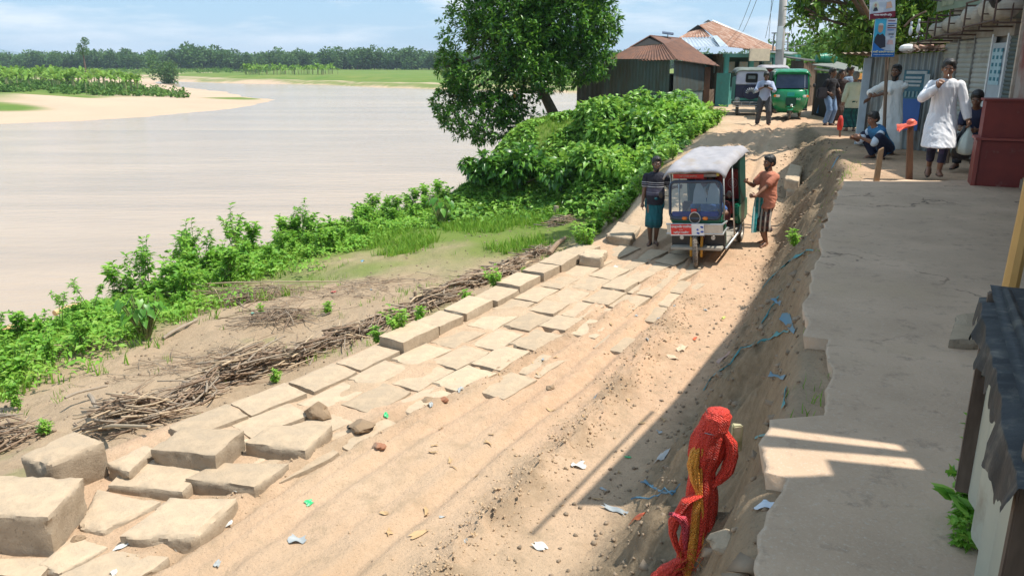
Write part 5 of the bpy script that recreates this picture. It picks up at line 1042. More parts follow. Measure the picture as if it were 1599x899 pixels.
# ---- unseen veranda roof beside the path, outline and gaps shaped for its shade
root = thing("veranda_building", "market building with a tin veranda roof shading the concrete path from outside the view", "building", (5, 6, 0))
def TR(P, name="roof"):
    mb = MB(); mb.prism([Vector((x - 5, y - 6, 3.0)) for x, y in P], (0, 0, .03)); return mb.build(name, GREYTIN, root)
TR([(4.6, 6.05), (3.19, 6.05), (3.79, 7.05), (4.55, 8.34), (5.35, 9.85), (6.15, 11.22), (9.2, 11.15), (8.6, 6.05)])
TR([(3.82, 6.05), (3.80, 5.95), (3.42, 4.80), (2.99, 3.85), (2.74, 3.40), (2.66, 3.19), (3.22, 3.01), (8.6, 3.0), (8.6, 6.05)], "roof_sheet")
TR([(2.45, 3.16), (3.22, 2.95), (3.22, 2.88), (2.45, 3.02)], "roof_batten")
TR([(3.22, 3.04), (3.22, 2.79), (2.84, 2.87), (2.82, 2.74), (2.45, 2.72), (1.5, .5), (2.0, -4), (8.6, -4), (8.6, 3.0)], "roof_sheet")
for k, (o1, w1_) in enumerate(((.12, .020),)):
    A, B_ = Vector((3.19, 6.05, 3.0)), Vector((4.55, 8.34, 3.0)); dd = (B_ - A).normalized(); nn = V3(-dd.y, dd.x, 0); p = A + nn * o1 - V3(5, 6, 0); mb = MB(); mb.tube([p - dd * (.6 - .3 * k), p + dd * 2.2], w1_, 6); mb.build("roof_pole", PLANK, root)  # unseen pole added for the thin stripe beside the shade
mb = MB(); mb.prism([V3(-.2, -8, 0), V3(3.2, 3.6, 0), V3(4, 3.6, 0), V3(4, -8, 0)], (0, 0, 2.95)); mb.build("wall", WALLP, root)
# ---- tarpaulin covered stall, bottom right
A1, A0 = PZ(1531, 453, 1.0), PZ(1592, 726, 1.0); dd = (A1 - A0); dd.z = 0; ln = dd.length; dd.normalize(); nr = V3(dd.y, -dd.x, 0); root = thing("tarpaulin_stall", "small market stall of pale tin covered with a black tarpaulin at the lower right", "stall", (A0.x, A0.y, 0))
def Q_(t, z, s_=0): return dd * t + nr * (s_ + .02) + V3(0, 0, z)
mb = MB(); sheet = [Q_(-.35, .30, .045), Q_(ln - .03, .34, .045), Q_(ln - .03, .97, .045), Q_(-.35, .97, .045)]; mb.tin(*sheet, .22, .012, 2); PT = pm("pale_green_tin", (.36, .40, .35), (.30, .34, .30), 3, .45, .2, dirt=(.2, .18, .14), dlo=.6); mb.build("side_panel", PT, root, smooth=True)
mb = MB(); mb.tin(Q_(ln, .35, .06), Q_(ln, .35, 1.0), Q_(ln, .97, 1.0), Q_(ln, .97, .06), .22, .012); mb.build("back_panel", PT, root)
for t_, w_ in ((ln - .01, .035), (.12, .04)):
    mb = MB(); mb.box(Q_(t_, .66, .03), (w_, .06, .68), (0, 0, math.atan2(dd.y, dd.x))); mb.build("leg", pm("dark_wood", (.055, .035, .025), (.16, .12, .09), 8, .8, vs=(2, 2, .5)), root, bev=.004)
for s_ in (.98, .30):
    for t_ in (0.05, ln - .03): mb = MB(); mb.box(Q_(t_, .5, s_), (.05, .05, 1.0)); mb.build("leg", PLANK, root)
# tarpaulin with drooping ragged hem
nu, nv = 150, 60; V = []; g = np.random.default_rng(4)
for j in range(nv):
    for i in range(nu):
        t_ = -.03 + (ln + .09) * i / (nu - 1); s_ = j / (nv - 1)
        if s_ < .3: k = s_ / .3; fb_ = float(fbm(np.array([i * .05]), np.array([0.]), 5, 3, .65)[0]); drop = .12 + .10 * fb_; z = 1.0 - drop * (1 - k) - .012; off = -.012 - .015 * (1 - k) + .02 * float(fbm(np.array([i * .08]), np.array([3.]), 4, 6)[0]) * (1 - k) + .045 * min(1, k * 1.4) * (k > .75)
        else: off = (s_ - .3) / .7 * 1.12 - .0; z = 1.0 + .012 * float(fbm(np.array([i * .036 + j * .03]), np.array([j * .09]), 4, 8)[0])
        z += .004 * float(vnoise(np.array([i * .16]), np.array([j * .25]), 3)[0]); V.append(Q_(t_, z, off)[:])
I = np.arange(nu * nv).reshape(nv, nu); Fq = np.stack([I[:-1, :-1], I[:-1, 1:], I[1:, 1:], I[1:, :-1]], -1).reshape(-1, 4)
mesh_np("tarpaulin", np.array(V), Fq, pm("black_tarp", (.020, .022, .024), (.042, .046, .050), 7, .62, 0, 30, .5, .010, (.13, .12, .10), 14, .54, .72, spec=.25), root, smooth=True)
mb = MB(); mb.tube([Q_(0, 1.0, .05), Q_(.3, 1.005, .06), Q_(ln, 1.0, .05)], .016, 8); mb.build("edge_batten", pm("black_tarp", (.02, .03, .04)), root, smooth=True)
p = PY(1590, 400, 2.75); log("wooden_pole", "upright yellow wooden pole at the right edge above the tarpaulin", (p.x - .02, 2.75, .05), (p.x + .02, 2.75, 2.3), .028, pm("yellow_wood", (.55, .33, .10), (.42, .24, .08), 5, .6), 8, 0, "pole")
# ================================================================== vehicles
FONT = None
for fp in ("NotoSansBengali-VariableFont_wdth,wght.woff2",):
    try:
        import os
        FONT = bpy.data.fonts.load(os.path.join(bpy.utils.resource_path('LOCAL'), "datafiles", "fonts", fp))
    except Exception: FONT = None
def text(s, size, mat, parent, loc_, rot, name="lettering", ext=.002, bold=0):
    c = bpy.data.curves.new(name, 'FONT'); c.body = s; c.size = size; c.extrude = ext; c.align_x = 'CENTER'; c.align_y = 'CENTER'; c.offset = bold
    if FONT: c.font = FONT
    t = bpy.data.objects.new(name, c); COL.objects.link(t); bpy.context.view_layer.update(); me = bpy.data.meshes.new_from_object(t.evaluated_get(bpy.context.evaluated_depsgraph_get())); COL.objects.unlink(t); bpy.data.objects.remove(t)
    me.materials.clear(); me.materials.append(mat); o = bpy.data.objects.new(name, me); COL.objects.link(o); o.parent = parent; o.location = loc_; o.rotation_euler = rot; return o
GRN = pm("green_enamel", (.005, .10, .055), (.006, .13, .07), 3, .3, dirt=(.2, .16, .1), dscale=4, dlo=.62, dhi=.8); DGRN = pm("dark_green_enamel", (.004, .05, .035), (.006, .065, .045), 3, .4)
RUB = pm("tyre_rubber", (.06, .055, .05), (.22, .18, .14), 8, .9, bs=40, bstr=.5); RIM = pm("steel_rim", (.40, .40, .38), (.25, .22, .18), 8, .45, .6); YEL = pm("yellow_fork", (.62, .33, .03), (.5, .25, .03), 6, .4)
DBLU = pm("dark_blue_frame", (.02, .035, .07), (.03, .05, .09), 5, .35); SILV = pm("worn_silver", (.5, .52, .52), (.36, .35, .33), 8, .4, .6); BLK = pm("black_plastic", (.02, .02, .02), (.035, .03, .028), 6, .55)
CLOTH = pm("grey_canopy_cloth", (.37, .355, .37), (.30, .285, .30), 5, .9, bs=14, bstr=.35, bd=.02, dirt=(.30, .24, .18), dlo=.55, dhi=.75); REDV = pm("red_vinyl", (.35, .03, .025), (.25, .02, .02), 6, .5); ORL = pm("orange_lens", (.75, .22, .02), (.7, .18, .02), 5, .2); WHT = pm("sign_white", (.75, .76, .78), (.68, .7, .72), 7, .5); REDS = pm("sign_red", (.62, .03, .025), (.55, .025, .02), 7, .5); BLUS = pm("sign_blue", (.02, .09, .45), (.02, .07, .36), 7, .5)
LENS = pm("clear_lens", (.75, .75, .7), (.6, .6, .58), 7, .1)
def glassmat():
    m, nt, b = newmat("windscreen_glass"); tr = nt.nodes.new("ShaderNodeBsdfTransparent"); gl = nt.nodes.new("ShaderNodeBsdfGlossy"); gl.inputs["Roughness"].default_value = .06; df = nt.nodes.new("ShaderNodeBsdfDiffuse"); df.inputs[0].default_value = (.16, .22, .30, 1)
    m1 = nt.nodes.new("ShaderNodeMixShader"); m1.inputs[0].default_value = .16; m2 = nt.nodes.new("ShaderNodeMixShader"); fr = nt.nodes.new("ShaderNodeFresnel"); fr.inputs[0].default_value = 1.6; ad = nt.nodes.new("ShaderNodeMath"); ad.operation = 'ADD'; ad.inputs[1].default_value = .03
    tr.inputs[0].default_value = (.86, .92, .95, 1); nt.links.new(tr.outputs[0], m1.inputs[1]); nt.links.new(df.outputs[0], m1.inputs[2]); nt.links.new(fr.outputs[0], ad.inputs[0]); nt.links.new(ad.outputs[0], m2.inputs[0]); nt.links.new(m1.outputs[0], m2.inputs[1]); nt.links.new(gl.outputs[0], m2.inputs[2])
    nt.links.new(m2.outputs[0], nt.nodes["Material Output"].inputs[0]); return m
GLASS = glassmat()
def wheel(root, c, r, w_, name="wheel", spokes=8, lean=0):
    h = bpy.data.objects.new(name, None); COL.objects.link(h); h.parent = root; h.location = c; h.rotation_euler = (0, 0, lean)
    mb = MB(); mb.ring((0, 0, 0), 'x', r - w_ * .5, w_ * .5, 32, 10, .95)
    for k in range(32):
        a = k * math.pi / 16
        for s_ in (-1, 1): mb.box((s_ * w_ * .18, math.cos(a) * (r - .004), math.sin(a) * (r - .004)), (w_ * .26, .02, .016), (a + math.pi / 2, 0, s_ * .0))
    mb.build("tyre", RUB, h, smooth=False, auto=True)
    mb = MB(); mb.ring((0, 0, 0), 'x', r - w_ * 1.05, w_ * .16, 28, 8, 2.2).tube([(-w_ * .5, 0, 0), (w_ * .5, 0, 0)], .035, 10)
    for k in range(spokes):
        a = 2 * math.pi * k / spokes; mb.tube([(0, 0, 0), (0, math.cos(a) * (r - w_), math.sin(a) * (r - w_))], .011, 5)
    mb.build("rim", RIM, h, auto=True); return h
def rrect(wd, z0, z1, rad, y, n=6):
    P = []
    for cx_, cz_, a0_ in ((wd / 2 - rad, z0 + rad, -90), (wd / 2 - rad, z1 - rad, 0), (-wd / 2 + rad, z1 - rad, 90), (-wd / 2 + rad, z0 + rad, 180)):
        for k in range(n + 1): a = R(a0_ + 90 * k / n); P.append(Vector((cx_ + rad * math.cos(a), y, cz_ + rad * math.sin(a))))
    return P
def canopy(root, w_, y0, y1, z0, zt, mat, name="canopy", sag=.02, front=.0):
    """draped cloth roof shell, local -Y is the front"""
    nu, nv = 22, 26; V = []
    for j in range(nv):
        t = j / (nv - 1); y = y0 + (y1 - y0) * t; fe = min(t, 1 - t) * (nv - 1)
        for i in range(nu):
            s_ = i / (nu - 1) * 2 - 1; ed = abs(s_); x = w_ / 2 * (s_ if ed < .86 else math.copysign(.86 + (ed - .86) * .98, s_))
            z = zt - (zt - z0) * (max(0, (ed - .7) / .3)) ** 2.0 - .10 * max(0, 1 - t * 5) ** 2 * 1.0 - front * (1 - t) - .05 * max(0, 1 - (1 - t) * 6) ** 2 - sag * math.sin(t * math.pi * 3) ** 2 * (1 - ed) + .006 * math.sin(i * 1.3 + j * .9)
            V.append((x, y, z))
    I = np.arange(nu * nv).reshape(nv, nu); Fq = np.stack([I[:-1, :-1], I[:-1, 1:], I[1:, 1:], I[1:, :-1]], -1).reshape(-1, 4); o = mesh_np(name, np.array(V), Fq, mat, root, smooth=True)
    md = o.modifiers.new("thick", 'SOLIDIFY'); md.thickness = .025; md.offset = -1; return o
def rickshaw(label, name="electric_rickshaw", full=True):
    """front faces local -Y; origin on the ground below the front wheel"""
    root = thing(name, label, "three wheeler"); mb = MB()
    wheel(root, (0, -.03, .29), .29, .10, lean=R(12)); wheel(root, (.43, 1.80, .25), .25, .09); wheel(root, (-.43, 1.80, .25), .25, .09)
    for s_ in (-1, 1): mb = MB(); mb.tube([(s_ * .095, -.02, .20), (s_ * .095, .08, .50), (s_ * .09, .17, .74)], [.024, .03, .034], 8); mb.build("fork", YEL, root, smooth=True)
    mb = MB(); 
    for k in range(3, 9):
        a = R(20 + 18 * k); a2 = R(20 + 18 * (k + 1)); y, z = -math.cos(a) * .31, .27 + math.sin(a) * .31; y2, z2 = -math.cos(a2) * .31, .27 + math.sin(a2) * .31
        if k < 8: mb.add([(-.06, y, z), (.06, y, z), (.06, y2, z2), (-.06, y2, z2)], [(0, 1, 2, 3)])
    o = mb.build("mudguard", BLK, root, smooth=True); md = o.modifiers.new("t", 'SOLIDIFY'); md.thickness = .01
    mb = MB(); mb.tube([(-.13, .09, .55), (.13, .09, .55)], .025, 8).tube([(0, .12, .55), (0, .24, .9)], .028, 8); mb.build("steering_column", BLK, root)
    mb = MB(); mb.tube([(-.3, .30, .93), (-.15, .22, .92), (0, .2, .9), (.15, .22, .92), (.3, .30, .93)], .014, 8); mb.build("handlebar", BLK, root, smooth=True)
    # chassis, floor, fender boxes
    mb = MB(); mb.box((0, .98, .34), (.94, 2.0, .05)); mb.build("floor", pm("floor_plate", (.42, .38, .32), (.3, .27, .22), 7, .7), root, bev=.01)
    for s_ in (-1, 1): 
        mb = MB(); mb.tube([(s_ * .50, .18, .30), (s_ * .50, 1.42, .30), (s_ * .50, 1.52, .36), (s_ * .50, 1.56, .5)], .026, 8); mb.build("side_rail", SILV, root, smooth=True)
        mb = MB(); mb.box((s_ * .31, .22, .43), (.36, .16, .32)); b_ = mb.build("front_box", BLK, root, bev=.02); mb = MB(); mb.tube([(s_ * .29, .145, .50), (s_ * .29, .125, .50)], .033, 12); mb.build("fog_lamp", LENS, b_)
        mb = MB(); mb.ring((s_ * .29, .132, .50), 'y', .035, .006, 16, 6); mb.build("lamp_ring", SILV, b_)
        mb = MB(); mb.box((s_ * .44, .28, .52), (.10, .10, .5)); mb.build("corner_post", GRN, root, bev=.015)
    mb = MB(); mb.box((0, .16, .83), (.92, .22, .13)); mb.box((0, .06, .80), (.86, .04, .10)); mb.build("front_panel", GRN, root, bev=.03)
    mb = MB(); mb.box((0, -.035, .69), (1.02, .03, .17)); mb.tube([(-.52, -.04, .61), (.52, -.04, .61)], .018, 8).tube([(-.52, -.04, .775), (.52, -.04, .775)], .018, 8).tube([(.50, -.04, .61), (.53, .2, .66), (.52, .35, .62)], .018, 8).tube([(.5, -.04, .775), (.53, .2, .775)], .018, 8).tube([(-.5, -.04, .61), (-.53, .2, .66)], .018, 8); mb.build("bumper", SILV, root, auto=True)
    mb = MB(); mb.box((-.13, -.060, .685), (.62, .012, .20), (0, R(-1), 0)); bn = mb.build("banner", WHT, root); mb = MB(); mb.box((-.24, -.070, .693), (.38, .006, .175), (0, R(-1), 0)); mb.build("banner_field", REDS, bn)
    text("আদর্শনির কাতিলার", .062, WHT, bn, (-.24, -.077, .735), (R(90), R(-1), 0), bold=.001); text("রফিকুল কাতিলার", .055, WHT, bn, (-.24, -.077, .635), (R(90), R(-1), 0), bold=.001); text("মোহন", .03, WHT, bn, (-.24, -.077, .685), (R(90), R(-1), 0))
    for q, (x, z) in enumerate(((.06, .69), (.14, .735), (.14, .655), (.07, .63))):
        mb = MB(); mb.ball((0, 0, 0), (.030 if q else .02, .004, .017), 12, 6); o = mb.build("banner_mark", BLUS, bn, smooth=True); o.location = (x, -.070, z); o.rotation_euler = (0, .3 * (q % 2), 0)
    mb = MB(); mb.tube([(0, .01, .875), (0, .06, .875)], .10, 20); hl = mb.build("headlamp", BLK, root, auto=True); mb = MB(); mb.ring((0, .008, .875), 'y', .098, .010, 24, 6); mb.build("lamp_ring", SILV, hl, smooth=True)
    for s_ in (-1, 1): mb = MB(); mb.ball((s_ * .19, .02, .865), (.055, .04, .03), 12, 8); mb.build("indicator", ORL, root, smooth=True)
    # windscreen
    P = rrect(.93, .86, 1.47, .10, 0); tilt = lambda p: Vector((p.x, .03 + (p.z - .86) * .16, p.z)); P = [tilt(p) for p in P]; mb = MB(); mb.tube(P + [P[0]], .028, 8, False); ws = mb.build("windscreen_frame", DBLU, root, smooth=True)
    mb = MB(); mb.add(P, [tuple(range(len(P)))]); mb.build("glass", GLASS, ws)
    mb = MB(); mb.box((0, .05, .93), (.86, .04, .09)); mb.build("dash_panel", pm("dash_blue", (.01, .05, .22), (.01, .035, .15), 5, .4), root, bev=.01)
    mb = MB(); mb.box((-.02, .035, .985), (.10, .02, .075)); mb.build("dash_sticker", REDS, root)
    # frame and canopy
    for s_ in (-1, 1):
        mb = MB(); mb.tube([(s_ * .49, .15, .80), (s_ * .49, .20, 1.15), (s_ * .475, .26, 1.60)], .016, 8); mb.build("front_post", SILV, root, smooth=True)
        mb = MB(); mb.tube([(s_ * .52, .85, .36), (s_ * .50, .85, 1.62)], .016, 8); mb.build("middle_post", SILV, root, smooth=True)
        mb = MB(); mb.box((s_ * .50, 1.72, 1.03), (.035, .55, 1.25)); mb.build("rear_side_panel", DGRN, root, bev=.012)
        mb = MB(); mb.prism([(s_ * .52, 1.42, .42), (s_ * .52, 2.10, .42), (s_ * .52, 2.12, .80), (s_ * .52, 1.30, .80), (s_ * .52, 1.25, .62)], (-s_ * .12, 0, 0)); mb.build("rear_fender", GRN, root, bev=.03)
    mb = MB(); mb.box((0, 2.06, 1.0), (1.0, .04, 1.25)); mb.build("rear_panel", DGRN, root, bev=.015)
    mb = MB(); mb.tube([(-.48, .24, 1.60), (.48, .24, 1.60)], .018, 8).tube([(.49, .24, 1.60), (.50, 2.0, 1.64)], .018, 8).tube([(-.49, .24, 1.60), (-.50, 2.0, 1.64)], .018, 8); mb.build("roof_frame", SILV, root)
    canopy(root, 1.14, .02, 2.20, 1.64, 1.76, CLOTH, sag=.035)
    mb = MB(); mb.box((-.14, .20, 1.545), (.56, .015, .075), (0, R(1), 0)); o = mb.build("top_banner", REDS, root); text("আদর্শনির কাতিলার", .05, pm("faded_pink", (.7, .45, .4), (.6, .4, .35)), o, (-.14, .188, 1.545), (R(90), 0, 0))
    mb = MB(); mb.box((.26, .20, 1.555), (.24, .012, .045)); mb.build("top_strip", pm("grey_strip", (.4, .38, .36), (.2, .18, .17), 9, .7), root)
    mb = MB(); mb.ball((-.2, .17, 1.475), (.03, .02, .02), 8, 6).ball((.40, .17, 1.575), (.03, .02, .03), 8, 6); mb.build("flower_charm", pm("yellow_charm", (.6, .5, .1), (.5, .4, .1)), root, smooth=True)
    # seats
    mb = MB(); mb.box((0, .62, .62), (.80, .34, .10)); mb.box((0, .60, .48), (.74, .30, .22)); mb.build("driver_seat", pm("pink_red_seat", (.6, .06, .12), (.7, .5, .5), 9, .6), root, bev=.03)
    mb = MB(); mb.box((0, .84, .80), (.90, .10, .36)); mb.build("partition", pm("dark_maroon", (.10, .02, .02), (.06, .015, .015), 6, .6), root, bev=.03)
    mb = MB(); mb.box((0, 1.72, .66), (.92, .46, .14)); mb.build("rear_seat", REDV, root, bev=.04)
    mb = MB(); mb.box((0, 1.96, 1.05), (.92, .10, .55)); rb2 = mb.build("rear_backrest", REDV, root, bev=.04); mb = MB(); mb.ring((.28, 1.90, 1.08), 'y', .09, .008, 20, 5); mb.ring((.28, 1.90, 1.08), 'y', .05, .008, 20, 5); mb.build("seat_pattern", pm("pattern_pink", (.6, .3, .3), (.5, .25, .25)), rb2)
    for s_ in (-1, 1):
        if full: mb = MB(); mb.tube([(s_ * .48, .13, 1.22), (s_ * .60, .05, 1.26)], .007, 5); mb.ball((s_ * .62, .04, 1.27), (.045, .015, .06), 10, 6); mb.build("mirror", BLK, root, smooth=True)
    return root
fw, rw = G(1096, 415), Vector((3.37 + .78, 16.2, 0)); fw = Vector((3.42, 14.25, 0)); yaw = R(-27)
d = Vector((math.sin(-yaw), math.cos(-yaw), 0)); b_ = fw + d * 1.8; zf, zr_ = terr1(fw.x, fw.y), terr1(b_.x, b_.y)
rk = rickshaw("green electric three wheeler with grey cloth canopy coming down the dirt road"); rk.location = (fw.x, fw.y, zf + .0); rk.rotation_euler = (math.atan2(zr_ - zf, 1.8), R(-4.5), yaw); rk.scale = (1, 1, 1.08)
# pale towel shapes standing for the white reflections in the windscreen
tw = pm("pale_reflection", (.62, .66, .72), (.5, .55, .62), 6, .9)
for x in (.02, .28):
    mb = MB(); mb.prism([(x - .13, .30, 1.05), (x + .13, .30, 1.05), (x + .10, .30, 1.28), (x + .02, .30, 1.42), (x - .04, .30, 1.42), (x - .10, .30, 1.26)], (0, .02, 0)); o = mb.build("towel_reflection", tw, rk, bev=.006)
# ---- green auto rickshaw
def tuktuk():
    root = thing("auto_rickshaw", "shiny green auto rickshaw facing down the road at the top of the slope", "auto rickshaw"); wheel(root, (0, 0, .2), .2, .09, spokes=5); wheel(root, (.5, 1.85, .2), .2, .10, spokes=5); wheel(root, (-.5, 1.85, .2), .2, .10, spokes=5)
    G2 = pm("bright_green_enamel", (.005, .16, .055), (.006, .20, .075), 3, .22, spec=.6)
    # nose: lofted shell in horizontal rings
    mb = MB(); rings = []
    for z, wx, yf in ((.22, .40, .10), (.34, .52, -.02), (.55, .60, -.10), (.80, .63, -.08), (.98, .62, .02), (1.02, .60, .06)): rings.append((z, wx, yf))
    n = 18; V = []
    for z, wx, yf in rings:
        for k in range(n + 1): a = math.pi * k / n; V.append((-math.cos(a) * wx, .62 - (.62 - yf) * math.sin(a) ** .55, z))
    Fq = [(j * (n + 1) + k, j * (n + 1) + k + 1, (j + 1) * (n + 1) + k + 1, (j + 1) * (n + 1) + k) for j in range(len(rings) - 1) for k in range(n)]; mb.add(V, Fq); o = mb.build("front_cowl", G2, root, smooth=True); md = o.modifiers.new("t", 'SOLIDIFY'); md.thickness = .03
    for s_ in (-1, 1):
        mb = MB(); mb.prism([(s_ * .62, .55, .26), (s_ * .64, 2.2, .26), (s_ * .64, 2.3, .85), (s_ * .64, 1.35, .90), (s_ * .63, 1.25, .45), (s_ * .63, .72, .45), (s_ * .62, .66, 1.0), (s_ * .62, .5, 1.02)], (-s_ * .03, 0, 0)); mb.build("side_panel", G2, root, bev=.01)
        mb = MB(); mb.tube([(s_ * .58, .14, 1.0), (s_ * .53, .28, 1.60)], .035, 8); mb.build("screen_pillar", G2, root, smooth=True)
        mb = MB(); mb.box((s_ * .47, -.035, .80), (.20, .06, .085), (0, 0, s_ * .45)); hl = mb.build("headlight", LENS, root, bev=.02); mb = MB(); mb.box((s_ * .53, -.015, .80), (.09, .075, .075), (0, 0, s_ * .5)); mb.build("indicator", ORL, hl, bev=.015)
        mb = MB(); mb.tube([(s_ * .58, .2, 1.10), (s_ * .72, .12, 1.14)], .008, 5); mb.ball((s_ * .74, .11, 1.16), (.05, .015, .07), 10, 6); mb.build("mirror", BLK, root, smooth=True)
        mb = MB(); mb.box((s_ * .62, 1.5, 1.30), (.02, 1.3, .6)); mb.build("side_curtain", BLK, root)
    mb = MB(); mb.add([(-.55, .155, 1.06), (.55, .155, 1.06), (.51, .27, 1.52), (-.51, .27, 1.52)], [(0, 1, 2, 3)]); mb.build("windscreen", pm("dark_reflecting_glass", (.05, .07, .13), (.10, .13, .22), 2, .08, spec=.8), root)
    mb = MB(); mb.tube([(.44, .165, 1.08), (.42, .27, 1.5)], .018, 6); mb.build("wiper_strip", pm("pale_strip", (.5, .52, .6), (.4, .4, .5)), root)
    mb = MB(); mb.box((0, .24, 1.56), (1.14, .06, .08)); mb.build("visor", G2, root, bev=.02)
    canopy(root, 1.26, .16, 2.35, 1.52, 1.70, G2, "roof", 0)
    mb = MB(); mb.box((0, 2.28, .95), (1.26, .05, 1.2)); mb.build("rear_panel", G2, root, bev=.02); mb = MB(); mb.box((0, 1.2, .32), (1.2, 1.9, .06)); mb.build("floor", BLK, root)
    mb = MB(); mb.box((0, 1.85, .62), (1.1, .5, .2)); mb.build("seat", BLK, root, bev=.03)
    mb = MB(); mb.box((-.02, -.115, .86), (.24, .012, .13)); mb.build("sticker", pm("turquoise_sticker", (.02, .42, .36), (.02, .36, .3), 7, .4), root, bev=.004)
    mb = MB(); mb.box((.0, -.105, .62), (.34, .02, .26)); mb.build("grille", DGRN, root, bev=.01)
    text("০৫", .17, pm("number_white", (.55, .6, .55), (.5, .55, .5)), root, (.24, -.118, .70), (R(90), 0, 0), "number", .004, .004)
    mb = MB(); 
    for k in range(8):
        a, a2 = R(30 + 15 * k), R(45 + 15 * k); mb.add([(-.09, -math.cos(a) * .25, .2 + math.sin(a) * .25), (.09, -math.cos(a) * .25, .2 + math.sin(a) * .25), (.09, -math.cos(a2) * .25, .2 + math.sin(a2) * .25), (-.09, -math.cos(a2) * .25, .2 + math.sin(a2) * .25)], [(0, 1, 2, 3)])
    mb.ball((0, -.06, .42), (.17, .12, .06), 14, 6); mb.build("mudguard", G2, root, smooth=True); mb = MB(); mb.ball((.03, -.16, .49), (.045, .04, .045), 12, 8); mb.build("small_lamp", LENS, root, smooth=True)
    mb = MB(); mb.tube([(-.07, 0, .2), (-.07, -.02, .5)], .022, 8).tube([(.07, 0, .2), (.07, -.02, .5)], .022, 8); mb.build("fork", BLK, root); return root
tk = tuktuk(); p = PY(1229, 185, 28.6); tk.location = (p.x, 28.4, terr1(p.x, 28.4)); tk.rotation_euler = (0, 0, R(-14)); tk.scale = (1.0,) * 3
# ---- parked three wheeler seen from its decorated back
root = thing("parked_rickshaw", "parked three wheeler showing its pale and dark decorated back with silver bumper", "three wheeler")
mb = MB(); mb.box((0, .9, .95), (1.14, 1.7, .9)); mb.build("body", TEAL, root, bev=.04)
mb = MB(); mb.box((0, .02, .82), (1.12, .05, .62)); dk = mb.build("back_panel", pm("dark_navy_panel", (.015, .02, .05), (.02, .025, .07), 4, .4), root, bev=.03); mb = MB(); mb.box((0, .02, 1.38), (1.12, .05, .52)); wp = mb.build("back_flap", pm("lilac_white", (.62, .62, .68), (.45, .42, .6), 2.5, .6), root, bev=.03)
P = rrect(.40, 1.22, 1.52, .05, -.012); mb = MB(); mb.add(P, [tuple(range(len(P)))]); mb.build("rear_window", BLACK, wp); mb = MB(); mb.tube(P + [P[0]], .018, 6, False); mb.build("window_frame", BLK, wp, smooth=True); mb = MB(); mb.box((0, -.018, 1.39), (.26, .006, .12)); mb.build("window_sticker", pm("dull_sticker", (.2, .22, .22), (.1, .12, .12), 20), wp)
mb = MB(); mb.tube([(0, -.01, .86), (0, -.09, .86)], .27, 24); sw = mb.build("spare_wheel_cover", pm("dark_navy_panel", (.015, .02, .05)), root, auto=True)
for k in range(9):
    a = R(-80 + 20 * k); mb = MB(); mb.tube([(math.sin(a) * .08, -.098, .80 + math.cos(a) * .08), (math.sin(a) * .16, -.102, .82 + math.cos(a) * .15), (math.sin(a) * .21, -.098, .83 + math.cos(a) * .2)], [.008, .022, .010], 6); mb.build("petal", pm("emblem_pale", (.5, .52, .55), (.35, .38, .42)), sw, smooth=True)
for s_ in (-1, 1):
    mb = MB(); mb.ring((s_ * .46, -.03, .58), 'y', .085, .02, 16, 6); mb.ball((s_ * .46, -.02, .58), (.07, .03, .07), 12, 6); mb.build("tail_lamp", SILV, root, smooth=True); wheel(root, (s_ * .42, .3, .24), .24, .1, spokes=5)
mb = MB()
for z in (.34, .42, .50): mb.tube([(-.62, -.12, z), (.62, -.12, z)], .014, 6)
for x in (-.6, -.3, 0, .3, .6): mb.tube([(x, -.12, .34), (x, -.12, .5)], .012, 6)
mb.build("bumper", SILV, root); mb = MB(); mb.box((0, .85, .42), (1.1, 1.7, .12)); mb.build("chassis", BLK, root); mb = MB(); mb.box((0, -.03, .6), (.8, .02, .1)); mb.build("teal_band", TEAL, root, bev=.02)
canopy(root, 1.22, -.06, 2.0, 1.58, 1.74, pm("grey_green_cloth", (.16, .18, .16), (.12, .14, .12), 5, .8), "canopy", 0)
p = PY(1170, 170, 31.0); root.location = (p.x, 31.0, terr1(p.x, 31)); root.rotation_euler = (0, 0, R(-11)); root.scale = (1.02,) * 3
rk2 = copy_tree(rk); tag(rk2, "dark canopied three wheeler mostly hidden behind the green auto rickshaw", "three wheeler"); p = PY(1207, 170, 32.8); rk2.location = (p.x, 32.8, terr1(p.x, 32.8)); rk2.rotation_euler = (0, 0, R(-10))
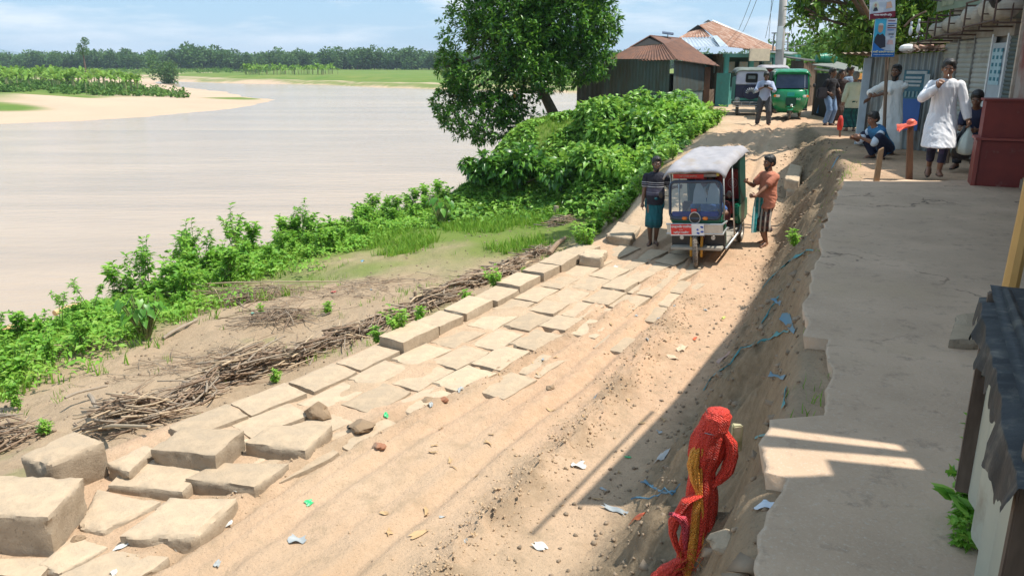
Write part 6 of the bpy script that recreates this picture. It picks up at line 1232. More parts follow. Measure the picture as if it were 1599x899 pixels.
# ================================================================== people
SKIN = pm("skin_brown", (.27, .13, .075), (.22, .105, .06), 9, .5); SKIN2 = pm("skin_dark", (.18, .09, .052), (.14, .07, .042), 9, .5); HAIR = pm("black_hair", (.010, .009, .009), (.02, .018, .016), 30, .5, bs=60, bstr=.6); HAIRG = pm("grey_hair", (.22, .22, .21), (.12, .12, .12), 30, .7)
EYEW = pm("eye_white", (.6, .58, .54), (.55, .52, .5)); EYED = pm("eye_dark", (.01, .008, .006), (.01, .008, .006))
def remesh(mb, name, mat, parent, vox=.010, sm=2, fold=0, fs=(7, 7, 2.5), seed=0, mats=None):
    me = bpy.data.meshes.new(name); me.from_pydata(mb.v, [], mb.f); o = bpy.data.objects.new(name, me); COL.objects.link(o)
    bm = bmesh.new(); bm.from_mesh(me); bmesh.ops.recalc_face_normals(bm, faces=bm.faces); bm.to_mesh(me); bm.free()
    m = o.modifiers.new("r", 'REMESH'); m.mode = 'VOXEL'; m.voxel_size = vox; m.use_smooth_shade = True
    s = o.modifiers.new("s", 'SMOOTH'); s.iterations = sm; s.factor = .5
    bpy.context.view_layer.update(); dg = bpy.context.evaluated_depsgraph_get(); nm = bpy.data.meshes.new_from_object(o.evaluated_get(dg)); COL.objects.unlink(o); bpy.data.objects.remove(o); bpy.data.meshes.remove(me)
    if fold:
        n = len(nm.vertices); co = np.empty(n * 3); nm.vertices.foreach_get("co", co); co = co.reshape(-1, 3); no = np.empty(n * 3); nm.vertices.foreach_get("normal", no); no = no.reshape(-1, 3)
        f = fbm(co[:, 0] * fs[0] + co[:, 2] * fs[2] + seed, co[:, 1] * fs[1] + co[:, 2] * fs[2] * .8 + seed, 4, seed, .6); co = co + no * (.005 + fold * (.55 - np.abs(f) * 2.2))[:, None]; nm.vertices.foreach_set("co", co.ravel())
    nm.polygons.foreach_set("use_smooth", [True] * len(nm.polygons)); nm.materials.clear(); nm.materials.append(mat)
    o2 = bpy.data.objects.new(name, nm); COL.objects.link(o2); o2.parent = parent; return o2
def limb(mb, a, b, ra, rb_, n=12): 
    a, b = Vector(a), Vector(b); m = a.lerp(b, .35); mb.tube([a, m, b], [ra, ra * 1.02 if ra > rb_ else ra, rb_], n); mb.ball(a, ra, n, 8); mb.ball(b, rb_, n, 8)
def hand(mb, w_, d, palm, curl=.5, s=1.0, side=1, thick=1.0):
    """w_ wrist, d finger direction, palm palm normal"""
    w_, d, palm = Vector(w_), Vector(d).normalized(), Vector(palm).normalized(); sd_ = d.cross(palm).normalized(); palm = sd_.cross(d).normalized()
    k = w_ + d * .055 * s; mb.tube([w_, w_ + d * .03 * s, k + d * .03 * s], [.026 * s, .034 * s, .036 * s], 10)
    for i, (off, l) in enumerate(((-.033, .068), (-.011, .078), (.011, .074), (.033, .058))):
        p0 = k + sd_ * off * s + d * .022 * s; p1 = p0 + (d * math.cos(curl * .5) + palm * math.sin(curl * .5)) * l * .45 * s + sd_ * off * .12; p2 = p1 + (d * math.cos(curl * 1.3) + palm * math.sin(curl * 1.3)) * l * .33 * s; p3 = p2 + (d * math.cos(curl * 2) + palm * math.sin(curl * 2)) * l * .25 * s
        mb.tube([p0, p1, p2, p3], [.0098 * s * thick, .0092 * s * thick, .0085 * s * thick, .007 * s * thick], 7)
    t0 = w_ + d * .025 * s - sd_ * .028 * s * side; t1 = t0 + (d * .6 - sd_ * .7 * side + palm * .3).normalized() * .038 * s; t2 = t1 + (d * .85 - sd_ * .2 * side + palm * (.3 + curl * .3)).normalized() * .032 * s; mb.tube([t0, t1, t2], [.014 * s, .0115 * s, .009 * s], 7)
def elb(a, b, L1, L2, pole):
    a, b, pole = Vector(a), Vector(b), Vector(pole); d = b - a; D = min(d.length, (L1 + L2) * .999); d.normalize(); x = (L1 * L1 - L2 * L2 + D * D) / (2 * D); h = math.sqrt(max(0, L1 * L1 - x * x)); p = (pole - d * pole.dot(d)).normalized(); return a + d * x + p * h, a + d * D
def person(label, pos, yaw, J=None, skin=SKIN, hair=HAIR, beard=0, vox=.010, height=1.66, clothes=(), look=(0, 0), bald=False, group=None, belly=0):
    """local frame: the person faces -Y, x+ is the person's left, origin between the feet"""
    J = J or {}; root = thing("person", label, "person", pos, (0, 0, yaw), group); root.scale = (height / 1.66,) * 3
    hip = Vector(J.get('hip', (0, 0, .90))); ch = Vector(J.get('chest', (hip.x, hip.y, hip.z + .40))); up = (ch - hip).normalized(); neck = ch + up * .13 + Vector((0, J.get('nfwd', -.01), 0)); head = Vector(J.get('head', neck + Vector((0, -.015, .150))))
    sw = J.get('sw', .185); tw = J.get('twist', 0); sx_ = Vector((math.cos(tw), math.sin(tw), 0)); shl, shr = ch + sx_ * sw + up * .04, ch - sx_ * sw + up * .04
    hx = Vector((.09, 0, 0)); hl_, hr_ = hip + hx - up * .02, hip - hx - up * .02
    an_l, an_r = Vector(J.get('foot_l', (.10, .0, .07))), Vector(J.get('foot_r', (-.10, .0, .07)))
    kl, an_l = elb(hl_, an_l, .43, .42, J.get('kpole_l', (0.05, -1, 0))); kr, an_r = elb(hr_, an_r, .43, .42, J.get('kpole_r', (-.05, -1, 0)))
    wl, wr = Vector(J.get('hand_l', (.30, -.06, .80))), Vector(J.get('hand_r', (-.30, -.06, .80)))
    el, wl = elb(shl, wl, .28, .25, J.get('epole_l', (.3, 1, -.2))); er, wr = elb(shr, wr, .28, .25, J.get('epole_r', (-.3, 1, -.2)))
    mb = MB(); M = up; tilt = math.atan2(-(ch - hip).y, (ch - hip).z); RX = tilt
    def R3(p, rx, ry): return (p, rx, ry, RX, 0, 0)
    mb.loft([R3(hip - up * .10, .13, .09), R3(hip, .155, .105), R3(hip + up * .12, .135 + belly * .5, .09 + belly), R3(hip + up * .25, .14, .095 + belly * .5), R3(ch, .165, .11), R3(ch + up * .07, .155, .085), R3(ch + up * .12, .07, .06)], 18)
    limb(mb, ch + up * .08, head - Vector((0, 0, .07)), .060, .054)
    for a, b, c in ((shl, el, wl), (shr, er, wr)): limb(mb, a, b, .052, .040); limb(mb, b, c, .040, .025)
    limb(mb, ch + up * .05, shl, .06, .055); limb(mb, ch + up * .05, shr, .06, .055)
    for a, b, c in ((hl_, kl, an_l), (hr_, kr, an_r)): limb(mb, a, b, .085, .055); limb(mb, b, c, .054, .035)
    ft = []
    for s_, c, k in ((1, an_l, 'toe_l'), (-1, an_r, 'toe_r')):
        td = Vector(J.get(k, (s_ * .25, -1, -.12))).normalized(); sdv = td.cross(Vector((0, 0, 1))).normalized(); ft.append((c, td)); hb = c - td * .04 - Vector((0, 0, .03))
        mb.tube([hb, c + td * .06 - Vector((0, 0, .025)), c + td * .14 - Vector((0, 0, .045)), c + td * .17 - Vector((0, 0, .05))], [.033, .036, .036, .02], 10)
        for q in range(5): t0 = c + td * .14 + sdv * (q - 2) * .015 - Vector((0, 0, .05)); mb.tube([t0, t0 + td * (.05 - abs(q - 1.5) * .006)], .0085, 6)
    hand(mb, wl, J.get('hd_l', wl - el), J.get('palm_l', (-1, 0, 0)), J.get('curl_l', .5), 1, 1); hand(mb, wr, J.get('hd_r', wr - er), J.get('palm_r', (1, 0, 0)), J.get('curl_r', .5), 1, -1)
    # head
    yw, pt = look; HM = Matrix.Translation(head) @ Euler((pt, 0, yw)).to_matrix().to_4x4() @ Matrix.Scale(1.09, 4); hb = MB()
    hb.ball((0, .012, .035), (.074, .092, .088), 20, 14); hb.ball((0, -.02, -.02), (.062, .070, .085), 16, 12); hb.ball((0, -.045, -.075), (.034, .034, .030), 12, 8)
    hb.tube([(0, -.083, .022), (0, -.100, -.005), (0, -.106, -.022)], [.008, .011, .014], 8); hb.ball((-.012, -.098, -.027), .009, 8, 6).ball((.012, -.098, -.027), .009, 8, 6)
    hb.tube([(-.045, -.074, .030), (0, -.088, .032), (.045, -.074, .030)], .010, 8); hb.tube([(-.022, -.084, -.052), (0, -.092, -.050), (.022, -.084, -.052)], [.006, .009, .006], 8); hb.tube([(-.018, -.083, -.062), (0, -.090, -.063), (.018, -.083, -.062)], [.006, .009, .006], 8)
    for s_ in (-1, 1): hb.ball((s_ * .044, -.066, -.012), (.018, .012, .014), 8, 6); hb.ball((s_ * .076, .012, -.005), (.010, .020, .032), 10, 8)
    mb.add([HM @ Vector(v) for v in hb.v], hb.f); body = remesh(mb, "body", skin, root, vox, 2)
    def hadd(h, name, mat, par, **k):
        x = MB(); x.add([HM @ Vector(v) for v in h.v], h.f); return remesh(x, name, mat, par, **k) if k else x.build(name, mat, par, smooth=True)
    if not bald:
        h = MB(); n = 20; V = []; Fc = []
        h.ball((0, .024, .052), (.082, .094, .084), 20, 14); h.ball((0, .055, .0), (.072, .062, .075), 14, 10); h.ball((0, -.035, .098), (.058, .045, .030), 12, 8)
        for s_ in (-1, 1): h.ball((s_ * .071, .004, .032), (.012, .03, .035), 8, 6)
        hadd(h, "hair", hair, root, vox=.009, sm=1, fold=.004, fs=(40, 40, 20))
    if beard:
        h = MB(); h.ball((0, -.052, -.085), (.046, .038, .030 + .02 * beard), 12, 8); h.tube([(-.064, -.010, -.02), (-.056, -.035, -.060), (0, -.058, -.088 - .01 * beard), (.056, -.035, -.060), (.064, -.010, -.02)], [.010, .018, .026, .018, .010], 10); h.tube([(-.03, -.085, -.046), (0, -.096, -.040), (.03, -.085, -.046)], [.004, .007, .004], 6)
        if beard > 1: h.ball((0, -.06, -.125), (.04, .03, .05), 10, 8)
        hadd(h, "beard", hair, root, vox=.008, sm=1)
    for s_ in (-1, 1):
        h = MB(); h.ball((s_ * .030, -.078, .010), (.013, .008, .007), 10, 6); e = hadd(h, "eye", EYEW, root); h = MB(); h.ball((s_ * .030, -.0855, .010), (.006, .003, .006), 8, 6); hadd(h, "iris", EYED, e)
        h = MB(); h.tube([(s_ * .014, -.094, .036), (s_ * .032, -.090, .042), (s_ * .050, -.076, .036)], [.004, .005, .002], 6); hadd(h, "eyebrow", hair, root)
    K = dict(hip=hip, ch=ch, up=up, neck=neck, head=head, shl=shl, shr=shr, el=el, er=er, wl=wl, wr=wr, hl=hl_, hr=hr_, kl=kl, kr=kr, al=an_l, ar=an_r, RX=RX, ft=ft, belly=belly, root=root)
    for c in clothes: c(K, root)
    root['_k'] = 0; del root['_k']; return root, K
def top(mat, sleeve='short', hem=-.12, loose=.018, name="shirt", fold=.006, seed=1, flare=0, collar=None, vox=.012, sag=0, fs=(6, 6, 9)):
    def f(K, root):
        up, hip, ch = K['up'], K['hip'], K['ch']; mb = MB(); RX = K['RX']; b = K['belly']
        def R3(p, rx, ry): return (p, rx + loose, ry + loose, RX, 0, 0)
        rings = []
        if hem < -.15:
            n = 5
            for i in range(n): t = i / n; z = hem + (-.02 - hem) * t; kz = min(hip.z - .05, (K['kl'].z + K['kr'].z) / 2); u = max(0, min(1.35, -z / (hip.z - kz))); L_, R_ = K['hl'].lerp(K['kl'], u), K['hr'].lerp(K['kr'], u); cc = (L_ + R_) / 2; rings.append((Vector((cc.x, cc.y, hip.z + z)), max(.165, abs(L_.x - R_.x) / 2 + .115) + flare * (1 - t), max(.125, abs(L_.y - R_.y) / 2 + .125) + flare * .6 * (1 - t)))
        else: rings.append(R3(hip + up * hem, .160 + flare, .115 + b * .6))
        rings += [R3(hip + up * .02, .166, .118 + b * .8), R3(hip + up * .14, .142 + b * .5, .098 + b), R3(hip + up * .26, .145, .102 + b * .5), R3(ch, .170, .112), R3(ch + up * .07, .165, .092), R3(ch + up * .115, .085, .065)]
        mb.loft(rings, 22)
        for s_, e_, w_ in ((K['shl'], K['el'], K['wl']), (K['shr'], K['er'], K['wr'])):
            limb(mb, ch + up * .045, s_ - up * .012, .064, .054 + loose * .4)
            if sleeve == 'short': limb(mb, s_ - up * .012, Vector(s_).lerp(e_, .62), .052 + loose * .7, .055 + loose * .7)
            elif sleeve == 'long': limb(mb, s_ - up * .012, e_, .053 + loose * .7, .048 + loose * .7); mb.tube([e_, Vector(e_).lerp(w_, .5), Vector(e_).lerp(w_, .96)], [.050 + loose * .8, .045 + loose, .040 + loose * .6], 12)
            elif sleeve == 'elbow': limb(mb, s_ - up * .012, e_, .054 + loose * .7, .058 + loose * .8); 
        o = remesh(mb, name, mat, root, vox, 2, fold, fs, seed)
        if collar: mbc = MB(); mbc.ring(ch + up * .118 + Vector((0, -.006, 0)), 'z', .066, .011, 20, 6); mbc.build("collar", collar, o, smooth=True)
    return f
def vest(mat, name="vest", hem=-.08, seed=4):
    return top(mat, 'none', hem, .030, name, .006, seed)
def lungi(mat, z_hem=.18, name="lungi", flare=.05, fold=.012, seed=2, knot=True, top_off=.04, sway=0):
    def f(K, root):
        hip = K['hip']; al, ar, kl, kr = K['al'], K['ar'], K['kl'], K['kr']; mb = MB(); n = 10; rings = []
        for i in range(n + 1):
            t = i / n; z = hip.z + top_off - t * (hip.z + top_off - z_hem); kz = (kl.z + kr.z) / 2
            if z > kz: u = (hip.z - z) / max(.01, hip.z - kz); u = max(0, min(1, u)); L_, R_ = K['hl'].lerp(kl, u), K['hr'].lerp(kr, u)
            else: u = (kz - z) / max(.01, kz - min(al.z, ar.z)); u = max(0, min(1, u)); L_, R_ = kl.lerp(al, u), kr.lerp(ar, u)
            c = (L_ + R_) / 2; rx = abs(L_.x - R_.x) / 2 + .095 + flare * t - .02 * (t > .3); ry = abs(L_.y - R_.y) / 2 + .09 + flare * .7 * t
            if t < .15: rx, ry = .176, .128 + K['belly'] * .7
            rings.append((Vector((c.x, c.y + sway * t, z)), rx, ry))
        mb.loft(rings[::-1], 40, True, lambda a, t: 1 + .05 * math.sin(a * 9 + t * 2) * (1 - t) + .03 * math.sin(a * 4 + 1)); o = remesh(mb, name, mat, root, .012, 1, fold, (9, 9, 1.5), seed)
        if knot: k = MB(); k.ball((hip.x + .02, hip.y - .13 - K['belly'] * .5, hip.z + top_off - .02), (.05, .03, .03), 10, 8); k.build("waist_knot", mat, o, smooth=True)
    return f
def trousers(mat, loose=.018, z_cuff=None, name="trousers", fold=.006, seed=3):
    def f(K, root):
        mb = MB(); hip, up = K['hip'], K['up']; mb.loft([(hip - up * .10, .14, .10, K['RX']), (hip, .165, .118, K['RX']), (hip + up * .09, .150, .108 + K['belly'] * .5, K['RX'])], 18)
        for a, b, c in ((K['hl'], K['kl'], K['al']), (K['hr'], K['kr'], K['ar'])):
            e = c if z_cuff is None else b.lerp(c, z_cuff); limb(mb, a, b, .088 + loose, .062 + loose); mb.ball(b, .062 + loose, 10, 8); mb.tube([b, b.lerp(e, .5), e + Vector((0, 0, .01))], [.062 + loose, .055 + loose, .050 + loose], 12)
        remesh(mb, name, mat, root, .012, 2, fold, (8, 8, 6), seed)
    return f
def shoes(mat, sole=None, name="sandal"):
    def f(K, root):
        for c, td in K['ft']:
            mb = MB(); s_ = td.cross(Vector((0, 0, 1))).normalized(); b0 = c - Vector((0, 0, .055))
            P = []
            for k in range(12): a = 2 * math.pi * k / 12; P.append(b0 + td * (.065 + .135 * math.cos(a)) + s_ * .046 * math.sin(a) - Vector((0, 0, .012 if td.z > -.3 else 0)))
            mb.prism(P, (0, 0, .02)); mb.tube([b0 + td * .08 + s_ * .045, b0 + td * .10 + Vector((0, 0, .045)), b0 + td * .08 - s_ * .045], .012, 6); mb.build(name, mat, root, smooth=False, auto=True)
    return f
def cloth(name, c1, c2, scale=5, rough=.9): return pm(name, c1, c2, scale, rough, bs=90, bstr=.15, bd=.003)
def bandmat(name, base, bands, scale=1.0, noise=0):
    """cloth with horizontal bands: list of (z0, z1, colour) in the person's frame"""
    m, nt, b = newmat(name); v = _vec(nt, 'Object'); sp = nt.nodes.new("ShaderNodeSeparateXYZ"); nt.links.new(v, sp.inputs[0]); cur = _mix(nt, _ramp(nt, _noise(nt, v, 5), .3, .7), base, tuple(x * .75 for x in base))
    for z0, z1, c in bands:
        g = nt.nodes.new("ShaderNodeMath"); g.operation = 'GREATER_THAN'; g.inputs[1].default_value = z0; nt.links.new(sp.outputs[2], g.inputs[0]); l = nt.nodes.new("ShaderNodeMath"); l.operation = 'LESS_THAN'; l.inputs[1].default_value = z1; nt.links.new(sp.outputs[2], l.inputs[0])
        mu = nt.nodes.new("ShaderNodeMath"); mu.operation = 'MULTIPLY'; nt.links.new(g.outputs[0], mu.inputs[0]); nt.links.new(l.outputs[0], mu.inputs[1]); cur = _mix(nt, mu.outputs[0], cur, c)
    nt.links.new(cur, b.inputs["Base Color"]); b.inputs["Roughness"].default_value = .9; return m
def checkmat(name, a, b_, c, sc=26, bands=()):
    m, nt, b = newmat(name); v = _vec(nt, 'Object'); sp = nt.nodes.new("ShaderNodeSeparateXYZ"); nt.links.new(v, sp.inputs[0])
    def stripes(sock, k, th):
        mu = nt.nodes.new("ShaderNodeMath"); mu.operation = 'MULTIPLY'; mu.inputs[1].default_value = k; nt.links.new(sock, mu.inputs[0]); s = nt.nodes.new("ShaderNodeMath"); s.operation = 'SINE'; nt.links.new(mu.outputs[0], s.inputs[0]); g = nt.nodes.new("ShaderNodeMath"); g.operation = 'GREATER_THAN'; g.inputs[1].default_value = th; nt.links.new(s.outputs[0], g.inputs[0]); return g.outputs[0]
    ad = nt.nodes.new("ShaderNodeMath"); ad.operation = 'ADD'; nt.links.new(sp.outputs[0], ad.inputs[0]); nt.links.new(sp.outputs[1], ad.inputs[1])
    col = _mix(nt, stripes(sp.outputs[2], sc * 6.28 * .5, .3), a, b_); col = _mix(nt, stripes(ad.outputs[0], sc * 6.28 * .5, .4), col, c)
    for z0, z1, cc in bands:
        g = nt.nodes.new("ShaderNodeMath"); g.operation = 'GREATER_THAN'; g.inputs[1].default_value = z0; nt.links.new(sp.outputs[2], g.inputs[0]); l = nt.nodes.new("ShaderNodeMath"); l.operation = 'LESS_THAN'; l.inputs[1].default_value = z1; nt.links.new(sp.outputs[2], l.inputs[0])
        mu = nt.nodes.new("ShaderNodeMath"); mu.operation = 'MULTIPLY'; nt.links.new(g.outputs[0], mu.inputs[0]); nt.links.new(l.outputs[0], mu.inputs[1]); col = _mix(nt, mu.outputs[0], col, cc)
    nt.links.new(col, b.inputs["Base Color"]); b.inputs["Roughness"].default_value = .9; return m
def at(px, py, Y=None, z=None):
    g = G(px, py) if Y is None else PY(px, py, Y); return Vector((g.x, g.y, terr1(g.x, g.y) if z is None else z))
BR = pm("brown_sandal", (.12, .07, .045), (.08, .05, .03), 6, .7); WC = cloth("white_cotton", (.78, .78, .80), (.72, .72, .75)); 
# 1 walking man in white
def pyj(K, root): trousers(checkmat("dark_check", (.03, .03, .06), (.05, .04, .09), (.02, .02, .04), 12), .002, .72)(K, root)
m1, K1 = person("smoking man in long white shirt walking towards us with a plastic bag", at(1456, 281, z=.03), R(-24), dict(hip=(0, 0, .90), chest=(0, -.01, 1.30), foot_l=(.06, -.14, .085), foot_r=(-.06, .20, .11), toe_l=(.1, -1, .0), toe_r=(-.1, -1, -.6), kpole_r=(0, -1, 0), hand_l=(.36, -.08, .80), hand_r=(-.12, -.24, 1.30), epole_r=(-1, .3, -.9), hd_r=(.35, -.4, .9), palm_r=(.4, .9, .2), curl_r=1.1, palm_l=(-1, 0, 0), curl_l=1.2, head=(0, -.055, 1.555)), skin=SKIN, vox=.008, height=1.66,
   clothes=(pyj, top(WC, 'long', -.46, .016, "kurta", .010, 3, .04, vox=.010, fs=(9, 9, 2)), shoes(BR)), look=(R(-4), R(14)), belly=.02)
mb = MB(); h = K1['head']; mb.tube([h + Vector((-.0, -.105, -.075)), h + Vector((-.004, -.165, -.10))], .0045, 6); o = mb.build("cigarette", pm("cigarette_white", (.8, .8, .78), (.75, .75, .7))); o.parent = None; o.matrix_world = Matrix.Translation(m1.location) @ Euler((0, 0, R(-24))).to_matrix().to_4x4(); tag(o, "white cigarette between the walking man's lips", "cigarette")
mb = MB(); n = 20; mb.loft([((0, 0, -.02), .012, .012), ((0, 0, -.09), .035, .03), ((0, 0, -.20), .10, .07), ((0, 0, -.33), .13, .10), ((0, 0, -.41), .12, .10), ((0, 0, -.44), .05, .05)], 20, True, lambda a, t: 1 + .07 * math.sin(a * 7 + t * 5) + .04 * math.sin(a * 13)); o = mb.build("plastic_bag", pm("pale_plastic", (.62, .68, .60), (.5, .56, .5), 9, .35, bs=20, bstr=.4), smooth=True)
wv = Matrix.Translation(m1.location) @ Euler((0, 0, R(-24))).to_matrix().to_4x4() @ Vector(K1['wl']); o.location = wv + Vector((.02, -.02, -.07)); tag(o, "full whitish plastic bag hanging from the walking man's hand", "bag")
mb = MB(); mb.loft([((0, 0, -.02), .02, .02), ((0, 0, -.2), .10, .06), ((0, 0, -.42), .15, .10), ((0, 0, -.50), .12, .09), ((0, 0, -.52), .05, .05)], 18, True, lambda a, t: 1 + .06 * math.sin(a * 5)); o = mb.build("plastic_bag", pm("black_bag", (.02, .02, .022), (.03, .03, .035), 6, .4), smooth=True); o.location = wv + Vector((.03, .09, -.07)); tag(o, "black bag behind the whitish plastic bag", "bag")
# 2 bearded man in white robe
person("bearded man in ankle length white robe standing before the tin kiosk", at(1385, 226, 16.6), R(-32), dict(hand_l=(-.30, -.22, 1.12), hand_r=(-.40, -.20, 1.06), epole_l=(.4, -.3, -1), epole_r=(-1, .2, -.6), hd_l=(-1, -.1, -.1), hd_r=(-.7, -.5, -.4), foot_l=(.10, 0, .07), foot_r=(-.1, .02, .07)), skin=SKIN2, beard=2, height=1.72,
   clothes=(top(cloth("offwhite_robe", (.72, .73, .70), (.64, .65, .62)), 'elbow', -.78, .018, "robe", .014, 5, .06, fs=(9, 9, 1.5)), shoes(BR)), look=(R(-12), R(4)), belly=.03)
# 3 squatting man
person("man squatting in blue vest over white sleeves and dark trousers", at(1372, 243, 15.6), R(-78), dict(hip=(0, .12, .22), chest=(0, -.10, .52), foot_l=(.14, -.02, .07), foot_r=(-.14, -.02, .07), kpole_l=(.4, -1, .9), kpole_r=(-.4, -1, .9), hand_l=(.10, -.50, .42), hand_r=(-.12, -.52, .40), epole_l=(.5, .2, -1), epole_r=(-.5, .2, -1), head=(0, -.22, .76)), skin=SKIN,
   clothes=(trousers(cloth("navy_cotton", (.012, .016, .04), (.018, .022, .05)), .022), top(cloth("white_shirt", (.6, .66, .72), (.5, .56, .62)), 'elbow', -.06, .014, "shirt", .005, 8), vest(pm("blue_vest_cloth", (.012, .09, .24), (.02, .16, .30), 6, .7), "vest", -.08, 9), shoes(BLK, name="shoe")), look=(0, R(18)))
# 4 man with camera in the road
CAMP = at(1191, 188, 26.6)
_, K4 = person("young man in pale blue shirt holding a camera at the road crest", CAMP, R(-14), dict(hand_l=(.05, -.26, 1.22), hand_r=(-.06, -.26, 1.22), epole_l=(1, .2, -.7), epole_r=(-1, .2, -.7), hd_l=(-.6, -.5, .3), hd_r=(.6, -.5, .3), foot_l=(.19, .0, .07), foot_r=(-.17, .06, .07), head=(0, -.07, 1.55), curl_l=1, curl_r=1), skin=SKIN2, height=1.68,
   clothes=(trousers(cloth("grey_trousers", (.07, .07, .075), (.055, .055, .06)), .02), top(cloth("pale_blue_shirt", (.42, .47, .62), (.36, .41, .56)), 'elbow', -.10, .02), shoes(BLK, name="shoe")), look=(0, R(22)))
mb = MB(); mb.box((0, 0, 0), (.13, .07, .09)); mb.tube([(0, -.03, 0), (0, -.11, 0)], .035, 12); o = mb.build("camera_body", BLK, bev=.008); o.name = "held_camera"; o.location = CAMP + Vector((-.075, -.30, 1.27)); tag(o, "black camera in the hands of the man at the road crest", "camera")
# 5 man left of the rickshaw
POLO = bandmat("polo_cloth", (.018, .018, .03), [(1.225, 1.235, (.5, .5, .52)), (1.185, 1.195, (.3, .3, .34)), (1.14, 1.155, (.45, .45, .48)), (.98, 1.12, (.07, .065, .10)), (1.035, 1.04, (.3, .3, .34))])
person("man in dark striped polo shirt and teal lungi left of the three wheeler", at(1019, 384, 15.5), R(-11), dict(hand_l=(.40, -.10, 1.16), hand_r=(-.24, -.08, .74), epole_l=(.4, .4, -1), hd_l=(.8, -.4, .1), foot_l=(.05, .03, .07), foot_r=(-.05, -.05, .07), toe_l=(.2, -1, -.12), toe_r=(-.2, -1, -.12)), skin=SKIN2, beard=1, vox=.008, height=1.66,
   clothes=(lungi(bandmat("teal_lungi", (.012, .12, .14), [(.38, .40, (.02, .05, .07)), (.50, .51, (.02, .06, .08))]), .36, flare=.01), top(POLO, 'short', -.10, .020, "polo_shirt", .005, 2, collar=POLO), shoes(BLK)), look=(R(14), R(6)), belly=.035)
# 6 man right of the rickshaw
CHK = checkmat("checked_lungi", (.035, .02, .02), (.10, .04, .03), (.42, .36, .30), 17, [(.18, .30, (.01, .22, .24)), (.22, .235, (.3, .4, .4))])
m6, K6 = person("man in orange shirt lifting his checked lungi beside the three wheeler", at(1192, 378, 15.35), R(-68), dict(hand_l=(.16, -.42, .98), hand_r=(-.12, -.40, 1.22), epole_l=(.4, .3, -1), epole_r=(-.4, .3, -1), hd_l=(-.1, -1, .1), hd_r=(.3, -1, .5), foot_l=(.08, .0, .07), foot_r=(-.08, .10, .07), curl_l=1.1, curl_r=1.0), skin=SKIN, beard=1, vox=.008, height=1.70,
   clothes=(lungi(CHK, .30, flare=.03, fold=.016), top(cloth("orange_shirt", (.55, .20, .12), (.48, .17, .10)), 'short', -.16, .024, "tshirt", .008, 6)), look=(R(-8), R(8)), belly=.03)
mb = MB(); V = []; nn_, mm = 16, 12
for j in range(mm):
    t = j / (mm - 1)
    for i in range(nn_):
        u_ = i / (nn_ - 1); V.append((.14 - .16 * u_ * (.4 + t) + .03 * math.sin(i * 1.4) * t, -.40 + .26 * u_ - .02 * math.sin(i * 1.3 + j * .3) + .12 * t * (u_ - .2), .98 - .68 * t - .05 * u_))
I = np.arange(nn_ * mm).reshape(mm, nn_); o = mesh_np("lungi_fold", np.array(V), np.stack([I[:-1, :-1], I[:-1, 1:], I[1:, 1:], I[1:, :-1]], -1).reshape(-1, 4), checkmat("teal_check", (.01, .22, .24), (.02, .30, .32), (.35, .5, .48), 22), m6, smooth=True)
# 7-10 group at the stall
_, K7 = person("man in black shirt and pale jeans carrying a shoulder bag at the stall", at(1291, 195, 26.0), R(30), dict(hand_l=(.16, -.22, 1.02), hand_r=(-.22, -.14, .98), epole_l=(.8, .2, -.8), foot_l=(.09, -.04, .07)), skin=SKIN2, height=1.72, vox=.012,
   clothes=(trousers(pm("light_jeans", (.12, .2, .34), (.18, .27, .42), 9, .9), .018), top(cloth("black_shirt", (.012, .012, .016), (.02, .02, .025)), 'short', -.1, .022), shoes(BLK, name="shoe")), look=(R(20), R(10)))
b7 = at(1291, 195, 26.0); mb = MB(); mb.box((0, 0, 0), (.34, .16, .34)); o = mb.build("shoulder_bag", pm("dark_bag_cloth", (.03, .028, .035), (.05, .045, .055), 6, .8), bev=.05); o.location = b7 + Vector((-.32, -.18, 1.02)); tag(o, "dark bag at the hip of the man in pale jeans", "bag")
person("man in dark brown shirt and lungi half hidden in the group of four", at(1306, 193, 26.4), R(-15), dict(hand_l=(.18, -.2, 1.1), foot_r=(-.08, .05, .07)), skin=SKIN2, height=1.68, vox=.012, clothes=(lungi(cloth("dark_brown_lungi", (.05, .03, .025), (.07, .04, .03)), .14), top(cloth("dark_maroon_shirt", (.03, .018, .018), (.045, .025, .022)), 'short', -.12, .02), shoes(BLK)), look=(R(30), 0))
person("tall man in blue grey shirt standing behind the old man at the stall", at(1318, 190, 26.7), R(40), dict(hand_l=(.1, -.3, 1.2), hand_r=(-.14, -.28, 1.15), epole_l=(1, 0, -1)), skin=SKIN2, height=1.78, vox=.012, clothes=(trousers(cloth("black_trousers", (.015, .015, .02), (.02, .02, .025))), top(cloth("blue_grey_shirt", (.16, .22, .30), (.13, .18, .26)), 'short', -.1, .022), shoes(BLK, name="shoe")), look=(R(10), R(15)))
person("grey haired man seen from behind in pale yellow shirt and green lungi", at(1327, 204, 23.6), R(168), dict(hand_l=(.27, -.05, .84), hand_r=(-.27, -.02, .84), foot_l=(.1, .02, .07)), skin=SKIN, hair=HAIRG, height=1.62, vox=.012, clothes=(lungi(checkmat("green_check_lungi", (.01, .07, .06), (.015, .10, .085), (.01, .04, .045), 14), .12, flare=.06), top(cloth("pale_yellow_shirt", (.56, .60, .44), (.50, .54, .40)), 'long', -.22, .026, "shirt", .008, 4), shoes(BR)), look=(R(10), 0))
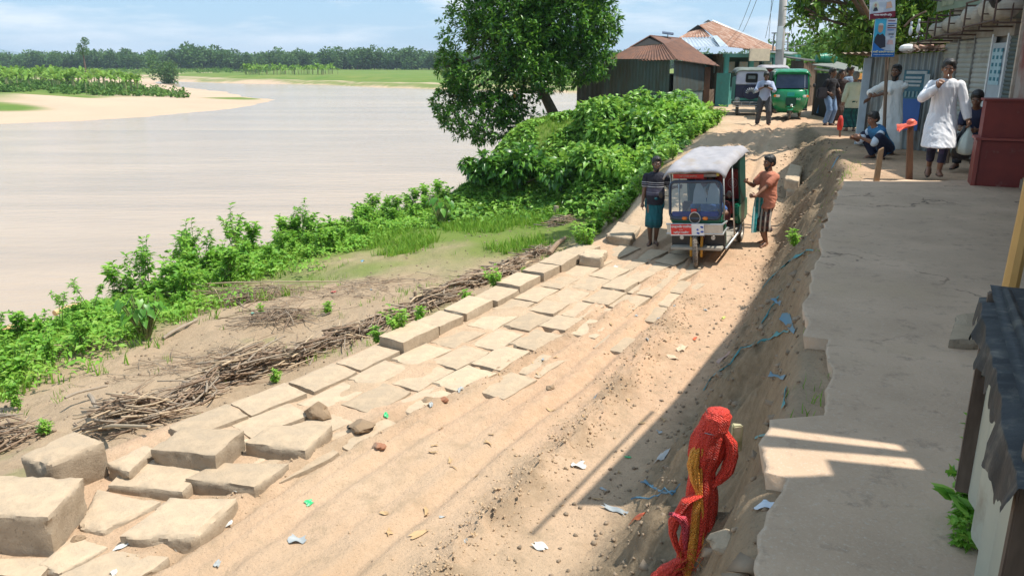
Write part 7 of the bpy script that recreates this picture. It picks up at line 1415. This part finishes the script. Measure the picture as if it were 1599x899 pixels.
# 11 dark seated man behind
person("man in dark clothes sitting in shade behind the walking man", at(1512, 262, 13.4, .0), R(-40), dict(hip=(0, .10, .46), chest=(0, -.02, .84), foot_l=(.14, -.36, .07), foot_r=(-.12, -.34, .07), kpole_l=(.1, -.4, 1), kpole_r=(-.1, -.4, 1), hand_l=(.10, -.38, .62), hand_r=(-.12, -.36, .62), head=(0, -.16, 1.10)), skin=SKIN2, vox=.012, clothes=(trousers(cloth("black_trousers", (.015, .015, .02), (.02, .02, .025))), top(cloth("navy_shirt", (.015, .02, .05), (.02, .025, .06)), 'short', -.06, .02), shoes(BLK)), look=(0, R(25)))
p = at(1512, 262, 13.4, .0); mb = MB(); mb.box((0, .1, .36), (.9, .35, .05)); 
st = thing("wooden_stool", "low dark wooden bench under the seated man", "bench", (p.x, p.y, 0), (0, 0, R(-40))); mb.build("seat", PLANK, st, bev=.006)
for x in (-.38, .38):
    for y in (-.02, .22): mb = MB(); mb.box((x, y, .17), (.05, .05, .34)); mb.build("leg", PLANK, st)
# driver and passenger
ry = rk.rotation_euler.z
def in_rk(l): return rk.matrix_basis @ Vector(l)
p = in_rk((.02, .60, .02)); _, Kd = person("driver in blue shirt behind the windscreen of the three wheeler", p, ry, dict(hip=(0, .02, .72), chest=(0, .04, 1.08), foot_l=(.18, -.30, .42), foot_r=(-.18, -.30, .42), kpole_l=(.4, -1, .6), kpole_r=(-.4, -1, .6), hand_l=(.26, -.30, .95), hand_r=(-.26, -.30, .95), epole_l=(1, .1, -.6), epole_r=(-1, .1, -.6), head=(0, 0, 1.36), curl_l=1.2, curl_r=1.2), skin=SKIN2, vox=.012, height=1.55, clothes=(trousers(cloth("blue_cloth_trousers", (.03, .10, .30), (.025, .08, .25))), top(cloth("driver_blue_shirt", (.04, .09, .26), (.05, .12, .32)), 'short', -.08, .02)), look=(0, 0))
p = in_rk((-.22, 1.55, .02)); person("passenger in white on the rear seat of the three wheeler", p, ry, dict(hip=(0, .12, .78), chest=(0, .18, 1.12), foot_l=(.1, -.26, .42), foot_r=(-.1, -.26, .42), kpole_l=(.1, -1, 1), kpole_r=(-.1, -1, 1), hand_l=(.12, -.2, .85), hand_r=(-.12, -.2, .85), head=(0, .14, 1.38)), skin=SKIN2, vox=.014, height=1.5, clothes=(trousers(WC), top(WC, 'long', -.08, .02)), look=(0, 0))
# ================================================================== poles, posters, posts, litter
b0, b1 = PY(1213, 160, 34.0), PY(1227, -60, 34.0); root = thing("utility_pole", "tall grey concrete utility pole behind the three wheelers", "utility pole", (b0.x, 34.0, -.35)); PC = pm("pole_concrete", (.42, .40, .37), (.34, .32, .30), 5, .85)
tp_ = Vector((b1.x - b0.x, 0, b1.z + .35)); mb = MB(); mb.tube([(0, 0, 0), tp_ * .5, tp_], [.19, .165, .14], 12); mb.build("shaft", PC, root, smooth=True)
def on(t): return tp_ * t
zf = lambda py: (PY(1220, py, 34).z + .35) / tp_.z
mb = MB(); t0, t1 = zf(80), zf(52)
for s_ in (-.32, .3): mb.tube([on(t0) + V3(s_, -.05, 0), on(t1) + V3(s_ * .9, -.05, 0)], .03, 6)
for t_ in (t0, (t0 + t1) / 2, t1): mb.tube([on(t_) + V3(-.4, -.05, 0), on(t_) + V3(.35, -.05, 0)], .025, 6)
mb.tube([on(t0) + V3(.2, -.1, .1), on(t0) + V3(.95, -.3, .25)], .02, 6); mb.build("bracket", STEEL, root)
mb = MB(); mb.box(on(zf(60)) + V3(-.12, -.2, 0), (.22, .12, .9)); mb.build("meter_box", WHITEP, root, bev=.01)
WIRE = pm("wire_black", (.03, .03, .035), (.04, .04, .045))
def wire(label, a, b, sag, r=.012):
    a, b = Vector(a), Vector(b); mb = MB(); mb.tube([a.lerp(b, k / 12) - V3(0, 0, sag * 4 * (k / 12) * (1 - k / 12)) - a for k in range(13)], r, 5); o = mb.build("power_line", WIRE, smooth=True); o.location = a; tag(o, label, "cable", "wires running from the utility pole")
for i, (p, q, lb) in enumerate([((1152, 50, 46), (1186, -40, 33), "cable climbing left of the pole, lowest on the left"), ((1160, 50, 46), (1196, -40, 33), "cable climbing left of the pole, second from the left"), ((1195, 60, 44), (1215, -40, 33), "cable nearest the pole on its left side"), ((1200, 70, 44), (1208, -40, 33), "thin cable just left of the pole top")]): wire(lb, PY(*p), PY(*q), .15, .011)
wire("loose cable curling down right of the utility pole", PY(1229, -10, 33.5), PY(1243, 78, 34.5), .25, .012)
wire("long black cable crossing above the kiosk to the shop", PY(1375, -20, 17), PY(1470, 2, 15.5), .03, .014)
# posters on the pole in front of the kiosk
O = PY(1374, 226, 16.2); root = thing("poster_pole", "wooden pole carrying two printed posters in front of the tin kiosk", "pole", (O.x, 16.2, -.15)); 
def loc(v): return Vector(v) - root.location
mb = MB(); pt_ = loc(PY(1392, -30, 16.2)); pb = V3(.12, .06, 0); mb.tube([pb, pb.lerp(pt_ + V3(0, .06, 0), .5), pt_ + V3(0, .06, 0)], .035, 8); mb.build("shaft", PLANK, root)
def board(name, cs, label, fill, parts):
    P = [PY(x, y, 16.12) for x, y in cs]; c = P[0].copy(); r_ = thing(name, label, "poster", c); P = [p - c for p in P]; mb = MB(); mb.prism(P, (0, .02, 0)); mb.build("board", fill, r_)
    ux, uz = (P[1] - P[0]), (P[3] - P[0])
    def q(u, v, off=0): return P[0] + ux * u + uz * v + V3(0, -.003 - off, 0)
    for nm, pts, mt, off in parts: mb = MB(); mb.prism([q(u, v, off) for u, v in pts][::-1], (0, .002, 0)); mb.build(nm, mt, r_)
    return r_, q
BL2 = pm("poster_blue", (.01, .11, .38), (.015, .15, .45), 5, .45); CY_ = pm("poster_cyan", (.05, .38, .55), (.04, .32, .5), 5, .45); PW = pm("poster_white", (.50, .55, .62), (.44, .5, .58), 5, .45); CO = pm("poster_dark_coat", (.015, .02, .035), (.02, .025, .045), 5, .6); PS = pm("poster_skin", (.42, .27, .2), (.36, .22, .16), 8, .6); MA = pm("poster_maroon", (.16, .01, .03), (.13, .01, .025), 6, .5)
ell = lambda cx_, cy_, rx, ry, n=18, a0=0, a1=6.2832: [(cx_ + rx * math.cos(a0 + (a1 - a0) * k / (n - (0 if a1 - a0 > 6 else 1))), cy_ + ry * math.sin(a0 + (a1 - a0) * k / (n - (0 if a1 - a0 > 6 else 1)))) for k in range(n)]
r1_, q = board("blue_poster", [(1361, 89), (1396, 89), (1401, 29), (1367, 30)], "lower blue and white poster with a man in a dark coat", PW, [("sky_field", [(0, .30), (.5, .42), (.5, 1), (0, 1)], CY_, 0), ("portrait_face", ell(.27, .76, .115, .12), PS, .003), ("portrait_hair", ell(.27, .83, .115, .06, 12, 0, 3.14), pm("poster_grey_hair", (.5, .5, .5), (.4, .4, .4)), .006), ("portrait_coat", [(.02, .28), (.06, .52), (.16, .62), (.27, .58), (.38, .62), (.52, .52), (.56, .26), (.3, .22)], CO, .004), ("blue_wave", [(0, 0), (1, 0), (1, .16), (.6, .17), (.3, .24), (0, .40)], BL2, .006)])
for i, (z_, w_) in enumerate(((.95, .30), (.88, .38), (.83, .30), (.77, .38), (.71, .3))): mb = MB(); mb.prism([q(.57, z_ - .012, .004), q(.57 + w_, z_ - .012, .004), q(.57 + w_, z_ + .012, .004), q(.57, z_ + .012, .004)][::-1], (0, .002, 0)); mb.build("text_line", [MA, BL2, CO][i % 3], r1_)
mb = MB(); mb.prism([q(.6, .33, .004), q(.9, .33, .004), q(.85, .45, .004), q(.66, .45, .004)][::-1], (0, .002, 0)); mb.build("small_print", pm("poster_pinkish", (.6, .4, .4), (.5, .35, .35), 20), r1_)
YL = pm("poster_yellow", (.75, .72, .45), (.7, .66, .4)); text("কাজী জালিল আহমেদ", .062, YL, r1_, q(.5, .125, .008), (R(90), 0, 0), bold=.001); text("চেয়ারম্যান পদে সকলের দোয়া ও সমর্থন চাই", .027, WHT, r1_, q(.5, .055, .008), (R(90), 0, 0)); text("শুভেচ্ছা", .045, CO, r1_, q(.76, .60, .006), (R(90), 0, 0)); text("জেলা", .04, BL2, r1_, q(.80, .52, .006), (R(90), 0, 0))
r2_, q = board("upper_poster", [(1358, 31), (1398, 27), (1398, -22), (1359, -18)], "upper white poster with a maroon band and a small portrait", PW, [("maroon_band", [(0, 0), (1, 0), (1, .20), (0, .18)], MA, 0), ("portrait_oval", ell(.22, .40, .13, .15), pm("poster_pale_green", (.5, .56, .48), (.45, .5, .42)), 0), ("portrait_face", ell(.22, .44, .05, .06), PS, .003), ("portrait_body", [(.12, .26), (.32, .26), (.27, .37), (.17, .37)], CO, .003), ("orange_patch", [(.55, .78), (.98, .80), (.98, .70), (.55, .68)], pm("poster_orange", (.6, .28, .03), (.5, .1, .04), 12), 0), ("blue_cap", ell(.22, .72, .14, .05), BL2, .002), ("picture", [(.62, .30), (.88, .32), (.82, .52), (.66, .5)], pm("poster_gold", (.55, .38, .2), (.5, .3, .3), 14), .002)])
text("জনাব জালিল মিয়া", .06, WHT, r2_, q(.5, .10, .004), (R(90), 0, 0), bold=.001); text("সালাম জানাই", .045, pm("poster_red_text", (.5, .05, .05), (.45, .04, .04)), r2_, q(.66, .62, .004), (R(90), 0, 0)); text("ঈদ মোবারক", .05, MA, r2_, q(.5, .9, .004), (R(90), 0, 0))
# hanging bulbs at the tree branch
for i, (px, py) in enumerate(((1422, 48), (1434, 44))):
    p = PY(px, py, 15.6); mb = MB(); mb.loft([((0, 0, .09), .015, .015), ((0, 0, .05), .025, .025), ((0, 0, -.03), .035, .035), ((0, 0, -.09), .02, .02)], 12); mb.tube([(0, 0, .08), (0, 0, .16)], .02, 8); o = mb.build("hanging_bulb", pm("milky_glass", (.55, .6, .62), (.5, .55, .58), 5, .3), smooth=True); o.location = p; tag(o, ["left of two milky lamps hanging over the kiosk roof", "right of two milky lamps hanging over the kiosk roof"][i], "lamp")
a, b = PY(1412, 42, 15.7), PY(1446, 18, 15.4); log("lamp_branch", "bare bent stick holding the two milky lamps", a, b, .022, PLANK, 7, .05, "stick")
# posts along the path
WP = pm("pale_post_wood", (.36, .22, .12), (.28, .17, .09), 7, .85, vs=(2, 2, .4), bs=25, bstr=.4); DP = pm("dark_post_wood", (.20, .10, .055), (.14, .07, .04), 7, .85, vs=(2, 2, .4), bs=25, bstr=.4)
def post(name, label, foot, topp, w_, mat):
    f, Y = G(*foot), None; t = PY(topp[0], topp[1], f.y); mb = MB(); d_ = t - f; mb.add([V3(-w_, -w_ * .6, -.15), V3(w_, -w_ * .6, -.15), V3(w_, w_ * .6, -.15), V3(-w_, w_ * .6, -.15)] + [d_ + V3(sx_ * w_ * .8, sy_ * w_ * .5, .02 * sx_) for sx_, sy_ in ((-1, -1), (1, -1), (1, 1), (-1, 1))], [(3, 2, 1, 0), (4, 5, 6, 7), (0, 1, 5, 4), (1, 2, 6, 5), (2, 3, 7, 6), (3, 0, 4, 7)]); o = mb.build(name, mat, bev=.006); o.location = f; return tag(o, label, "post"), t
post("wooden_post", "short pale wooden post leaning left of the taller one", (1367, 289), (1376, 232), .042, WP); _, t_ = post("wooden_post", "taller dark wooden post with a red plastic rag on top", (1421, 283), (1422, 190), .046, DP)
RP = pm("red_plastic", (.75, .09, .05), (.8, .2, .12), 7, .35, bs=25, bstr=.4); V = []; 
def rag(name, label, c, L_, wd, hgt, mat, seed, cat="plastic rag", ang=0):
    r = np.random.default_rng(seed); nu, nv = 16, 10; V = []
    for j in range(nv):
        for i in range(nu):
            u, v = i / (nu - 1), j / (nv - 1); x = L_ * (u - 1); y = wd * (v - .5) * (1.2 - .7 * u); z = -hgt * (1 - u) ** 1.2 * .8 + .03 * math.sin(v * 9 + u * 5) * (1 - .4 * u) + (v - .5) * hgt * .7 * (1.1 - u); V.append((x * math.cos(ang) - y * math.sin(ang), x * math.sin(ang) + y * math.cos(ang), z))
    I = np.arange(nu * nv).reshape(nv, nu); o = mesh_np(name, np.array(V), np.stack([I[:-1, :-1], I[:-1, 1:], I[1:, 1:], I[1:, :-1]], -1).reshape(-1, 4), mat, smooth=True); o.location = c; return tag(o, label, cat)
rag("red_rag", "red plastic rag streaming left from the taller post", t_ + V3(.07, -.04, -.01), .26, .12, .12, RP, 1, ang=R(-5)); mb = MB(); mb.ball((0, 0, 0), (.07, .05, .05), 10, 8); o = mb.build("rag_knot", RP, smooth=True); o.location = t_ + V3(.01, 0, -.01); tag(o, "knot of the red rag tied round the taller post top", "plastic rag")
_, t_ = post("wooden_post", "thin short stick post wrapped in red beside the old man", (1312, 214), (1312, 190), .025, DP); mb = MB(); mb.loft([((0, 0, -.22), .06, .05), ((0, 0, -.1), .085, .06), ((0, 0, .06), .07, .05), ((0, 0, .16), .03, .03)], 12, True, lambda a, t: 1 + .1 * math.sin(a * 5)); o = mb.build("red_bag", pm("red_cloth", (.6, .04, .02), (.5, .03, .02), 7, .7), smooth=True); o.location = t_ + V3(0, -.02, .0); tag(o, "small red bag pulled over the thin post near the old man", "bag")
# the red net wrapped post in front
def netmat(name, c1, c2):
    m, nt, b = newmat(name); v = _vec(nt, 'Object', (1, 1, 1)); wv_ = nt.nodes.new("ShaderNodeTexWave"); wv_.wave_type = 'BANDS'; wv_.bands_direction = 'DIAGONAL'; wv_.inputs["Scale"].default_value = 42; wv_.inputs["Distortion"].default_value = 3.5; wv_.inputs["Detail"].default_value = 3; nt.links.new(v, wv_.inputs["Vector"])
    vo = nt.nodes.new("ShaderNodeTexVoronoi"); vo.inputs["Scale"].default_value = 150; nt.links.new(v, vo.inputs["Vector"]); col = _mix(nt, _ramp(nt, vo.outputs["Distance"], .2, .6), c1, c2); col = _mix(nt, _ramp(nt, _noise(nt, v, 160, 3, .7), .62, .75), col, tuple(min(1, x * 1.2 + .16) for x in c1)); nt.links.new(col, b.inputs["Base Color"]); b.inputs["Roughness"].default_value = .55
    h = nt.nodes.new("ShaderNodeMath"); h.operation = 'MULTIPLY_ADD'; h.inputs[1].default_value = .5; nt.links.new(wv_.outputs[0], h.inputs[0]); nt.links.new(vo.outputs["Distance"], h.inputs[2]); bump(nt, b, h.outputs[0], 1.0, .008); return m
RN = netmat("red_net", (.88, .085, .04), (.66, .035, .02)); ON = netmat("orange_net", (.90, .42, .05), (.72, .26, .03))
Y0 = 3.62; gb = PY(1078, 905, Y0); gb.z = terr1(gb.x, gb.y); root = thing("net_wrapped_post", "crooked post wrapped in red and orange netting standing in front at the path edge", "post", gb)
def Wp(px, py, dy=0): return PY(px, py, Y0 + dy) - gb
def fold_loft(name, pts, mat, par, fr=11, amp=.10, seed=0, n=44, sub=6):
    """pts: (px, py, half width px, depth ratio, dy)"""
    C = [Wp(p[0], p[1], p[4]) for p in pts]; ws = [p[2] / F * 3.95 for p in pts]; rings = []; m_ = len(pts)
    for i in range((m_ - 1) * sub + 1):
        k = i / sub; a = min(int(k), m_ - 2); t = k - a; t2 = t * t * (3 - 2 * t); rings.append((C[a].lerp(C[a + 1], t), ws[a] * (1 - t2) + ws[a + 1] * t2, (ws[a] * (1 - t2) + ws[a + 1] * t2) * (pts[a][3] * (1 - t) + pts[a + 1][3] * t)))
    mb = MB(); mb.loft(rings, n, True, lambda a, t: 1 + amp * math.sin(a * fr + 2.5 * math.sin(t * 6 + seed) + seed) * .6 + amp * .5 * math.sin(a * fr * 2.1 + t * 9)); return mb.build(name, mat, par, smooth=True)
body = fold_loft("net_body", [(1080, 905, 26, .7, 0), (1086, 870, 30, .7, 0), (1092, 820, 27, .7, 0), (1096, 780, 25, .7, 0), (1097, 735, 20, .75, 0), (1103, 705, 27, .75, 0), (1108, 680, 27, .8, 0), (1113, 665, 22, .85, 0), (1119, 652, 21, .9, 0), (1121, 641, 17, .9, 0), (1121, 637, 6, .9, 0)], RN, root, 9, .10, 1)
fold_loft("net_head", [(1112, 682, 16, .9, -.01), (1117, 668, 20, 1, -.01), (1121, 650, 21, 1, -.01), (1123, 641, 16, 1, -.01), (1123, 637, 5, 1, -.01)], RN, root, 7, .05, 3)
fold_loft("net_right_fold", [(1128, 672, 8, 1, -.03), (1141, 690, 10, 1, -.03), (1143, 712, 10, 1, -.03), (1136, 735, 10, 1, -.03), (1120, 752, 8, 1, -.02), (1105, 762, 6, 1, -.01)], RN, root, 5, .14, 5)
fold_loft("orange_band", [(1094, 688, 2, 1, -.03), (1087, 705, 9, 1, -.03), (1083, 725, 10, 1, -.03), (1086, 748, 8, 1, -.035), (1091, 770, 5, .7, -.045), (1087, 800, 6.5, .5, -.055), (1083, 840, 7, .5, -.06), (1079, 875, 7, .5, -.06), (1077, 905, 8, .5, -.06)], ON, root, 5, .14, 2)
fold_loft("orange_streak", [(1097, 700, 1.5, 1, -.055), (1095, 730, 2.5, 1, -.045), (1095, 765, 2, .8, -.05), (1098, 810, 2.5, .6, -.055), (1096, 860, 2.5, .6, -.06), (1093, 905, 3, .6, -.06)], ON, root, 5, .14, 6)
fold_loft("net_tail", [(1092, 772, 8, 1, -.05), (1074, 780, 9, 1, -.06), (1062, 798, 8, 1, -.06), (1053, 812, 9, 1, -.06), (1050, 832, 6, 1, -.06), (1056, 852, 5, 1, -.05), (1063, 868, 4, 1, -.04)], RN, root, 5, .14, 4)
fold_loft("net_flap", [(1052, 802, 9, .6, -.08), (1062, 806, 10, .7, -.08), (1070, 822, 6, .7, -.07), (1070, 858, 3, .7, -.05)], netmat("pink_net", (.75, .12, .16), (.6, .04, .06)), root, 5, .1, 4)
fold_loft("net_skirt", [(1040, 905, 26, .7, -.10), (1046, 888, 18, .7, -.08), (1060, 876, 12, .7, -.06), (1075, 868, 10, .7, -.04)], RN, root, 9, .15, 2)
mb = MB(); mb.ring(Wp(1113, 669), 'z', .068, .0022, 30, 5); mb.tube([Wp(1103, 662), Wp(1104, 640), Wp(1102, 633)], .0022, 5); mb.build("tie_wire", STEEL, root)
rr = random.Random(6); mb = MB()
for i in range(70):
    k = rr.random(); px, py = 1060 + 60 * rr.random(), 860 + 40 * rr.random(); a = Wp(px, py, -.1); b = a + V3(rr.gauss(0, .05), rr.gauss(0, .03), rr.gauss(-.01, .04)); mb.mi = rr.choice((0, 0, 1)); mb.tube([a, (a + b) / 2 + V3(0, 0, rr.uniform(0, .03)), b], .0012, 3)
mb.build("loose_threads", [RN, ON], root)
p = PY(1150, 690, 3.95); mb = MB(); mb.add([V3(-.028, -.02, -.05), V3(.028, -.02, -.05), V3(.028, .02, -.05), V3(-.028, .02, -.05), V3(-.03, -.02, .10), V3(.024, -.02, .11), V3(.024, .02, .10), V3(-.03, .02, .11)], [(3, 2, 1, 0), (4, 5, 6, 7), (0, 1, 5, 4), (1, 2, 6, 5), (2, 3, 7, 6), (3, 0, 4, 7)]); o = mb.build("wooden_post", pm("mossy_wood", (.50, .42, .28), (.2, .22, .08), 16, .9), bev=.006); o.location = p; tag(o, "mossy pale wood end sticking out beside the head of the red netted post", "post")
# ---- litter
def scrap(px, py, sx_, sy_, mat, label, name, cat, seed, curl=.3, lift=.008):
    sx_ *= .8; sy_ *= .85
    r = np.random.default_rng(seed); g = G(px, py); nu, nv = 9, 7; V = []; yaw_ = r.random() * 6.28; n0 = r.random(4) * 6
    for j in range(nv):
        for i in range(nu):
            u, v = i / (nu - 1) - .5, j / (nv - 1) - .5; w_ = 1 + .25 * math.sin(n0[0] + 5 * u); x, y = u * sx_ * (1 + .2 * math.sin(n0[1] + 7 * v)), v * sy_ * w_; z = curl * min(sx_, sy_) * (.35 * math.sin(n0[2] + 6 * u + 3 * v) + .25 * math.sin(n0[3] + 9 * v - 4 * u) + .5)
            V.append((x * math.cos(yaw_) - y * math.sin(yaw_), x * math.sin(yaw_) + y * math.cos(yaw_), z))
    I = np.arange(nu * nv).reshape(nv, nu); V = np.array(V); zz = terrain(V[:, 0] + g.x, V[:, 1] + g.y); V[:, 2] += zz - g.z + lift; o = mesh_np(name, V, np.stack([I[:-1, :-1], I[:-1, 1:], I[1:, 1:], I[1:, :-1]], -1).reshape(-1, 4), mat, smooth=False); o.location = g; return tag(o, label, cat)
PLW = pm("litter_white", (.55, .53, .48), (.5, .5, .47), 9, .5); LGY = pm("litter_grey", (.36, .38, .38), (.28, .3, .3), 9, .5); DRY = pm("dry_leaf", (.50, .34, .18), (.40, .26, .13), 9, .8); LGR = pm("litter_green", (.02, .45, .16), (.03, .4, .12), 9, .4); LBL = pm("litter_blue", (.12, .28, .36), (.04, .22, .36), 9, .4); LRD = pm("litter_red", (.5, .05, .04), (.6, .15, .03), 9, .4)
for i, a in enumerate([
    (350, 820, .16, .10, PLW, "crumpled white plastic near the front blocks"), (465, 846, .17, .10, LGY, "grey crumpled bag on the lower track"), (483, 787, .09, .05, LGR, "bright green wrapper on the lower left track"), (843, 856, .14, .09, PLW, "white paper piece left of the netted post"), (903, 729, .16, .10, PLW, "white torn packet near the crumbled ridge"), (1034, 714, .16, .09, LGY, "pale grey bag in the shade"),
    (603, 650, .06, .05, LGR, "small green wrapper beside the broken clod"), (700, 592, .15, .025, pm("litter_yellow", (.75, .35, .02), (.7, .4, .05), 5), "yellow orange stick wrapper on the paving"), (998, 806, .24, .05, LRD, "red and orange wrapper at the shade's edge"), (960, 797, .30, .07, LGY, "flat grey strip at the shade's edge"), (1002, 662, .10, .04, DRY, "brown leaf left of the netted post top"), (860, 642, .12, .04, DRY, "yellowish leaf in mid road"),
    (1065, 545, .26, .14, pm("torn_sack", (.62, .45, .30), (.5, .36, .24), 9), "torn pale sack piece in the right wheel track"), (1050, 560, .2, .08, pm("torn_sack", (.62, .45, .30)), "smaller torn sack piece beside the pale one"), (1085, 530, .14, .05, LRD, "pinkish strip right of the torn sack"), (1130, 497, .12, .05, pm("yellow_green_leaf", (.5, .5, .12), (.4, .42, .1)), "yellow green leaf near the bank foot"), (862, 518, .16, .06, DRY, "brown leaf scraps above the ridge"), (545, 668, .10, .04, BLACK, "black scrap under the broken clod"),
    (520, 457, .16, .12, pm("pink_plastic", (.62, .14, .14), (.5, .12, .12), 9, .5), "pink crumpled plastic on the terrace"), (566, 408, .12, .08, LBL, "light blue plastic under the grass patch"), (580, 453, .08, .05, LBL, "small blue scrap right of the pink plastic"), (395, 490, .16, .08, pm("teal_rag", (.06, .3, .22), (.05, .25, .2), 9), "teal net scrap in the straw"), (183, 530, .18, .08, PLW, "white box lid left of the taro"), (368, 768, .05, .04, PLW, "small white chip on the front blocks"), (195, 854, .2, .06, PLW, "white sheet corner under the front slab"),
    (275, 1 + 855, .06, .05, PLW, "white crumpled paper by the front slab"), (178, 896, .08, .05, PLW, "white scrap at the bottom edge"), (1432, 473, .14, .03, PLW, "narrow white slip on the concrete path"), (1403, 404, .02, .02, BLACK, "dark speck of dirt on the path"), (1198, 792, .06, .10, pm("litter_paleblue", (.5, .56, .62), (.45, .5, .56)), "pale blue scrap stuck under the path edge"), (655, 835, .22, .06, DRY, "straw coloured strip on the lower road"), (1470, 884, .07, .05, pm("litter_pinkgrey", (.45, .28, .3), (.35, .2, .24)), "pinkish packet near the tarpaulin stall"), (1490, 840, .06, .04, PLW, "white packet corner under the stall plants"),
    (1305, 252, .2, .08, LBL, "pale blue slip beside the squatting man"), (1130, 560, .2, .09, pm("pinkbrown_bag", (.35, .2, .15), (.4, .3, .25)), "brownish bag half buried in the bank"), (980, 715, .08, .03, LGR, "small green scrap at the shade's edge"), (960, 420, .25, .1, PLW, "whitish litter at the end of the paving"), (905, 385 + 30, .12, .06, DRY, "brown scrap beside the reddish block")]):
    nm = "plastic_scrap" if a[4] not in (DRY,) else "dry_leaf"; scrap(*a[:4], a[4], a[5], nm, "litter" if nm[0] == 'p' else "leaf", 500 + i, .28)
rr = random.Random(12)
for i in range(46):
    Y = rr.uniform(4.5, 12); u_ = rr.random(); x = float(LX(Y)) + (float(RF(Y)) - float(LX(Y))) * (.45 + .55 * u_); px, py = pix((x, Y, terr1(x, Y)))
    scrap(px, py, rr.uniform(.05, .13), rr.uniform(.02, .05), DRY if rr.random() < .7 else LGY, "small dry leaf scrap scattered on the dirt road", "dry_leaf", "leaf", 700 + i, .5)["group"] = "dry leaf scraps strewn on the road"
# teal fabric strips torn out of the embankment
TF = pm("teal_strip", (.05, .24, .25), (.04, .18, .20), 7, .6); TB = pm("blue_strip", (.07, .18, .26), (.06, .15, .22), 7, .6)
def strip(pts, w_, mat, label, seed, name="fabric_strip"):
    r = random.Random(seed); P = []
    for (x0, y0), (x1, y1) in zip(pts[:-1], pts[1:]):
        for k in range(5): P.append(G(x0 + (x1 - x0) * k / 5, y0 + (y1 - y0) * k / 5))
    P.append(G(*pts[-1])); c = P[0].copy(); V = []
    for i, p in enumerate(P):
        d_ = (P[min(i + 1, len(P) - 1)] - P[max(i - 1, 0)]); d_.z = 0; d_ = d_.normalized() if d_.length > 1e-6 else V3(1, 0, 0); n__ = V3(-d_.y, d_.x, 0); ww = w_ * .5 * (.55 + .35 * math.sin(i * .9 + seed)); z1, z2 = .012 + .01 * math.sin(i), .012 + .01 * math.cos(i * 1.3)
        for s_, z_ in ((-1, z1), (0, z1 + .015), (1, z2)): q_ = p + n__ * ww * s_; V.append((q_ - c + V3(0, 0, z_ + max(0, terr1(q_.x, q_.y) - p.z)))[:])
    n = len(P); Fq = [(3 * i + k, 3 * i + k + 1, 3 * i + k + 4, 3 * i + k + 3) for i in range(n - 1) for k in (0, 1)]; o = mesh_np(name, np.array(V), np.array(Fq), mat, smooth=False); o.location = c; return tag(o, label, "fabric strip")
for i, (pts, w_, mt, lb) in enumerate([([(1098, 612), (1112, 590), (1140, 572), (1156, 548), (1180, 540)], .030, TF, "long teal fabric ribbon hanging lowest on the bank"), ([(1182, 540), (1210, 530), (1232, 520)], .02, TF, "teal ribbon running on up to the path edge"), ([(1190, 452), (1215, 425), (1240, 405), (1270, 395)], .03, TF, "teal ribbon at the top of the bank near the small plant"), ([(1185, 515), (1200, 490), (1215, 468)], .025, TF, "teal ribbon in the middle of the bank"), ([(1218, 500), (1240, 522)], .045, TB, "blue fabric scrap under the path edge"), ([(1205, 470), (1218, 480)], .05, TB, "blue torn piece above the middle ribbon"),
    ([(1200, 592), (1224, 594)], .02, TB, "thin blue scrap low on the bank"), ([(1226, 612), (1222, 640)], .022, TF, "teal scrap beside the path notch"), ([(1178, 690), (1215, 680)], .018, TF, "teal scrap right of the mossy post"), ([(1000, 755), (1028, 768), (1050, 775), (1062, 760)], .010, TB, "curled blue cord in the shade"), ([(985, 782), (1020, 780), (1055, 770)], .010, TB, "second curled blue cord in the shade"), ([(1005, 755), (1020, 762)], .035, TB, "blue knot of the curled cords")]): strip(pts, w_, mt, lb, 40 + i)
# leafy plants at the foot of the tarpaulin stall
for px, py, vi, s_, lb in [(1497, 850, 3, .42, "broad leaved seedling sprouting beside the tarpaulin stall"), (1510, 800, 0, .40, "taller leafy seedling against the tin panel"), (1480, 880, 4, .3, "small seedling at the bottom edge near the stall")]:
    g = G(px, py); o = copy_tree(VAR[vi]); o.location = (g.x + .04, g.y, .02); o.scale = (s_,) * 3; tag(o, lb, "weed"); 
    if "group" in o.keys(): del o["group"]
# ------------------------------------------------------------------ thin humid air
m = bpy.data.materials.new("haze"); m.use_nodes = True; nt_ = m.node_tree; nt_.nodes.remove(nt_.nodes["Principled BSDF"]); pv_ = nt_.nodes.new("ShaderNodeVolumePrincipled")
pv_.inputs["Color"].default_value = (.70, .84, 1.0, 1); pv_.inputs["Density"].default_value = .00020; nt_.links.new(pv_.outputs[0], nt_.nodes["Material Output"].inputs["Volume"])
hb = MB(); hb.box((0, 3300, 59), (11600, 8200, 136)); o = hb.build("haze", m); tag(o, "thin pale haze over the river and the far wood", kind="stuff")
